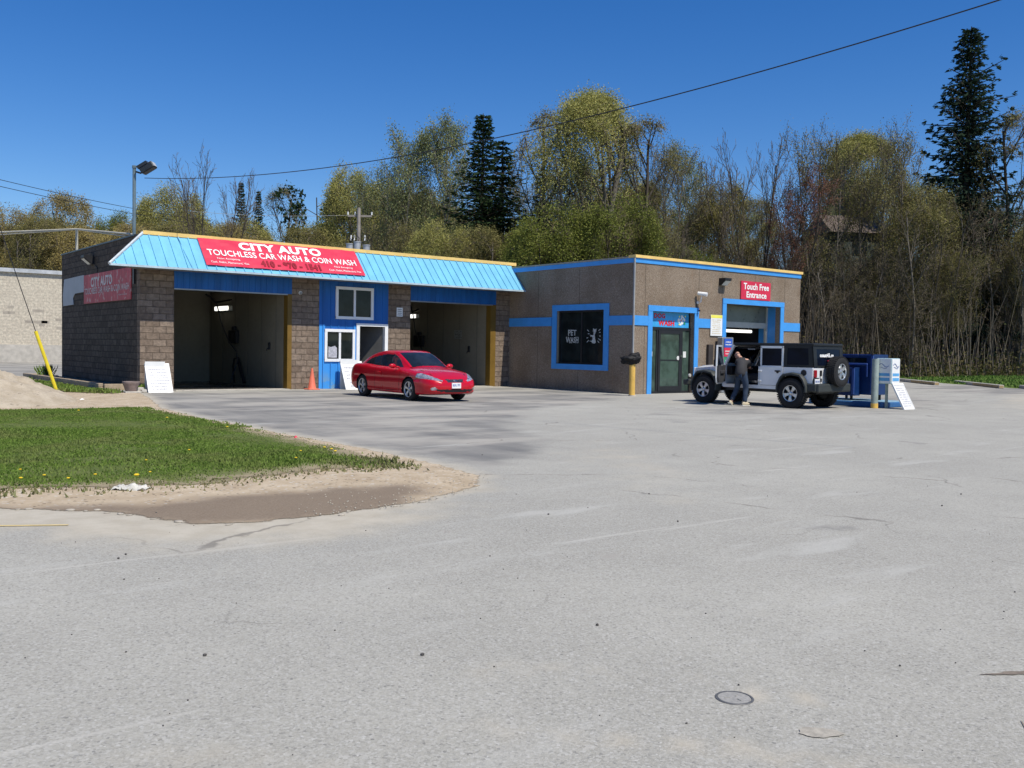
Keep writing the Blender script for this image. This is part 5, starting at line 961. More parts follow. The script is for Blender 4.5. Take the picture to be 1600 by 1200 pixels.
# ================================================================== OFF-ROADER
def offroader():
    t = thing('off_road_wagon', 'white four door off-roader with black hardtop and rear spare wheel', 'car', (23.10, 17.38, 0), R(93.3))
    S_ = mt['silver']; WX = 1.475; TY = .80; RR = .41
    def arc(cx, cz, r, a0, a1, n): return [(cx + r * cos(R(a0 + (a1 - a0) * i / n)), cz + r * sin(R(a0 + (a1 - a0) * i / n))) for i in range(n + 1)]
    # tub sides behind the rear door, with wheel cut-outs
    mb = MB(); rear = [(-1.17, .62), (-1.17, 1.13), (-2.06, 1.13), (-2.06, .70), (-1.99, .68)] + arc(-WX, .42, .50, 148, 40, 10)[::1] 
    rear = [(-1.155, 1.13), (-2.06, 1.13), (-2.06, .70)] + arc(-WX, .42, .52, 148, 22, 12)[0:] + [(-1.0, .54)] ; rear = [(-1.155, 1.13), (-2.06, 1.13), (-2.06, .70)] + arc(-WX, .42, .52, 147, 54, 10) + [(-1.155, .84)]
    for s in (1, -1): mb.prism(rear, s * .755, s * .79)
    # door sills, left and right
    for s in (1, -1): mb.prism([(.86, .50), (.86, .60), (-1.00, .60), (-.98, .50)], s * .70, s * .785)
    # B pillar and cowl side, only as tall as the belt
    mb.box(-.385, -.345, .72, .788, .60, 1.13); mb.box(-.385, -.345, -.788, -.72, .60, 1.13)
    # tailgate
    mb.rbox(-2.085, -2.045, -.78, .78, .66, 1.13, .015, 2); mb.box(.80, .90, -.74, .74, .56, 1.13)
    mb.build('body', S_, t, world=False)
    # front fenders sides and hood
    mb = MB()
    for s in (1, -1):
        pr = [(.86, .52), (.86, 1.12), (2.02, 1.02), (2.06, .93)] + arc(WX, .42, .54, 52, 148, 8)[0:] + [(.98, .52)]
        pr = [(.86, .52), (.86, 1.13), (2.05, 1.03), (2.06, .86)] + arc(WX, .42, .56, 52, 158, 8) + [(.94, .52)]
        n_ = len(pr)
        def yy(x): return (.735 - (x - .86) * .135) 
        vs = [(x, s * yy(x), z) for x, z in pr] + [(x, s * (yy(x) - .04), z) for x, z in pr]; mb.add(vs, [tuple(range(n_)), tuple(range(2 * n_ - 1, n_ - 1, -1))] + [(i, i + n_, (i + 1) % n_ + n_, (i + 1) % n_) for i in range(n_)])
    mb.build('front_fender', S_, t, world=False)
    bm = bmesh.new(); nx_, ny_ = 14, 16; g = []
    for i in range(nx_ + 1):
        x = .80 + 1.26 * i / nx_; w_ = .735 - (x - .86) * .135 + .006; row = []
        for j in range(ny_ + 1):
            v_ = -1 + 2 * j / ny_; z = 1.135 - .085 * max(0, (x - .86) / 1.2) + .035 * (1 - abs(v_) ** 3) - (.05 * max(0, (x - 1.96) / .1) ** 2) + (.018 if abs(v_) < .55 and x < 1.9 else 0); row.append(bm.verts.new((x, v_ * w_, z - (.03 if j in (0, ny_) else 0))))
        g.append(row)
    for i in range(nx_):
        for j in range(ny_): bm.faces.new((g[i][j], g[i + 1][j], g[i + 1][j + 1], g[i][j + 1]))
    mb = MB(); mb.bm(bm); bm.free(); mb.build('hood', S_, t, world=False, smooth=40)
    # grille with seven slots and round lamps
    mb = MB(); mb.rbox(2.04, 2.09, -.60, .60, .62, 1.04, .02, 2); gr_ = mb.build('grille', S_, t, world=False); mb = MB()
    for k in range(7): mb.rbox(2.085, 2.094, -.30 + k * .088, -.30 + k * .088 + .05, .72, .98, .003, 1)
    mb.build('grille_slot', mt['black'], gr_, world=False)
    for s in (1, -1): mb = MB(); mb.cyl((2.08, s * .44, .88), (2.12, s * .44, .88), .095, n=20); mb.build('headlight', mt['headlight'], t, world=False)
    for s in (1, -1): mb = MB(); mb.cyl((2.06, s * .80, .80), (2.10, s * .80, .80), .05, n=12); mb.build('turn_signal', mt['lampglass'], t, world=False)
    mb = MB(); mb.rbox(2.14, 2.34, -.80, .80, .50, .68, .04, 2); mb.box(2.0, 2.2, -.3, .3, .46, .56); mb.build('front_bumper', mt['flare'], t, world=False)
    # flares
    for cx in (WX, -WX):
        for s in (1, -1):
            mb = MB(); vs = []; A = ([(-8, .50), (20, .535), (48, .565), (62, .60), (90, .575), (118, .595), (135, .565), (160, .53), (184, .48)] if cx > 0 else [(2, .50), (25, .53), (48, .57), (62, .60), (90, .575), (118, .60), (134, .57), (158, .53), (176, .50)])
            for a, r in A:
                c_, s_ = cos(R(a)), sin(R(a))
                for y, rr in ((.68, r), (.89, r - .005), (.925, r - .03), (.925, r - .075), (.90, r - .085), (.68, r - .06)): vs.append((cx + rr * c_, s * y, .42 + rr * s_))
            k = 6; n_ = len(A); mb.add(vs, [(i * k + j, i * k + (j + 1) % k, (i + 1) * k + (j + 1) % k, (i + 1) * k + j) for i in range(n_ - 1) for j in range(k)] + [tuple(range(k)), tuple(range((n_ - 1) * k, n_ * k))]); mb.build('wheel_flare', mt['flare'], t, world=False, smooth=50)
            wheel(t, (cx, s * TY, RR), s, RR, .225, .27, 5, 'jeep')
    # chassis
    mb = MB(); mb.box(-2.0, 2.1, -.45, .45, .40, .56); mb.cyl((WX, -.75, .41), (WX, .75, .41), .06, n=8); mb.cyl((-WX, -.75, .41), (-WX, .75, .41), .06, n=8); mb.ball((-WX, .1, .40), (.16, .16, .14), 10, 7); mb.box(-1.95, -1.0, -.6, .6, .56, .66); mb.box(1.1, 1.95, -.55, .55, .56, .95); mb.box(-.9, .8, .58, .72, .42, .50); mb.box(-.9, .8, -.72, -.58, .42, .50); mb.build('chassis', mt['black'], t, world=False)
    mb = MB(); mb.rbox(-2.30, -2.07, -.84, .84, .46, .70, .04, 2); mb.rbox(-2.22, -1.93, .66, .87, .48, .69, .03, 2); mb.rbox(-2.22, -1.93, -.87, -.66, .48, .69, .03, 2); mb.build('rear_bumper', mt['flare'], t, world=False)
    # rear doors (left visible)
    for s in (1, -1):
        mb = MB(); dp_ = [(-.40, .61), (-.40, 1.13), (-1.145, 1.13), (-1.145, .86)] + arc(-WX, .42, .54, 52, 34, 3) + [(-.99, .66), (-.93, .61)]
        mb.prism(dp_, s * .785, s * .805)
        # window frame
        for (x0, x1, z0, z1) in ((-.45, -.40, 1.13, 1.70), (-1.145, -1.09, 1.13, 1.70), (-1.145, -.40, 1.65, 1.715), (-1.145, -.40, 1.10, 1.16)):
            mb.box(x0, x1, s * .755 - .012 + (0 if z1 < 1.2 else 0), s * .785, z0, z1)
        d_ = mb.build('rear_door', S_, t, world=False); mb = MB(); mb.box(-1.09, -.45, s * .765, s * .770, 1.15, 1.66); mb.build('window', mt['jeepglass'], d_, world=False)
        mb = MB(); mb.rbox(-1.08, -.90, s * .805, s * .835, .995, 1.035, .01, 1); mb.cyl((-.99, s * .80, .985), (-.99, s * .828, .985), .035, n=12); mb.build('handle', mt['black'], d_, world=False)
        mb = MB(); mb.rbox(-.47, -.36, s * .79, s * .835, .985, 1.03, .01, 1); mb.rbox(-.47, -.36, s * .79, s * .835, .705, .75, .01, 1); mb.build('hinge', S_, d_, world=False)
        mb = MB(); g_ = M('door_gap', (.02, .02, .022), .8); mb.box(-1.153, -1.146, s * .788, s * .792, .85, 1.13); mb.box(-.399, -.392, s * .788, s * .80, .61, 1.13); mb.build('door_gap', g_, d_, world=False)
    # front right door closed
    mb = MB(); mb.prism([(.84, .61), (.84, 1.13), (-.37, 1.13), (-.37, .61)], -.805, -.785)
    for (x0, x1, z0, z1) in ((-.37, -.32, 1.13, 1.70), (-.37, .52, 1.66, 1.715)): mb.box(x0, x1, -.785, -.76, z0, z1)
    d_ = mb.build('front_door', S_, t, world=False); mb = MB(); mb.box(-.32, .62, -.772, -.768, 1.13, 1.66); mb.build('window', mt['jeepglass'], d_, world=False)
    # open front left door swung out on its hinges
    H_ = Matrix.Translation((.83, .80, 0)) @ Matrix.Rotation(R(-64), 4, 'Z')   # local -x runs along the door away from the hinge, +y is its outside
    mb = MB(); out = [(-.0, .62), (-.0, 1.12), (-1.17, 1.12), (-1.17, .78), (-1.10, .66), (-.98, .61), (-.12, .61)]; mb.prism(out, .0, .03, H_)
    for pr in ([(-1.17, 1.12), (-1.12, 1.12), (-1.07, 1.68), (-1.12, 1.72)], [(-1.12, 1.72), (-1.08, 1.67), (-.42, 1.67), (-.40, 1.72)], [(-.40, 1.72), (-.46, 1.70), (-.05, 1.12), (.0, 1.12)]): mb.prism(pr, -.015, .028, H_)
    fd = mb.build('front_door', S_, t, world=False); mb = MB(); mb.prism([(-.03, .66), (-.03, 1.14), (-1.13, 1.14), (-1.13, .80), (-1.06, .69), (-.96, .65)], -.055, -.002, H_); mb.rbox(-.9, -.35, -.10, -.05, .90, .99, .015, 1, H_); mb.build('inner_panel', mt['seat'], fd, world=False)
    mb = MB(); mb.prism([(-1.10, 1.15), (-.08, 1.15), (-.46, 1.67), (-1.07, 1.67)], .004, .008, H_); mb.build('window', mt['jeepglass'], fd, world=False)
    mb = MB(); mb.rbox(-.98, -.80, .03, .06, .995, 1.035, .01, 1, H_); mb.build('handle', mt['black'], fd, world=False)
    mb = MB(); mb.rbox(-.30, -.14, .05, .26, 1.10, 1.30, .03, 2, H_); mb.tube([H_ @ Vector((-.16, .02, 1.08)), H_ @ Vector((-.2, .1, 1.10))], .02, 6); mb.build('side_mirror', mt['black'], fd, world=False)
    mb = MB(); mb.rbox(.70, .84, -1.02, -.80, 1.12, 1.32, .03, 2); mb.build('side_mirror', mt['black'], t, world=False)
    # windshield frame
    mb = MB()
    for s in (1, -1): mb.prism([(.88, 1.12), (.80, 1.12), (.50, 1.73), (.57, 1.75)], s * .70, s * .765)
    mb.prism([(.57, 1.75), (.59, 1.69), (.52, 1.68), (.50, 1.745)], -.70, .70); mb.prism([(.90, 1.10), (.88, 1.20), (.84, 1.20), (.84, 1.10)], -.70, .70); wf = mb.build('windshield_frame', S_, t, world=False)
    mb = MB(); mb.prism([(.868, 1.19), (.860, 1.19), (.565, 1.70), (.572, 1.70)], -.70, .70); mb.build('windshield', mt['jeepglass'], wf, world=False)
    # hardtop
    mb = MB(); mb.rbox(-2.07, .56, -.765, .765, 1.715, 1.80, .03, 3)
    for s in (1, -1):
        q = [(-1.15, 1.14), (-2.10, 1.14), (-2.045, 1.73), (-1.15, 1.73)]; w_ = [(-1.26, 1.20), (-1.93, 1.20), (-1.90, 1.66), (-1.26, 1.66)]
        for k in range(4): a, b, c_, d = q[k], q[(k + 1) % 4], w_[(k + 1) % 4], w_[k]; mb.prism([a, b, c_, d], s * .735, s * .765)
        mb.box(-.40, -.36, s * .72, s * .75, 1.13, 1.72)
    for (y0, y1, z0, z1) in ((-.765, -.60, 1.14, 1.73), (.60, .765, 1.14, 1.73), (-.60, .60, 1.64, 1.73), (-.60, .60, 1.14, 1.19)):
        mb.prism([(-2.10 + (z0 - 1.14) * .093, z0), (-2.06 + (z0 - 1.14) * .093, z0), (-2.06 + (z1 - 1.14) * .093, z1), (-2.10 + (z1 - 1.14) * .093, z1)], y0, y1)
    ht_ = mb.build('hardtop', mt['jeepblack'], t, world=False)
    for s in (1, -1): mb = MB(); mb.prism([(-1.26, 1.20), (-1.93, 1.20), (-1.90, 1.66), (-1.26, 1.66)], s * .742, s * .750); mb.build('window', mt['jeepglass'], ht_, world=False)
    mb = MB(); mb.prism([(-2.088, 1.19), (-2.080, 1.19), (-2.040, 1.64), (-2.048, 1.64)], -.60, .60); rw = mb.build('rear_window', mt['jeepglass'], ht_, world=False)
    Fr = frame((-2.088 + .023, .50, 1.45), (0, -1, 0), (.093, 0, 1)); text('coast45.ca', 0, 0, .72, .11, frame((-2.104 + (1.42 - 1.14) * .093, .46, 1.42), (0, -1, 0), (.093, 0, 1)), mt['letterwhite'], rw, .004, bold=.05, world=False)
    mb = MB(); mb.rbox(-2.12, -2.085, -.10, .10, 1.29, 1.34, .01, 1); mb.build('brake_light', mt['taillight'], t, world=False)
    # rear lamps, fuel door, plate
    for s in (1, -1):
        mb = MB(); mb.rbox(-2.12, -2.04, s * .70 - .07, s * .70 + .07, .86, 1.07, .02, 2); mb.build('tail_light', mt['taillight'], t, world=False)
    mb = MB(); mb.rbox(-2.16, -2.09, .56, .84, .66, .86, .05, 3); lp = mb.build('plate_holder', mt['black'], t, world=False); Fl_ = frame((-2.165, .83, .695), (0, -1, 0), (0, 0, 1)); mb = MB(); mb.box(.01, .26, 0, .13, -.01, .002, Fl_); pl_ = mb.build('licence_plate', mt['white'], lp, world=False); text('BXDL 482', .03, .035, .21, .06, Fl_, M('plate_blue', (.05, .12, .40)), pl_, .006, bold=.02, world=False)
    mb = MB(); mb.cyl((-1.80, .785, .985), (-1.80, .805, .985), .085, n=20); mb.build('fuel_cap', mt['black'], t, world=False)
    mb = MB(); mb.rbox(-2.13, -2.08, .40, .46, .90, 1.06, .01, 1); mb.rbox(-2.13, -2.08, .40, .46, .74, .84, .01, 1); mb.build('tailgate_hinge', mt['black'], t, world=False)
    # spare
    wheel(t, (-2.30, -.12, 1.03), 1, RR, .225, .26, 5, 'jeep', 'spare_wheel', 'x')
    mb = MB(); mb.cyl((-2.22, -.12, 1.03), (-2.08, -.12, 1.03), .12, n=12); mb.build('spare_carrier', mt['black'], t, world=False)
    # interior
    for (x, y) in ((.0, .38), (.0, -.38), (-.85, .38), (-.85, -.38)): mb = MB(); mb.rbox(x - .25, x + .28, y - .24, y + .24, .72, .92, .05, 2); mb.rbox(x - .36, x - .20, y - .24, y + .24, .85, 1.40, .05, 2); mb.rbox(x - .34, x - .24, y - .13, y + .13, 1.40, 1.58, .03, 2); mb.build('seat', mt['seat'], t, world=False)
    mb = MB(); mb.rbox(.62, .84, -.70, .70, .86, 1.12, .03, 2); mb.box(-2.0, .84, -.70, .70, .57, .61); mb.build('dashboard', mt['black'], t, world=False)
    mb = MB(); mb.tube([(.52 + .05 * cos(a_), .38 + .18 * cos(a_), 1.03 + .18 * sin(a_)) for a_ in [i * pi / 10 for i in range(21)]], .016, 6); mb.build('steering_wheel', mt['black'], t, world=False)
    mb = MB(); mb.tube([(-.42, .66, .6), (-.42, .64, 1.55), (-.42, .5, 1.66), (-.42, -.5, 1.66), (-.42, -.64, 1.55), (-.42, -.66, .6)], .03, 8); mb.tube([(-1.95, .6, 1.1), (-1.7, .6, 1.62), (.5, .6, 1.66)], .03, 8); mb.tube([(-1.95, -.6, 1.1), (-1.7, -.6, 1.62), (.5, -.6, 1.66)], .03, 8); mb.build('roll_bar', mt['black'], t, world=False)
    mb = MB(); mb.rbox(-.1, .15, .50, .62, 1.60, 1.66, .01, 1); mb.build('speaker_pod', mt['greymetal'], t, world=False)
    return t
offroader()
# ================================================================== PERSON
def skinned(name, chain, edges, mat, parent, sub=2, root=0):
    """chain: list of (x,y,z,rx,ry); edges: pairs"""
    me = bpy.data.meshes.new(name); me.from_pydata([c[:3] for c in chain], edges, []); o = bpy.data.objects.new(name, me); COL.objects.link(o)
    sm = o.modifiers.new('s', 'SKIN'); sm.branch_smoothing = .6; ms = o.modifiers.new('u', 'SUBSURF'); ms.levels = sub; ms.render_levels = sub
    for i, c in enumerate(chain): me.skin_vertices[0].data[i].radius = (c[3], c[4] if len(c) > 4 else c[3]); me.skin_vertices[0].data[i].use_root = (i == root)
    dg = bpy.context.evaluated_depsgraph_get(); m2 = bpy.data.meshes.new_from_object(o.evaluated_get(dg)); bpy.data.objects.remove(o); m2.name = name
    m2.materials.clear(); m2.materials.append(mat); m2.shade_smooth(); o = bpy.data.objects.new(name, m2); COL.objects.link(o)
    if parent is not None: o.parent = parent
    return o
def person():
    # local frame: +x = towards the vehicle (the way he leans), +y = his left (front of the vehicle)
    t = thing('person', 'bald man in dark shirt and jeans leaning through the open door of the white off-roader', 'person', (21.98, 17.32, 0), R(2))
    hipL, hipR = (.02, .10, .90), (.02, -.10, .90); kneeL, kneeR = (.10, .19, .50), (.11, -.10, .48); ankL, ankR = (-.06, .27, .12), (.03, -.13, .09)
    pel = (.0, 0, .95); wa = (.06, .03, 1.08); ch = (.20, .12, 1.27); nk = (.28, .24, 1.37); hd = (.33, .34, 1.40)
    shL, shR = (.20, .30, 1.27), (.33, -.02, 1.29); elL, elR = (.42, .42, 1.10), (.50, .06, 1.10); wrL, wrR = (.64, .36, 1.05), (.70, .22, 1.06)
    ch_ = [(*pel, .10, .12), (*wa, .09, .12), (*ch, .095, .13), (*nk, .056), (.31, .30, 1.39, .055), (*hipL, .075), (*kneeL, .06), (*ankL, .042), (*hipR, .075), (*kneeR, .06), (*ankR, .042), (*shL, .050), (*elL, .036), (*wrL, .028), (*shR, .050), (*elR, .036), (*wrR, .028), (.04, .27 + .02, .05, .035) if 0 else (ankL[0] + .04, ankL[1], .06, .038), (ankR[0] + .04, ankR[1], .05, .038)]
    ed = [(0, 1), (1, 2), (2, 3), (3, 4), (0, 5), (5, 6), (6, 7), (0, 8), (8, 9), (9, 10), (2, 11), (11, 12), (12, 13), (2, 14), (14, 15), (15, 16), (7, 17), (10, 18)]
    body = skinned('body', ch_, ed, mt['skin'], t, 2)
    # head, sculpted: skull, jaw, nose, brow, ears; face turned down and to the vehicle
    bm = bmesh.new(); bmesh.ops.create_icosphere(bm, subdivisions=4, radius=1)
    for v in bm.verts:
        x, y, z = v.co; jaw = max(0, -z); X = x * (.105 - .01 * jaw) + (.012 * max(0, x) * jaw); Y = y * (.078 - .022 * jaw ** 1.5); Z = z * .122
        g = lambda a, b, c_, s: math.exp(-(((X - a) ** 2 + (Y - b) ** 2 + (Z - c_) ** 2) / s ** 2))
        X += .026 * g(.10, 0, -.012, .022) + .008 * g(.10, 0, .03, .04) - .012 * (g(.092, .032, .012, .016) + g(.092, -.032, .012, .016)) + .006 * g(.09, 0, -.055, .02) + .008 * g(.085, 0, -.10, .025); v.co = Vector((X, Y, Z))
    MH = Matrix.Translation((.345, .385, 1.425)) @ Matrix.Rotation(R(52), 4, 'Z') @ Matrix.Rotation(R(58), 4, 'Y')
    mb = MB(); mb.bm(bm, MH); bm.free()
    for s in (1, -1): mb.ball((-.005, s * .078, -.005), (.020, .010, .032), 10, 7, M_=MH)
    hdd = mb.build('head', mt['skin'], body, world=False, smooth=True)
    mb = MB()
    for s in (1, -1): mb.ball((.088, s * .031, .012), (.010, .012, .008), 8, 6, M_=MH)
    mb.build('eye', mt['white'], hdd, world=False, smooth=True)
    mb = MB(); mb.ball((.098, 0, -.058), (.006, .022, .005), 8, 5, M_=MH); mb.build('mouth', M('lips', (.40, .16, .13), .5), hdd, world=False)
    mb = MB()
    for k in range(26): a_ = pi * .5 + pi * k / 25; mb.ball((.078 * cos(a_) * 1.22, .0745 * sin(a_), -.022), (.012, .008, .022), 7, 5, M_=MH)
    mb.build('cropped_hair', M('grey_brown_hair', (.14, .11, .09), .9, .3, 30), body, world=False, smooth=True)
    # hands: palm plus five fingers curled on the seat edge
    for s, wr, nm in ((1, wrL, 'hand'), (-1, wrR, 'hand')):
        d = Vector((.16, -.02 * s, -.03)).normalized(); yv_ = Vector((0, 1, 0)); up = d.cross(yv_).normalized() * -1; P0 = Vector(wr)
        c2 = [(*P0, .027, .022), (*(P0 + d * .05), .038, .018), (*(P0 + d * .09), .040, .016)]; e2 = [(0, 1), (1, 2)]; o = skinned(nm, c2, e2, mt['skin'], body, 2)
        for k, (off, L) in enumerate(((-.03, .062), (-.010, .074), (.011, .070), (.031, .054))):
            b0 = P0 + d * .085 + yv_ * off; c3 = [(*b0, .010), (*(b0 + d * L * .5), .009), (*(b0 + d * L * .85 - up * L * .30), .008), (*(b0 + d * L * .95 - up * L * .6), .007)]; skinned('finger', c3, [(0, 1), (1, 2), (2, 3)], mt['skin'], o, 1)
        b0 = P0 + d * .03 - yv_ * .03 * s; c3 = [(*b0, .012), (*(b0 - yv_ * .022 * s + d * .03), .011), (*(b0 - yv_ * .030 * s + d * .062 - up * .012), .009)]; skinned('thumb', c3, [(0, 1), (1, 2)], mt['skin'], o, 1)
    # jeans
    cj = [(.02, 0, 1.08, .150, .172), (-.01, 0, .90, .155, .175), (.015, .105, .83, .120), (.07, .155, .66, .098), (kneeL[0], kneeL[1], .50, .085), (.02, .235, .30, .074), (ankL[0], ankL[1], .13, .062), (.015, -.105, .83, .120), (.07, -.11, .66, .098), (kneeR[0], kneeR[1], .48, .085), (.06, -.12, .28, .074), (ankR[0], ankR[1], .085, .064)]
    skinned('jeans', cj, [(0, 1), (1, 2), (2, 3), (3, 4), (4, 5), (5, 6), (1, 7), (7, 8), (8, 9), (9, 10), (10, 11)], mt['jeans'], t, 2)
    cs = [(-.03, 0, .80, .185, .205), (.0, .0, .95, .180, .20), (.03, .01, 1.06, .170, .195), (.10, .05, 1.16, .165, .20), (.18, .10, 1.26, .15, .205), (.25, .20, 1.335, .09, .10), (.19, .27, 1.26, .10), (.33, .37, 1.17, .085), (.31, .0, 1.28, .10), (.47, .05, 1.13, .088)]
    skinned('shirt', cs, [(0, 1), (1, 2), (2, 3), (3, 4), (4, 5), (4, 6), (6, 7), (4, 8), (8, 9)], mt['shirt'], t, 2)
    mb = MB(); mb.rbox(-.155, -.135, -.13, -.03, .80, .90, .006, 1, Matrix.Rotation(R(0), 4, 'Z')); mb.build('back_pocket', M('dark_denim', (.025, .045, .085), .9), t, world=False)
    for s, an, pitch in ((1, ankL, 35), (-1, ankR, 6)):
        bm = bmesh.new(); bmesh.ops.create_icosphere(bm, subdivisions=3, radius=1)
        for v in bm.verts: x, y, z = v.co; v.co = Vector((x * .145 + .07, y * (.052 + .008 * x), max(-.045, z * (.062 - .022 * x))))
        Ms = Matrix.Translation((an[0] - .035, an[1], .052 if s < 0 else .075)) @ Matrix.Rotation(R(8 * s), 4, 'Z') @ Matrix.Rotation(R(pitch if s > 0 else 0) * .9, 4, 'Y')
        mb = MB(); mb.bm(bm, Ms); bm.free(); sh = mb.build('shoe', mt['shoe'], t, world=False, smooth=True); mb = MB(); mb.rbox(-.08, .215, -.048, .048, -.052, -.035, .012, 2, Ms); mb.build('sole', mt['whitedirty'], sh, world=False)
    return t
person()
# ================================================================== VACUUM ISLAND on the right
t = thing('island_platform', 'low blue painted concrete island under the vending cabinets', 'platform', (25.7, 15.9, 0)); mb = MB(); mb.rbox(25.02, 26.6, 14.75, 17.15, 0, .15, .02, 1); mb.build('slab', mt['platform'], t); mb = MB(); mb.rbox(25.06, 26.56, 14.79, 17.11, .151, .165, .005, 1); mb.build('worn_top', M('pale_worn_blue', (.22, .36, .46), .7, .2), t)
def cab(name, label, x0, x1, y0, y1, z0, z1, trim, detail=True, mat='navy'):
    t = thing(name, label, 'vending cabinet', ((x0 + x1) / 2, (y0 + y1) / 2, z0)); mb = MB(); mb.rbox(x0, x1, y0, y1, z0, z1, .015, 1); mb.build('cabinet', mt[mat], t)
    mb = MB(); e = .045; mb.box(x0 - .02, x0 + .01, y0, y0 + e * 1.6, z0 + .04, z1); mb.box(x0 - .02, x0 + .01, y0, y1, z1 - e * .6, z1 + .004); mb.build('edge_trim', mt[trim], t)
    if detail:
        mb = MB(); mb.rbox(x0 - .07, x0 - .002, y0 + .16, y1 - .08, z1 - .32, z1 - .26, .01, 1); mb.rbox(x0 - .05, x0 - .002, y0 + .16, y0 + .21, z1 - .66, z1 - .30, .01, 1); mb.build('coin_chute', mt[trim], t)
        mb = MB(); mb.box(x0 - .012, x0 - .001, y0 + .22, y1 - .12, z1 - .24, z1 - .1); mb.build('window', mt['glass'], t); mb = MB(); mb.box(x0 - .02, x0 - .001, y1 - .28, y1 - .18, z1 - .5, z1 - .42); mb.build('button', mt['taillight'], t)
    return t
cab('vacuum_cabinet', 'tall navy blue cabinet at the back of the vending island', 25.55, 26.35, 15.35, 16.75, .33, 1.52, 'purple')
cab('vending_cabinet', 'shorter navy blue cabinet with violet trim and coin chute facing the off-roader', 25.22, 25.545, 15.75, 16.75, .30, 1.13, 'purple')
for (x, y) in ((25.35, 15.9), (25.35, 16.6), (26.2, 15.5), (26.2, 16.6)): 
    o = bpy.data.objects.get('vacuum_cabinet'); mb = MB(); mb.box(x, x + .06, y, y + .06, .165, .335); mb.build('leg', mt['black'], o)
t = thing('bollard', 'tall faded grey green bollard with yellow foot beside the leaning price board', 'bollard', (24.78, 14.86, 0)); o_ = Vector((24.78, 14.82, 0)); t.location = o_; OFF[t.name] = o_
mb = MB(); mb.cyl(o_, o_ + Vector((0, 0, 1.40)), .095, n=20); mb.build('post', mt['greenpole'], t, smooth=40); mb = MB(); mb.cyl(o_ + Vector((0, 0, .002)), o_ + Vector((0, 0, .14)), .0985, n=20); mb.build('yellow_foot', mt['bollard'], t, smooth=40)
t = thing('bollard', 'short pale bollard with black and yellow sticker behind the spare wheel', 'bollard', (25.3, 17.3, 0)); o_ = Vector((25.55, 17.32, 0)); t.location = o_; OFF[t.name] = o_; mb = MB(); mb.cyl(o_, o_ + Vector((0, 0, .62)), .115, n=18); mb.build('post', mt['whitedirty'], t, smooth=40)
mb = MB(); mb.cyl(o_ + Vector((0, 0, .50)), o_ + Vector((0, 0, .58)), .118, n=18); mb.build('sticker', mt['bollard'], t, smooth=40); mb = MB(); mb.cyl(o_ + Vector((0, 0, .42)), o_ + Vector((0, 0, .50)), .1185, n=18); mb.build('black_band', mt['black'], t, smooth=40)
t = thing('vending_box', 'pale blue and white vending box mounted beside the grey green bollard', 'vending cabinet', (25.2, 14.7, .66)); mb = MB(); mb.rbox(24.90, 25.34, 14.40, 14.86, .70, 1.42, .02, 2); mb.build('case', mt['paleblue'], t)
mb = MB(); mb.box(25.08, 25.14, 14.62, 14.68, 0, .70); mb.build('post', mt['greenpole'], t)
Fv = frame((24.893, 14.84, .70), (0, -1, 0), (0, 0, 1)); Fv2 = frame((24.92, 14.393, .70), (1, 0, 0), (0, 0, 1))
for Fq_, W_ in ((Fv2, .40), (Fv, .42)):
    mb = MB(); mb.box(0, W_, .02, .70, -.004, 0, Fq_); mb.build('front_panel', mt['white'], t); mb = MB(); mb.box(.03, W_ - .03, .22, .30, 0, .004, Fq_); mb.box(.03, W_ - .03, .08, .17, 0, .004, Fq_); mb.build('blue_stripe', M('mid_blue_print', (.12, .38, .68)), t)
    mb = MB(); mb.tube([Fq_ @ Vector((.05 + .30 * i / 10, .52 + .05 * sin(i * .6), .004)) for i in range(11)], .008, 4); mb.tube([Fq_ @ Vector((.08 + .22 * i / 10, .45 + .02 * sin(i * .5 + 1), .004)) for i in range(11)], .006, 4); mb.build('swoosh_print', mt['purple'], t)
leaning_board('sign_board', 'white handwritten price board leaning at the foot of the vending box', 24.98, 25.50, 14.02, 14.38, .66, 0, 9, 17, False)
# kerb stones
for (a, b, l) in (((53.1, 30.4), (47.8, 25.1), 'long pale kerb stone, farthest left along the verge'), ((52.6, 26.5), (46.97, 21.45), 'middle kerb stone with worn yellow paint on its face'), ((48.3, 21.1), (43.5, 16.5), 'kerb stone cut off by the right edge of the view')):
    t = thing('kerb_stone', l, 'kerb', (a[0], a[1], 0), 0, 'loose kerb stones along the verge'); u = Vector((b[0] - a[0], b[1] - a[1], 0)); L = u.length; Mx = frame((a[0], a[1], 0), u, (0, 0, 1))
    mb = MB(); mb.rbox(0, L, 0, .17, -.12, .12, .02, 1, Mx); mb.build('stone', mt['conc'], t); mb = MB(); mb.box(L * .45, L - .02, .02, .15, .1205, .124, Mx); mb.box(L * .45, L - .02, .02, .15, -.124, -.1205, Mx); mb.box(L - .0, L + .004, .02, .15, -.1, .1, Mx); mb.build('yellow_paint', mt['concyellow'], t)
# guy wire with its yellow guard
gb = Vector((6.92, 30.7, 0)); gt = Vector((6.34, 30.70, 1.80)); ge = Vector((4.8, 30.87, 6.8)); gd2 = (ge - gt).normalized()
t = thing('guy_wire', 'bright yellow guy wire guard slanting up from the grass at the left', 'guy wire', gb); mb = MB(); mb.tube([gb, gb + (gt - gb) * .5, gt], .05, 8); mb.build('yellow_guard', M('guy_guard_yellow', (.78, .62, .03), .45, .08), t, smooth=40)
mb = MB(); mb.tube([gt, gt + (ge - gt) * .5, ge, ge + gd2 * 6], .012, 5); mb.build('wire', mt['wire'], t)
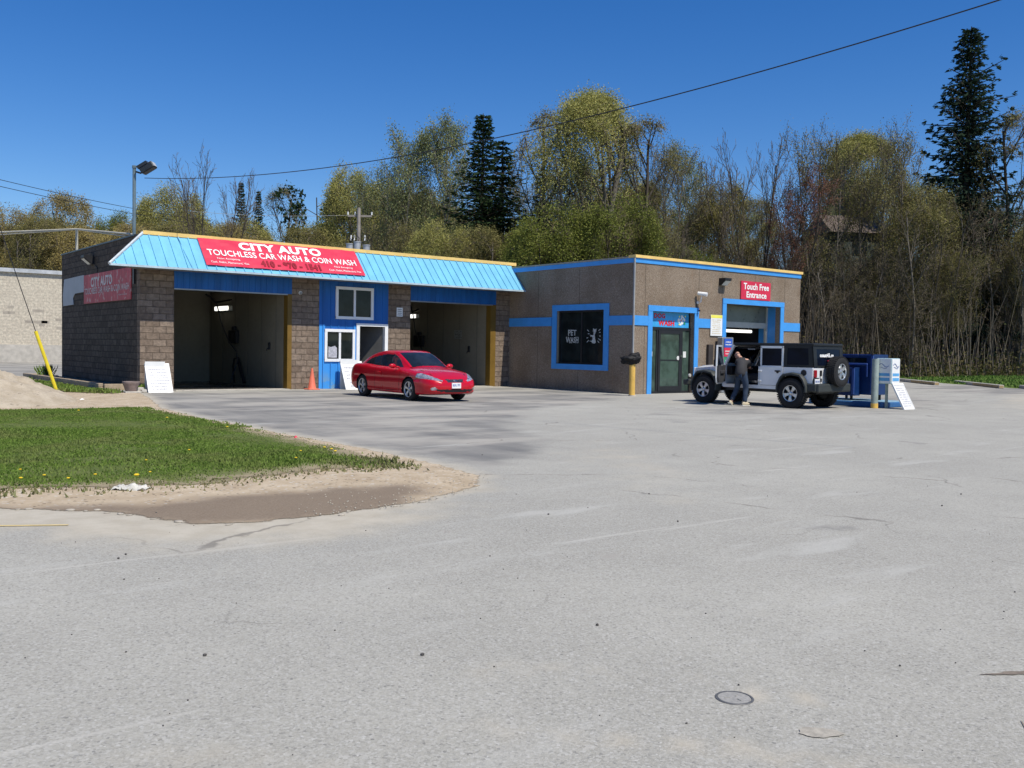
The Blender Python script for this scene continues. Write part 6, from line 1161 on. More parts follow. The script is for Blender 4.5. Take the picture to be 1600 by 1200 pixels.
# overhead wires
def wire(name, label, a, b, sag, r, mat='wire', n=50, cat='cable', group=None):
    a, b = Vector(a), Vector(b); pts = [a + (b - a) * (i / n) - Vector((0, 0, 4 * sag * (i / n) * (1 - i / n))) for i in range(n + 1)]; mb = MB(); mb.tube(pts, r, 5); o = mb.build(name, mt[mat], loc=a, smooth=True); tag(o, label, cat, group); return o
wire('power_cable', 'black service cable rising from the rooftop floodlight pole to the upper right', (9.98, 32.4, 6.94), (14.446, 4.154, 6.929), .9, .011)
wire('power_cable', 'upper of two thin dark cables running down behind the floodlight pole', at(-60, 266, 60), at(330, 345, 95), .3, .022); wire('power_cable', 'lower of two thin dark cables running down behind the floodlight pole', at(-60, 277, 60), at(330, 352, 95), .3, .022)
wire('power_cable', 'thin pale cable running level to the crossarm of the wooden pole', at(300, 330, 60), at(556, 336, 45), .15, .010, 'palecable')
t = thing('cable_bracket', 'pale service conduit carried on a short post above the side wall', 'cable', at(124, 393, 36)); p0 = at(-30, 364, 40); p1 = at(120, 358, 38); p2 = at(207, 366, 31.9); mb = MB(); mb.tube([p0, p1, p2], .035, 6); mb.tube([p0 - Vector((0, 0, .12)), p1 - Vector((0, 0, .02)), p2 - Vector((0, 0, .1))], .02, 5); mb.build('conduit', mt['palecable'], t)
mb = MB(); mb.tube([p1, p1 - Vector((0, 0, 1.4))], .05, 7); mb.build('post', mt['palecable'], t)
q = at(85, 389, 100); t = thing('street_light', 'thin pale horizontal lamp head just above the far left roof', 'street lamp', q); mb = MB(); mb.box(q.x - .9, q.x + .9, q.y - .1, q.y + .1, q.z - .05, q.z + .06); mb.build('lamp_head', mt['white'], t); mb = MB(); mb.cyl((q.x, q.y, 0), (q.x, q.y, q.z - .05), .06, n=6); mb.build('post', mt['greymetal'], t)
# wooden utility pole with transformers
ub = at(560, 400, 46); ux_, uy_ = ub.x, ub.y; t = thing('utility_pole', 'grey wooden utility pole with transformers behind the canopy', 'utility pole', (ux_, uy_, 0)); zt_ = at(560, 325, 46).z
mb = MB(); mb.cyl((ux_, uy_, 0), (ux_, uy_, zt_), .12, .085, 12); mb.build('pole', mt['wood'], t, smooth=40); mb = MB(); A_ = Vector((.79, -.62, 0)); c_ = Vector((ux_, uy_, zt_ - .38)); Mc = frame(c_, A_, (0, 0, 1)); mb.box(-.55, .60, -.045, .045, -.18, -.1, Mc); mb.build('crossarm', mt['wood'], t)
for k in (-.55, -.2, .6): mb = MB(); mb.cyl(Mc @ Vector((k, .06, -.15)), Mc @ Vector((k, .2, -.15)), .035, n=8); mb.build('insulator', mt['white'], t)
for k, (dx, dz) in enumerate(((-.38, -2.0), (-.02, -1.9), (.42, -2.05))):
    c = Mc @ Vector((dx, dz + .3, .25)); mb = MB(); mb.cyl(c - Vector((0, 0, .45)), c + Vector((0, 0, .28)), .17, n=14); mb.cyl(c + Vector((0, 0, .28)), c + Vector((0, 0, .33)), .19, n=14); tr = mb.build('transformer', mt['galv'], t, smooth=40); mb = MB(); mb.tube([c + Vector((.06, 0, .3)), c + Vector((.1, 0, .5)), c + Vector((-.1, 0, .7)), c + Vector((-.25, 0, .3))], .02, 5); mb.build('lead', mt['black'], tr)
for k in (-.36, .30, -.2): mb = MB(); mb.tube([Mc @ Vector((k, -1.2, .1)), Mc @ Vector((k + .02, -.95, .1))], .035, 5); mb.build('fuse_cutout', mt['white'], t)
# house on the hillside
hx, hy = at(1356, 350, 73).x, at(1356, 350, 73).y; zr_ = at(1352, 329, 73).z; zw = at(1352, 362, 73).z
t = thing('hill_house', 'brown roofed dark house half hidden by trees on the hillside', 'house', (hx, hy, 4)); Mh = frame((hx, hy, 0), (.84, -.54, 0), (0, 0, 1))
mb = MB(); mb.box(-2.8, 2.1, zw - 4.2, zw, -6, 0, Mh); mb.build('wall', mt['housewall'], t); mb = MB(); mb.add([Mh @ Vector(p) for p in ((-3.0, zw - .12, .35), (2.3, zw - .12, .35), (2.0, zr_, -3), (-2.7, zr_, -3), (2.3, zw - .12, -6.35), (-3.0, zw - .12, -6.35))], [(0, 1, 2, 3), (1, 4, 2), (5, 0, 3), (4, 5, 3, 2)]); mb.build('roof', mt['roofbrown'], t)
mb = MB(); mb.box(-1.2, 0, zw - 1.8, zw - .7, 0.002, .04, Mh); mb.build('window', mt['glass'], t)
# ================================================================== TREES
def leafmat(name, a, b, dark):
    t = NT(name); g = t.n('NewGeometry'); rnd = g.outputs['Random Per Island']; n = t.noise(.8, 4, .6); c = t.mix(rnd, a, b); c = t.mix(t.ramp(n, .4, .7, 0, .75), c, dark); m = t.fin(c, .7, 0, .12)
    tr = t.n('BsdfTranslucent'); t.l(c, tr.inputs[0]); mx = t.n('MixShader'); mx.inputs[0].default_value = .28; t.l(t.b.outputs[0], mx.inputs[1]); t.l(tr.outputs[0], mx.inputs[2]); t.l(mx.outputs[0], t.out.inputs[0]); return m
def barkmat(name, a, b):
    t = NT(name); g = t.n('NewGeometry'); mp = t.map((3, 3, .6)); n = t.noise(2, 5, .65, co=mp); c = t.mix(t.ramp(n, .3, .7), a, b); oi = t.n('ObjectInfo'); c = t.mix(t.math('MULTIPLY', oi.outputs['Random'], .35), c, sc3(a, .6)); return t.fin(c, .9, 0, .1)
BK = {'grey': barkmat('grey_bark', (.10, .085, .07), (.24, .21, .175)), 'dark': barkmat('dark_bark', (.045, .037, .03), (.12, .10, .08)), 'pale': barkmat('pale_aspen_bark', (.24, .225, .18), (.44, .42, .35)), 'twig': barkmat('twig_brown', (.15, .12, .09), (.28, .235, .18)), 'dim': barkmat('dim_brown_twig', (.095, .076, .056), (.19, .157, .12)), 'red': barkmat('reddish_twig', (.15, .07, .055), (.25, .13, .10))}
LF = {'sap': leafmat('shaded_bud_haze', (.085, .078, .034), (.155, .135, .06), (.06, .055, .027)), 'lime': leafmat('lime_spring_leaf', (.30, .30, .08), (.48, .44, .16), (.24, .23, .07)), 'olive': leafmat('olive_bud_haze', (.20, .19, .06), (.33, .29, .115), (.155, .14, .055)), 'pale': leafmat('pale_aspen_leaf', (.20, .23, .09), (.32, .34, .16), (.14, .16, .07)), 'green': leafmat('fresh_green_leaf', (.14, .17, .03), (.27, .28, .07), (.105, .12, .025)),  # sap buds darkened to hold the shade low in the wood
      'tan': leafmat('tan_bud_haze', (.28, .225, .08), (.42, .34, .13), (.20, .16, .06)), 'spruce': leafmat('dark_spruce_needles', (.020, .042, .016), (.055, .090, .036), (.012, .026, .011)), 'redbud': leafmat('red_bud_haze', (.20, .09, .06), (.27, .14, .09), (.13, .06, .045)), 'spruce2': leafmat('blue_black_spruce_needles', (.016, .034, .022), (.046, .076, .045), (.010, .020, .014))}
def perp(d):
    a = Vector((random.gauss(0, 1), random.gauss(0, 1), random.gauss(0, 1))); return (a - d * a.dot(d)).normalized()
def grow(seed, H=14., stems=1, tr=.16, kids=(15, 7, 5), ang=(38, 42, 48), ratio=(.42, .5, .55), start=.3, up=.25, wig=.10, spread=.0, lvls=3, env=None):
    random.seed(seed); segs = []; tips = []
    def br(p, d, L, r, lv):
        n = (9, 5, 4, 3)[min(lv, 3)]; st = L / n; path = [(p.copy(), d.copy(), r)]
        for i in range(n):
            d = (d + perp(d) * wig * (1 + lv * .6) * random.random() + Vector((0, 0, 1)) * up * .25 * (1 if lv else .3)).normalized(); q = p + d * st; r2_ = r * (1 - (.75 if lv == 0 else .8) / n * 1.0) if lv < 3 else r * .8; r2_ = max(r2_, .006); segs.append((p.copy(), q.copy(), r, r2_, lv)); p = q; r = r2_; path.append((p.copy(), d.copy(), r))
        if lv < lvls:
            k = kids[lv] if lv < len(kids) else 4; k = max(1, int(k * random.uniform(.8, 1.2)))
            for j in range(k):
                t_ = (start if lv == 0 else .2) + (1 - (start if lv == 0 else .2)) * ((j + random.random()) / k) ; i = min(int(t_ * n), n - 1); f = t_ * n - i; a, b = path[i], path[i + 1]; pp = a[0].lerp(b[0], f); dd = a[1]
                an = R(ang[min(lv, 2)] * random.uniform(.7, 1.25)); nd = (dd * cos(an) + perp(dd) * sin(an)).normalized(); sh = (.45 + .72 * sin(pi * min(1, (t_ - start) / (1 - start) * .85 + .12))) if lv == 0 else (1.05 - .45 * t_); br(pp, nd, L * ratio[min(lv, 2)] * sh * random.uniform(.75, 1.15), max(.008, (a[2] + (b[2] - a[2]) * f) * (.5 if lv == 0 else .6)), lv + 1)
        else: tips.extend([(q_[0], q_[1]) for q_ in path[1:]])
    for s in range(stems):
        a = 2 * pi * (s + random.random() * .5) / stems; l = spread * random.uniform(.6, 1.2); d = Vector((sin(l) * cos(a), sin(l) * sin(a), cos(l))).normalized(); p = Vector((.22 * (stems > 1) * cos(a), .22 * (stems > 1) * sin(a), -.4)); br(p, d, (H + .4) * random.uniform(.86, 1.0), tr * (1 if stems == 1 else .75), 0)
    if env:
        cz, rx, rz = env[0] * H, env[1] * H, env[2] * H
        def q_(p):
            v = Vector((p.x / rx, p.y / rx, (p.z - cz) / rz)); r = v.length
            if r < .75: return p
            k = (.75 + .27 * math.tanh((r - .75) / .45)) / r; return Vector((p.x * k, p.y * k, cz + (p.z - cz) * k)) if p.z > cz * .55 else p
        segs = [(q_(a), q_(b), r0, r1, l) for a, b, r0, r1, l in segs]; tips = [(q_(a), b) for a, b in tips]
    return segs, tips
def seg_mesh(name, segs, mat, sides=(6, 5, 3, 2), rmin=.0, fat=1.):
    V = []; F3 = []; F = []; b = 0
    A = np.array([(*s[0], *s[1], s[2], s[3], s[4]) for s in segs]); P0 = A[:, :3]; P1 = A[:, 3:6]; r0 = np.maximum(A[:, 6] * fat, rmin); r1 = np.maximum(A[:, 7] * fat, rmin); lv = A[:, 8].astype(int); d = P1 - P0; d /= np.linalg.norm(d, axis=1)[:, None] + 1e-9
    ref = np.where(np.abs(d[:, 2:3]) > .9, np.array([[1., 0, 0]]), np.array([[0, 0, 1.]])); u = np.cross(d, ref); u /= np.linalg.norm(u, axis=1)[:, None]; v = np.cross(d, u); VV = []; FF = []; base = 0
    for l in range(4):
        m = lv == l
        if not m.any(): continue
        k = sides[l]; n = m.sum(); pts = []
        for P, r_ in ((P0[m], r0[m]), (P1[m], r1[m])):
            for j in range(k):
                a = 2 * pi * j / k + (0 if k > 2 else .7); pts.append(P + (u[m] * cos(a) + v[m] * sin(a)) * r_[:, None])
        pts = np.stack(pts, 1); VV.append(pts.reshape(-1, 3)); o = base + np.arange(n)[:, None] * 2 * k
        for j in range(k if k > 2 else 1): FF.append(np.concatenate([o + j, o + (j + 1) % k, o + k + (j + 1) % k, o + k + j], 1))
        base += n * 2 * k
    return arr_mesh(name, np.concatenate(VV), np.concatenate(FF), [mat], smooth=True)
def leaf_tris(tips, per, size, jit, seed):
    r = np.random.default_rng(seed); P = np.array([t[0][:] for t in tips]); P = np.repeat(P, per, 0); n = len(P); P = P + r.normal(0, jit, (n, 3)); a = r.normal(0, 1, (n, 3)); a /= np.linalg.norm(a, axis=1)[:, None]; b = r.normal(0, 1, (n, 3)); b -= a * (a * b).sum(1)[:, None]; b /= np.linalg.norm(b, axis=1)[:, None]; s = size * r.uniform(.6, 1.3, (n, 1))
    V = np.stack([P - a * s * .5, P + a * s * .5, P + b * s], 1).reshape(-1, 3); return V, np.arange(3 * n).reshape(-1, 3)
def tree_proto(name, label, seed, bark, twig, leaf, per, size, jit, cat='tree', fat=1., twr=.014, top=0., **kw):
    segs, tips = grow(seed, **kw); t = thing(name, label, cat); big = [s for s in segs if s[4] <= 1]; small = [s for s in segs if s[4] >= 2]
    o = bpy.data.objects.new('trunk', seg_mesh('trunk', big, BK[bark], rmin=.02, fat=fat)); COL.objects.link(o); o.parent = t
    tw = seg_mesh('twigs', small, BK[twig], rmin=twr); V0 = np.empty(len(tw.vertices) * 3); tw.vertices.foreach_get('co', V0); V0 = V0.reshape(-1, 3); Fq = np.empty(len(tw.loops), np.int32); tw.loops.foreach_get('vertex_index', Fq); Fq = Fq.reshape(-1, 4)
    if per:
        random.seed(seed); zm = max(q[0].z for q in tips); sel = [q for q in tips if random.random() < max(.06, min(1, (q[0].z / zm - top) * 3.2 + .1))] if top else tips; V1, F1 = leaf_tris(sel, per, size, jit, seed); F1q = np.concatenate([F1, F1[:, 2:3]], 1)
        # quads for twigs, leaves as thin quads (tip doubled slightly)
        Vx = V1.reshape(-1, 3, 3); tip2 = Vx[:, 2] + (Vx[:, 0] - Vx[:, 1]) * .35; V1 = np.concatenate([Vx, tip2[:, None]], 1).reshape(-1, 3); n = len(Vx); F1q = np.arange(4 * n).reshape(-1, 4)
        me = arr_mesh('crown', np.concatenate([V0, V1]), np.concatenate([Fq, F1q + len(V0)]), [BK[twig], LF[leaf]], mi=np.concatenate([np.zeros(len(Fq)), np.ones(n)]))
    else: me = arr_mesh('crown', V0, Fq, [BK[twig]])
    bpy.data.meshes.remove(tw); o = bpy.data.objects.new('crown', me); COL.objects.link(o); o.parent = t; return t
def spruce_proto(name, label, seed, H=14., R0=3.0, whorls=46, leaf='spruce', irregular=.25, gap=.1, twfrac=1., pw=.82):
    random.seed(seed); r = np.random.default_rng(seed); t = thing(name, label, 'tree'); segs = [(Vector((0, 0, -.4)), Vector((0, 0, H * .5)), .22, .13, 0), (Vector((0, 0, H * .5)), Vector((0, 0, H)), .13, .02, 0)]; tris = []
    for w_ in range(whorls):
        f = w_ / (whorls - 1); z = .6 + (H - .8) * f ** .92; L0 = R0 * (1 - f) ** pw * (1 + irregular * .5 * sin(w_ * 1.9 + seed) + irregular * random.uniform(-.5, .5)) + .10; nb = int(6 + 5 * (1 - f)); a0 = random.random() * 6
        for b in range(nb):
            if random.random() < gap: continue
            a = a0 + 2 * pi * b / nb + random.uniform(-.25, .25); L = L0 * random.uniform(.65, 1.2); droop = -.34 + .80 * f + random.uniform(-.26, .22); n = max(3, int(L / .26)); p = Vector((0, 0, z)); d = Vector((cos(a), sin(a), droop)); q = p + d * L; mid = p + d * L * .5 + Vector((0, 0, -.1 * L)); segs.append((p, q, .035, .01, 1))
            for k in range(n):
                s = (k + .6) / n; c = p.lerp(q, s) + Vector((0, 0, -.12 * L * sin(pi * s) + .1 * L * s * s)); wdt = (.18 + .30 * L * (1 - s) * s * 1.6 + .10)
                for m_ in range(11):
                    sd_ = random.choice((-1, 1)) * random.random(); side_ = Vector((-sin(a), cos(a), 0)); e = c + side_ * wdt * sd_ + Vector((0, 0, random.uniform(-.06, .04))); u_ = (d * .7 + side_ * sd_ * 1.0 + Vector((random.gauss(0, .2), random.gauss(0, .2), -.35 + random.gauss(0, .25)))).normalized(); v_ = perp(u_); l_ = random.uniform(.14, .34) * (.6 + .4 * (1 - f)); h_ = random.uniform(.022, .055)
                    tris.append((e - u_ * l_ * .4 - v_ * h_ * .6, e - u_ * l_ * .2 + v_ * h_, e + u_ * l_ * .7 + v_ * h_ * .1, e + u_ * l_ * .5 - v_ * h_ * .7))
    o = bpy.data.objects.new('trunk', seg_mesh('trunk', segs, BK['dark'])); COL.objects.link(o); o.parent = t
    V = np.array([[p[:] for p in q] for q in tris]).reshape(-1, 3); o = bpy.data.objects.new('crown', arr_mesh('crown', V, np.arange(len(V)).reshape(-1, 4), [LF[leaf]])); COL.objects.link(o); o.parent = t; return t
PR = {}; HT = {}
def reg(k, t, H, Wd):
    PR[k] = t; cr = [c for c in t.children if c.name.startswith('crown')][0].data; A = np.empty(len(cr.vertices) * 3, np.float32); cr.vertices.foreach_get('co', A); A = A.reshape(-1, 3)
    HT[k] = (float(np.percentile(A[:, 2], 99.7)), 2 * float(np.percentile(np.hypot(A[:, 0], A[:, 1]), 97)))
reg('bareA', tree_proto('bare_tree', '', 11, 'dark', 'dim', 'olive', 2, .07, .25, tr=.21, kids=(17, 9, 7), ang=(42, 44, 48), ratio=(.42, .52, .5), start=.36, up=.3, env=(.66, .22, .34)), 14, 7)
reg('bareB', tree_proto('bare_tree', '', 12, 'grey', 'dim', 'olive', 3, .07, .25, tr=.13, stems=3, spread=.15, kids=(12, 8, 6), ang=(34, 40, 46), ratio=(.28, .52, .5), start=.35, up=.4), 14, 7)
reg('bareC', tree_proto('bare_tree', '', 13, 'dark', 'dim', 'olive', 0, .1, .2, tr=.13, stems=5, spread=.24, kids=(11, 7, 4), ang=(30, 36, 42), ratio=(.26, .5, .5), start=.35, up=.5, wig=.14), 14, 8)
reg('red', tree_proto('budding_tree', '', 14, 'dark', 'red', 'redbud', 5, .08, .25, tr=.16, kids=(14, 9, 6), ang=(44, 44, 48), ratio=(.34, .52, .5), start=.45, up=.3), 14, 7)
reg('lime', tree_proto('maple_tree', '', 15, 'grey', 'twig', 'lime', 17, .065, .30, tr=.30, kids=(15, 10, 8), ang=(36, 40, 48), ratio=(.56, .50, .5), start=.24, up=.22, top=.45, env=(.62, .27, .38)), 14, 11)
reg('lime2', tree_proto('maple_tree', '', 16, 'grey', 'twig', 'lime', 8, .09, .34, tr=.2, stems=2, spread=.14, kids=(14, 9, 7), ang=(48, 46, 50), ratio=(.44, .52, .5), start=.25, up=.2, env=(.60, .25, .40)), 14, 10)
reg('tan', tree_proto('budding_tree', '', 17, 'grey', 'twig', 'tan', 8, .10, .34, tr=.2, kids=(18, 10, 6), ang=(54, 46, 50), ratio=(.54, .52, .5), start=.2, up=.15, env=(.58, .33, .42)), 14, 11)
reg('aspen', tree_proto('aspen_tree', '', 18, 'pale', 'grey' if False else 'twig', 'pale', 7, .085, .28, tr=.13, kids=(28, 7, 5), ang=(42, 44, 50), ratio=(.24, .5, .55), start=.25, up=.45), 14, 5)
reg('aspen2', tree_proto('aspen_tree', '', 19, 'pale', 'twig', 'pale', 5, .085, .28, tr=.12, stems=2, spread=.1, kids=(18, 7, 5), ang=(36, 44, 48), ratio=(.21, .5, .55), start=.3, up=.45), 14, 5)
reg('olive', tree_proto('budding_tree', '', 20, 'grey', 'dim', 'olive', 5, .085, .36, tr=.15, stems=3, spread=.2, kids=(14, 9, 6), ang=(46, 46, 50), ratio=(.36, .52, .5), start=.14, up=.25, env=(.58, .24, .42)), 14, 9)
reg('green', tree_proto('leafing_tree', '', 21, 'dark', 'dim', 'green', 6, .10, .38, tr=.13, stems=4, spread=.26, kids=(12, 8, 6), ang=(46, 46, 50), ratio=(.36, .52, .5), start=.08, up=.2, env=(.54, .27, .46)), 14, 10)
reg('sap', tree_proto('sapling', '', 22, 'grey', 'dim', 'sap', 1, .11, .2, tr=.085, stems=4, spread=.2, kids=(12, 6, 5), ang=(48, 46, 50), ratio=(.24, .55, .55), start=.15, up=.25, wig=.2), 14, 5)
reg('sap2', tree_proto('sapling', '', 23, 'dark', 'dim', 'sap', 1, .11, .2, tr=.08, stems=5, spread=.3, kids=(11, 6, 5), ang=(50, 48, 50), ratio=(.27, .55, .55), start=.1, up=.2, wig=.26), 14, 6)
reg('pole', tree_proto('pole_tree', '', 24, 'grey', 'dim', 'sap', 2, .07, .25, tr=.11, stems=1, kids=(9, 6, 4), ang=(38, 42, 46), ratio=(.22, .5, .5), start=.46, up=.45, wig=.12), 14, 4)
reg('pole2', tree_proto('pole_tree', '', 25, 'dark', 'dim', 'sap', 1, .07, .25, tr=.12, stems=2, spread=.07, kids=(8, 6, 4), ang=(34, 42, 46), ratio=(.24, .5, .5), start=.42, up=.5, wig=.14), 14, 4)
reg('spruce', spruce_proto('spruce_tree', '', 31, R0=3.1, whorls=52, irregular=.45, gap=.14, pw=1.0), 14, 5.8)
reg('spruce2', spruce_proto('spruce_tree', '', 32, R0=2.5, whorls=40, irregular=.6, gap=.2), 14, 5)
reg('spruceBig', spruce_proto('spruce_tree', '', 33, R0=2.9, whorls=64, irregular=.55, gap=.16, leaf='spruce2', pw=.70), 14, 5)
reg('pine', tree_proto('pine_tree', '', 34, 'dark', 'grey' if False else 'twig', 'spruce', 5, .30, .25, tr=.16, kids=(10, 5, 3), ang=(60, 45, 40), ratio=(.34, .5, .5), start=.45, up=.1), 14, 6)
usedp = set()
def plant(k, px, ptop, D, wpx=None, label=None, group=None, rot=None, lean=0):
    """a tree of kind k at depth D, crown top at photo height ptop, about wpx photo pixels wide"""
    p = at(px, ptop, D); g0 = float(gz(np.array([[p.x]]), np.array([[p.y]]))[0, 0]); h = p.z - g0; H, Wd = HT[k]
    if k in usedp: o = copy_tree(PR[k])
    else: o = PR[k]; usedp.add(k)
    sz = h / H; sx = (wpx * D / FPX) / Wd if isinstance(wpx, (int, float)) and wpx > 0 else sz * random.uniform(.85, 1.15); sx = min(max(sx, .72 * sz), 1.9 * sz)
    o.location = (p.x, p.y, g0 - .05); o.scale = (sx, sx, sz); o.rotation_euler = (0, 0, rot if rot is not None else random.uniform(0, 6.28))
    o['label'] = label; 
    if group: o['group'] = group
    elif 'group' in o: del o['group']
    return o
random.seed(99)
KEY = [('tan', 8, 318, 96, 90, 'greenish brown rounded tree cut off by the left edge'), ('tan', 102, 299, 100, 120, 'round amber budding tree above the pale building'), ('olive', 62, 338, 92, 70, 'low amber tree left of the round amber one'), ('green', 180, 330, 108, 75, 'small green leafing tree just left of the floodlight pole'), ('lime2', 268, 294, 98, 115, 'rounded yellow green tree right of the floodlight pole'), ('bareC', 328, 240, 84, 100, 'tall bare many stemmed tree rising above the service cable'),
       ('spruce', 377, 287, 112, 40, 'small dark spruce standing alone on the skyline'), ('spruce', 404, 300, 112, 50, 'second small spruce on the skyline, shorter and wider'), ('bareA', 440, 288, 104, 75, 'bare round crowned tree left of the sparse pine'), ('pine', 487, 283, 92, 60, 'sparse dark pine poking above the yellow green scrub'), ('lime2', 560, 262, 88, 110, 'yellow green tree above the canopy banner'),
       ('aspen', 628, 200, 76, 95, 'left of two tall thin leaved aspens behind the canopy'), ('aspen', 690, 178, 75, 95, 'right and taller of two thin leaved aspens behind the canopy'), ('aspen2', 590, 262, 78, 80, 'shorter pale aspen at the left of the tall pair'), ('spruce', 755, 182, 70, 250, 'tall dark spruce standing behind the right end of the canopy'), ('spruce2', 786, 222, 71, 200, 'smaller ragged spruce close behind the tall one'),
       ('bareB', 800, 262, 74, 60, 'grey bare tree squeezed right of the spruces'), ('lime', 925, 142, 66, 200, 'great spreading tree with pale yellow crown behind the dog wash roof'), ('bareA', 858, 170, 68, 100, 'tall grey tree at the left shoulder of the great yellow crown'), ('bareA', 1010, 178, 66, 100, 'tall dark bare tree right of the great yellow crown'), ('spruce2', 845, 265, 70, 70, 'dark spruce half hidden below the great yellow crown'), ('bareB', 1045, 215, 70, 90, 'grey bare tree with faint bud haze'), ('aspen2', 1092, 228, 74, 80, 'slim pale budding tree left of the gap in the skyline'),
       ('bareC', 1178, 216, 68, 110, 'tall bare many stemmed tree above the red entrance sign'), ('red', 1232, 262, 66, 95, 'reddish budding tree right of the bare many stemmed one'), ('olive', 1130, 282, 72, 90, 'low olive hazed tree in the skyline gap'), ('bareB', 1292, 196, 66, 120, 'tall bare tree with pale yellow haze right of the dog wash'), ('lime', 1345, 208, 82, 150, 'yellow green tree crown standing behind the hill house'), ('bareB', 1402, 188, 66, 110, 'tall bare tree fanning out left of the great spruce'),
       ('spruceBig', 1518, 48, 70, 250, 'great dark spruce towering over the right side'), ('bareA', 1592, 170, 68, 80, 'bare tree at the right edge behind the great spruce'), ('olive', 1450, 290, 66, 120, 'brown hazed tree at the foot of the great spruce'), ('lime2', 1328, 290, 90, 80, 'bright yellow green bush tree above the house roof')]
for k, px, pt, D, w_, l in KEY: plant(k, px, pt, D, w_, l)
sky_x = [-200, 0, 60, 100, 150, 210, 260, 330, 370, 440, 480, 540, 600, 640, 700, 760, 820, 860, 930, 1000, 1040, 1100, 1130, 1180, 1240, 1290, 1340, 1400, 1450, 1520, 1600, 1800]
sky_y = [320, 325, 345, 320, 345, 350, 310, 320, 330, 325, 315, 290, 270, 250, 250, 270, 300, 240, 210, 220, 250, 260, 300, 280, 290, 250, 250, 240, 260, 260, 250, 250]
def skyl(px): return float(np.interp(px, sky_x, sky_y)) + (22 if px > 380 else 6)
NAME = {'pole': 'straight slim grey trunked tree at the front of the wood', 'pole2': 'straight dark trunked tree forking low at the front of the wood', 'bareA': 'branching bare tree standing deep in the wood', 'bareB': 'slender multi stemmed bare tree in the wood', 'bareC': 'fan shaped bare tree with crowded stems in the wood', 'olive': 'brownish green hazed tree filling the wood', 'sap': 'thin pale sapling clump in the wood edge', 'sap2': 'thin dark sapling clump in the wood edge', 'aspen2': 'slim pale barked aspen within the wood', 'lime2': 'yellow green young tree within the wood', 'green': 'fresh green leafing tree low in the wood', 'tan': 'amber budding tree in the far left tree line', 'lime': 'broad yellow green maple in the wood'}
GRP = {k: 'trees of the wood: ' + k2 for k, k2 in (('pole', 'slim grey trunks'), ('pole2', 'dark forking trunks'), ('bareA', 'branching bare ones'), ('bareB', 'slender bare ones'), ('bareC', 'fan shaped bare ones'), ('olive', 'brownish green ones'), ('sap', 'pale saplings'), ('sap2', 'dark saplings'), ('aspen2', 'slim aspens'), ('lime2', 'young yellow green ones'), ('green', 'fresh green ones'), ('tan', 'amber ones'), ('lime', 'broad maples'))}
def fill(k, px, pt, D, w_):
    if D < 76 and 1280 < px < 1428 and pt < 372: pt = 372 + random.uniform(0, 30)
    plant(k, px, pt, D, -1, NAME[k], GRP[k])
# middle rows behind the car wash
x = 395
while x < 860: k = random.choice(('olive', 'green', 'lime2', 'olive', 'aspen2', 'bareB')); fill(k, x, skyl(x) + random.uniform(0, 55), random.uniform(80, 92), random.uniform(80, 125)); x += random.uniform(26, 38)
x = 400
while x < 880: k = random.choice(('olive', 'green', 'bareB', 'lime2', 'bareC', 'aspen2')); fill(k, x, skyl(x) + random.uniform(45, 105), random.uniform(64, 74), random.uniform(70, 110)); x += random.uniform(22, 34)
x = -40
while x < 420: k = random.choice(('tan', 'olive', 'lime2', 'tan', 'green')); fill(k, x, skyl(x) + random.uniform(4, 30), random.uniform(96, 125), random.uniform(70, 110)); x += random.uniform(24, 36)
x = -40
while x < 420: k = random.choice(('tan', 'olive', 'olive')); fill(k, x, 350 + random.uniform(-5, 20), random.uniform(92, 100), random.uniform(70, 100)); x += random.uniform(30, 40)
# behind the dog wash and to the right
x = 830
while x < 1700: k = random.choice(('bareA', 'bareB', 'olive', 'bareC', 'bareB', 'aspen2', 'olive')); fill(k, x, skyl(x) + random.uniform(5, 70), random.uniform(78, 95), random.uniform(70, 110)); x += random.uniform(26, 38)
x = 820
while x < 1700: k = random.choice(('bareB', 'olive', 'sap', 'bareC', 'bareA') if x < 1230 else ('bareB', 'bareC', 'bareA', 'pole2', 'bareB', 'olive')); fill(k, x, max(skyl(x) + random.uniform(50, 120), 300), random.uniform(66, 76), random.uniform(55, 90)); x += random.uniform(20, 30)
x = 840
while x < 1090: k = random.choice(('green', 'bareC', 'bareB', 'green', 'pole')); fill(k, x, random.uniform(300, 375) if x < 1060 else random.uniform(340, 400), random.uniform(60, 66), random.uniform(50, 90)); x += random.uniform(20, 32)
x = 1232
while x < 1720: k = random.choice(('pole', 'pole2', 'pole', 'bareB', 'pole2')); fill(k, x, random.uniform(270, 420), random.uniform(61.5, 67), 0); x += random.uniform(11, 18)
x = 1240
while x < 1720: k = random.choice(('sap2', 'pole', 'pole2')); fill(k, x, random.uniform(430, 500), random.uniform(60.5, 63), 0); x += random.uniform(22, 40)
plant('pole', 1430, 300, 60.6, -1, 'pale barked slim tree at the very edge of the wood right of the vending box')
plant('bareB', 1362, 262, 68, -1, 'slender bare tree standing right in front of the hill house')
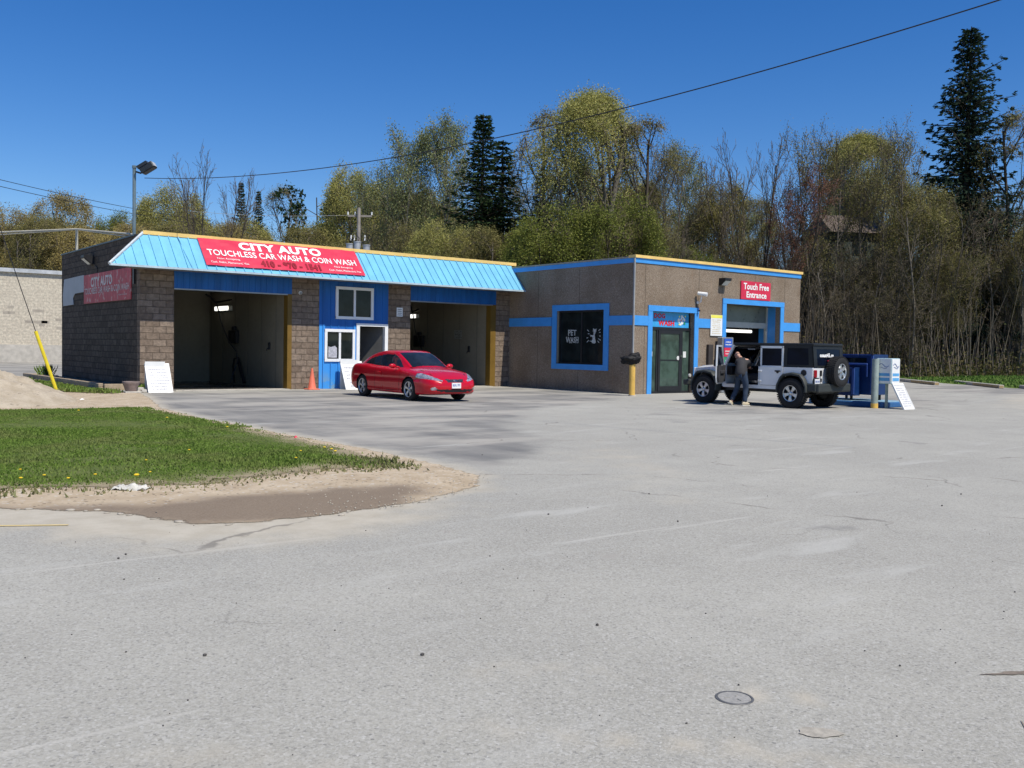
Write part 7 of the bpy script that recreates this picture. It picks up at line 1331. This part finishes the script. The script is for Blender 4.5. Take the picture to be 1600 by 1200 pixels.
# undergrowth: tangled stems and leaf litter scrub, one mass
r = np.random.default_rng(77); n = 26000; dd = r.uniform(60.2, 100, n); ll = r.uniform(-14, 58, n); X = .6187 * dd + .7856 * ll; Y = .7848 * dd - .6186 * ll; k = (kerbside(X, Y) > .8); X, Y = X[k], Y[k]; n = len(X); Z = gz(X, Y) - .05
h = r.uniform(.6, 6.5, n) * r.uniform(.3, 1, n) ** 1.3; dx, dy = r.normal(0, .16, n) * h, r.normal(0, .16, n) * h; wd_ = r.uniform(.012, .034, n); a = r.uniform(0, pi, n); V = np.empty((n, 4, 3)); ca, sa = np.cos(a) * wd_, np.sin(a) * wd_
V[:, 0] = np.stack([X - ca, Y - sa, Z], 1); V[:, 1] = np.stack([X + ca, Y + sa, Z], 1); V[:, 2] = np.stack([X + dx + ca * .4, Y + dy + sa * .4, Z + h], 1); V[:, 3] = np.stack([X + dx - ca * .4, Y + dy - sa * .4, Z + h], 1)
o = bpy.data.objects.new('undergrowth', arr_mesh('undergrowth', V.reshape(-1, 3), np.arange(4 * n).reshape(-1, 4), [BK['twig']])); COL.objects.link(o); tag(o, 'tangle of thin upright brush stems under the trees of the wood', 'undergrowth', kind='stuff')
n = 60000; dd = 60.0 + r.exponential(9, n); ll = r.uniform(-14, 58, n); X = .6187 * dd + .7856 * ll; Y = .7848 * dd - .6186 * ll; k = (kerbside(X, Y) > .6); X, Y = X[k], Y[k]; n = len(X); Z = gz(X, Y); hh = r.exponential(.55, n); P = np.stack([X, Y, Z + hh], 1); s = .13
V, F = leaf_tris([(Vector(p), None) for p in P], 1, .15, .05, 5); o = bpy.data.objects.new('undergrowth', arr_mesh('undergrowth', V, F, [leafmat('scrub_leaf', (.07, .09, .02), (.16, .13, .06), (.05, .045, .025))])); COL.objects.link(o); tag(o, 'low olive and brown scrub leaves along the foot of the wood', 'undergrowth', kind='stuff')
# unused prototypes go
for k, t in PR.items():
    if k not in usedp:
        for c in list(t.children): bpy.data.objects.remove(c)
        bpy.data.objects.remove(t)
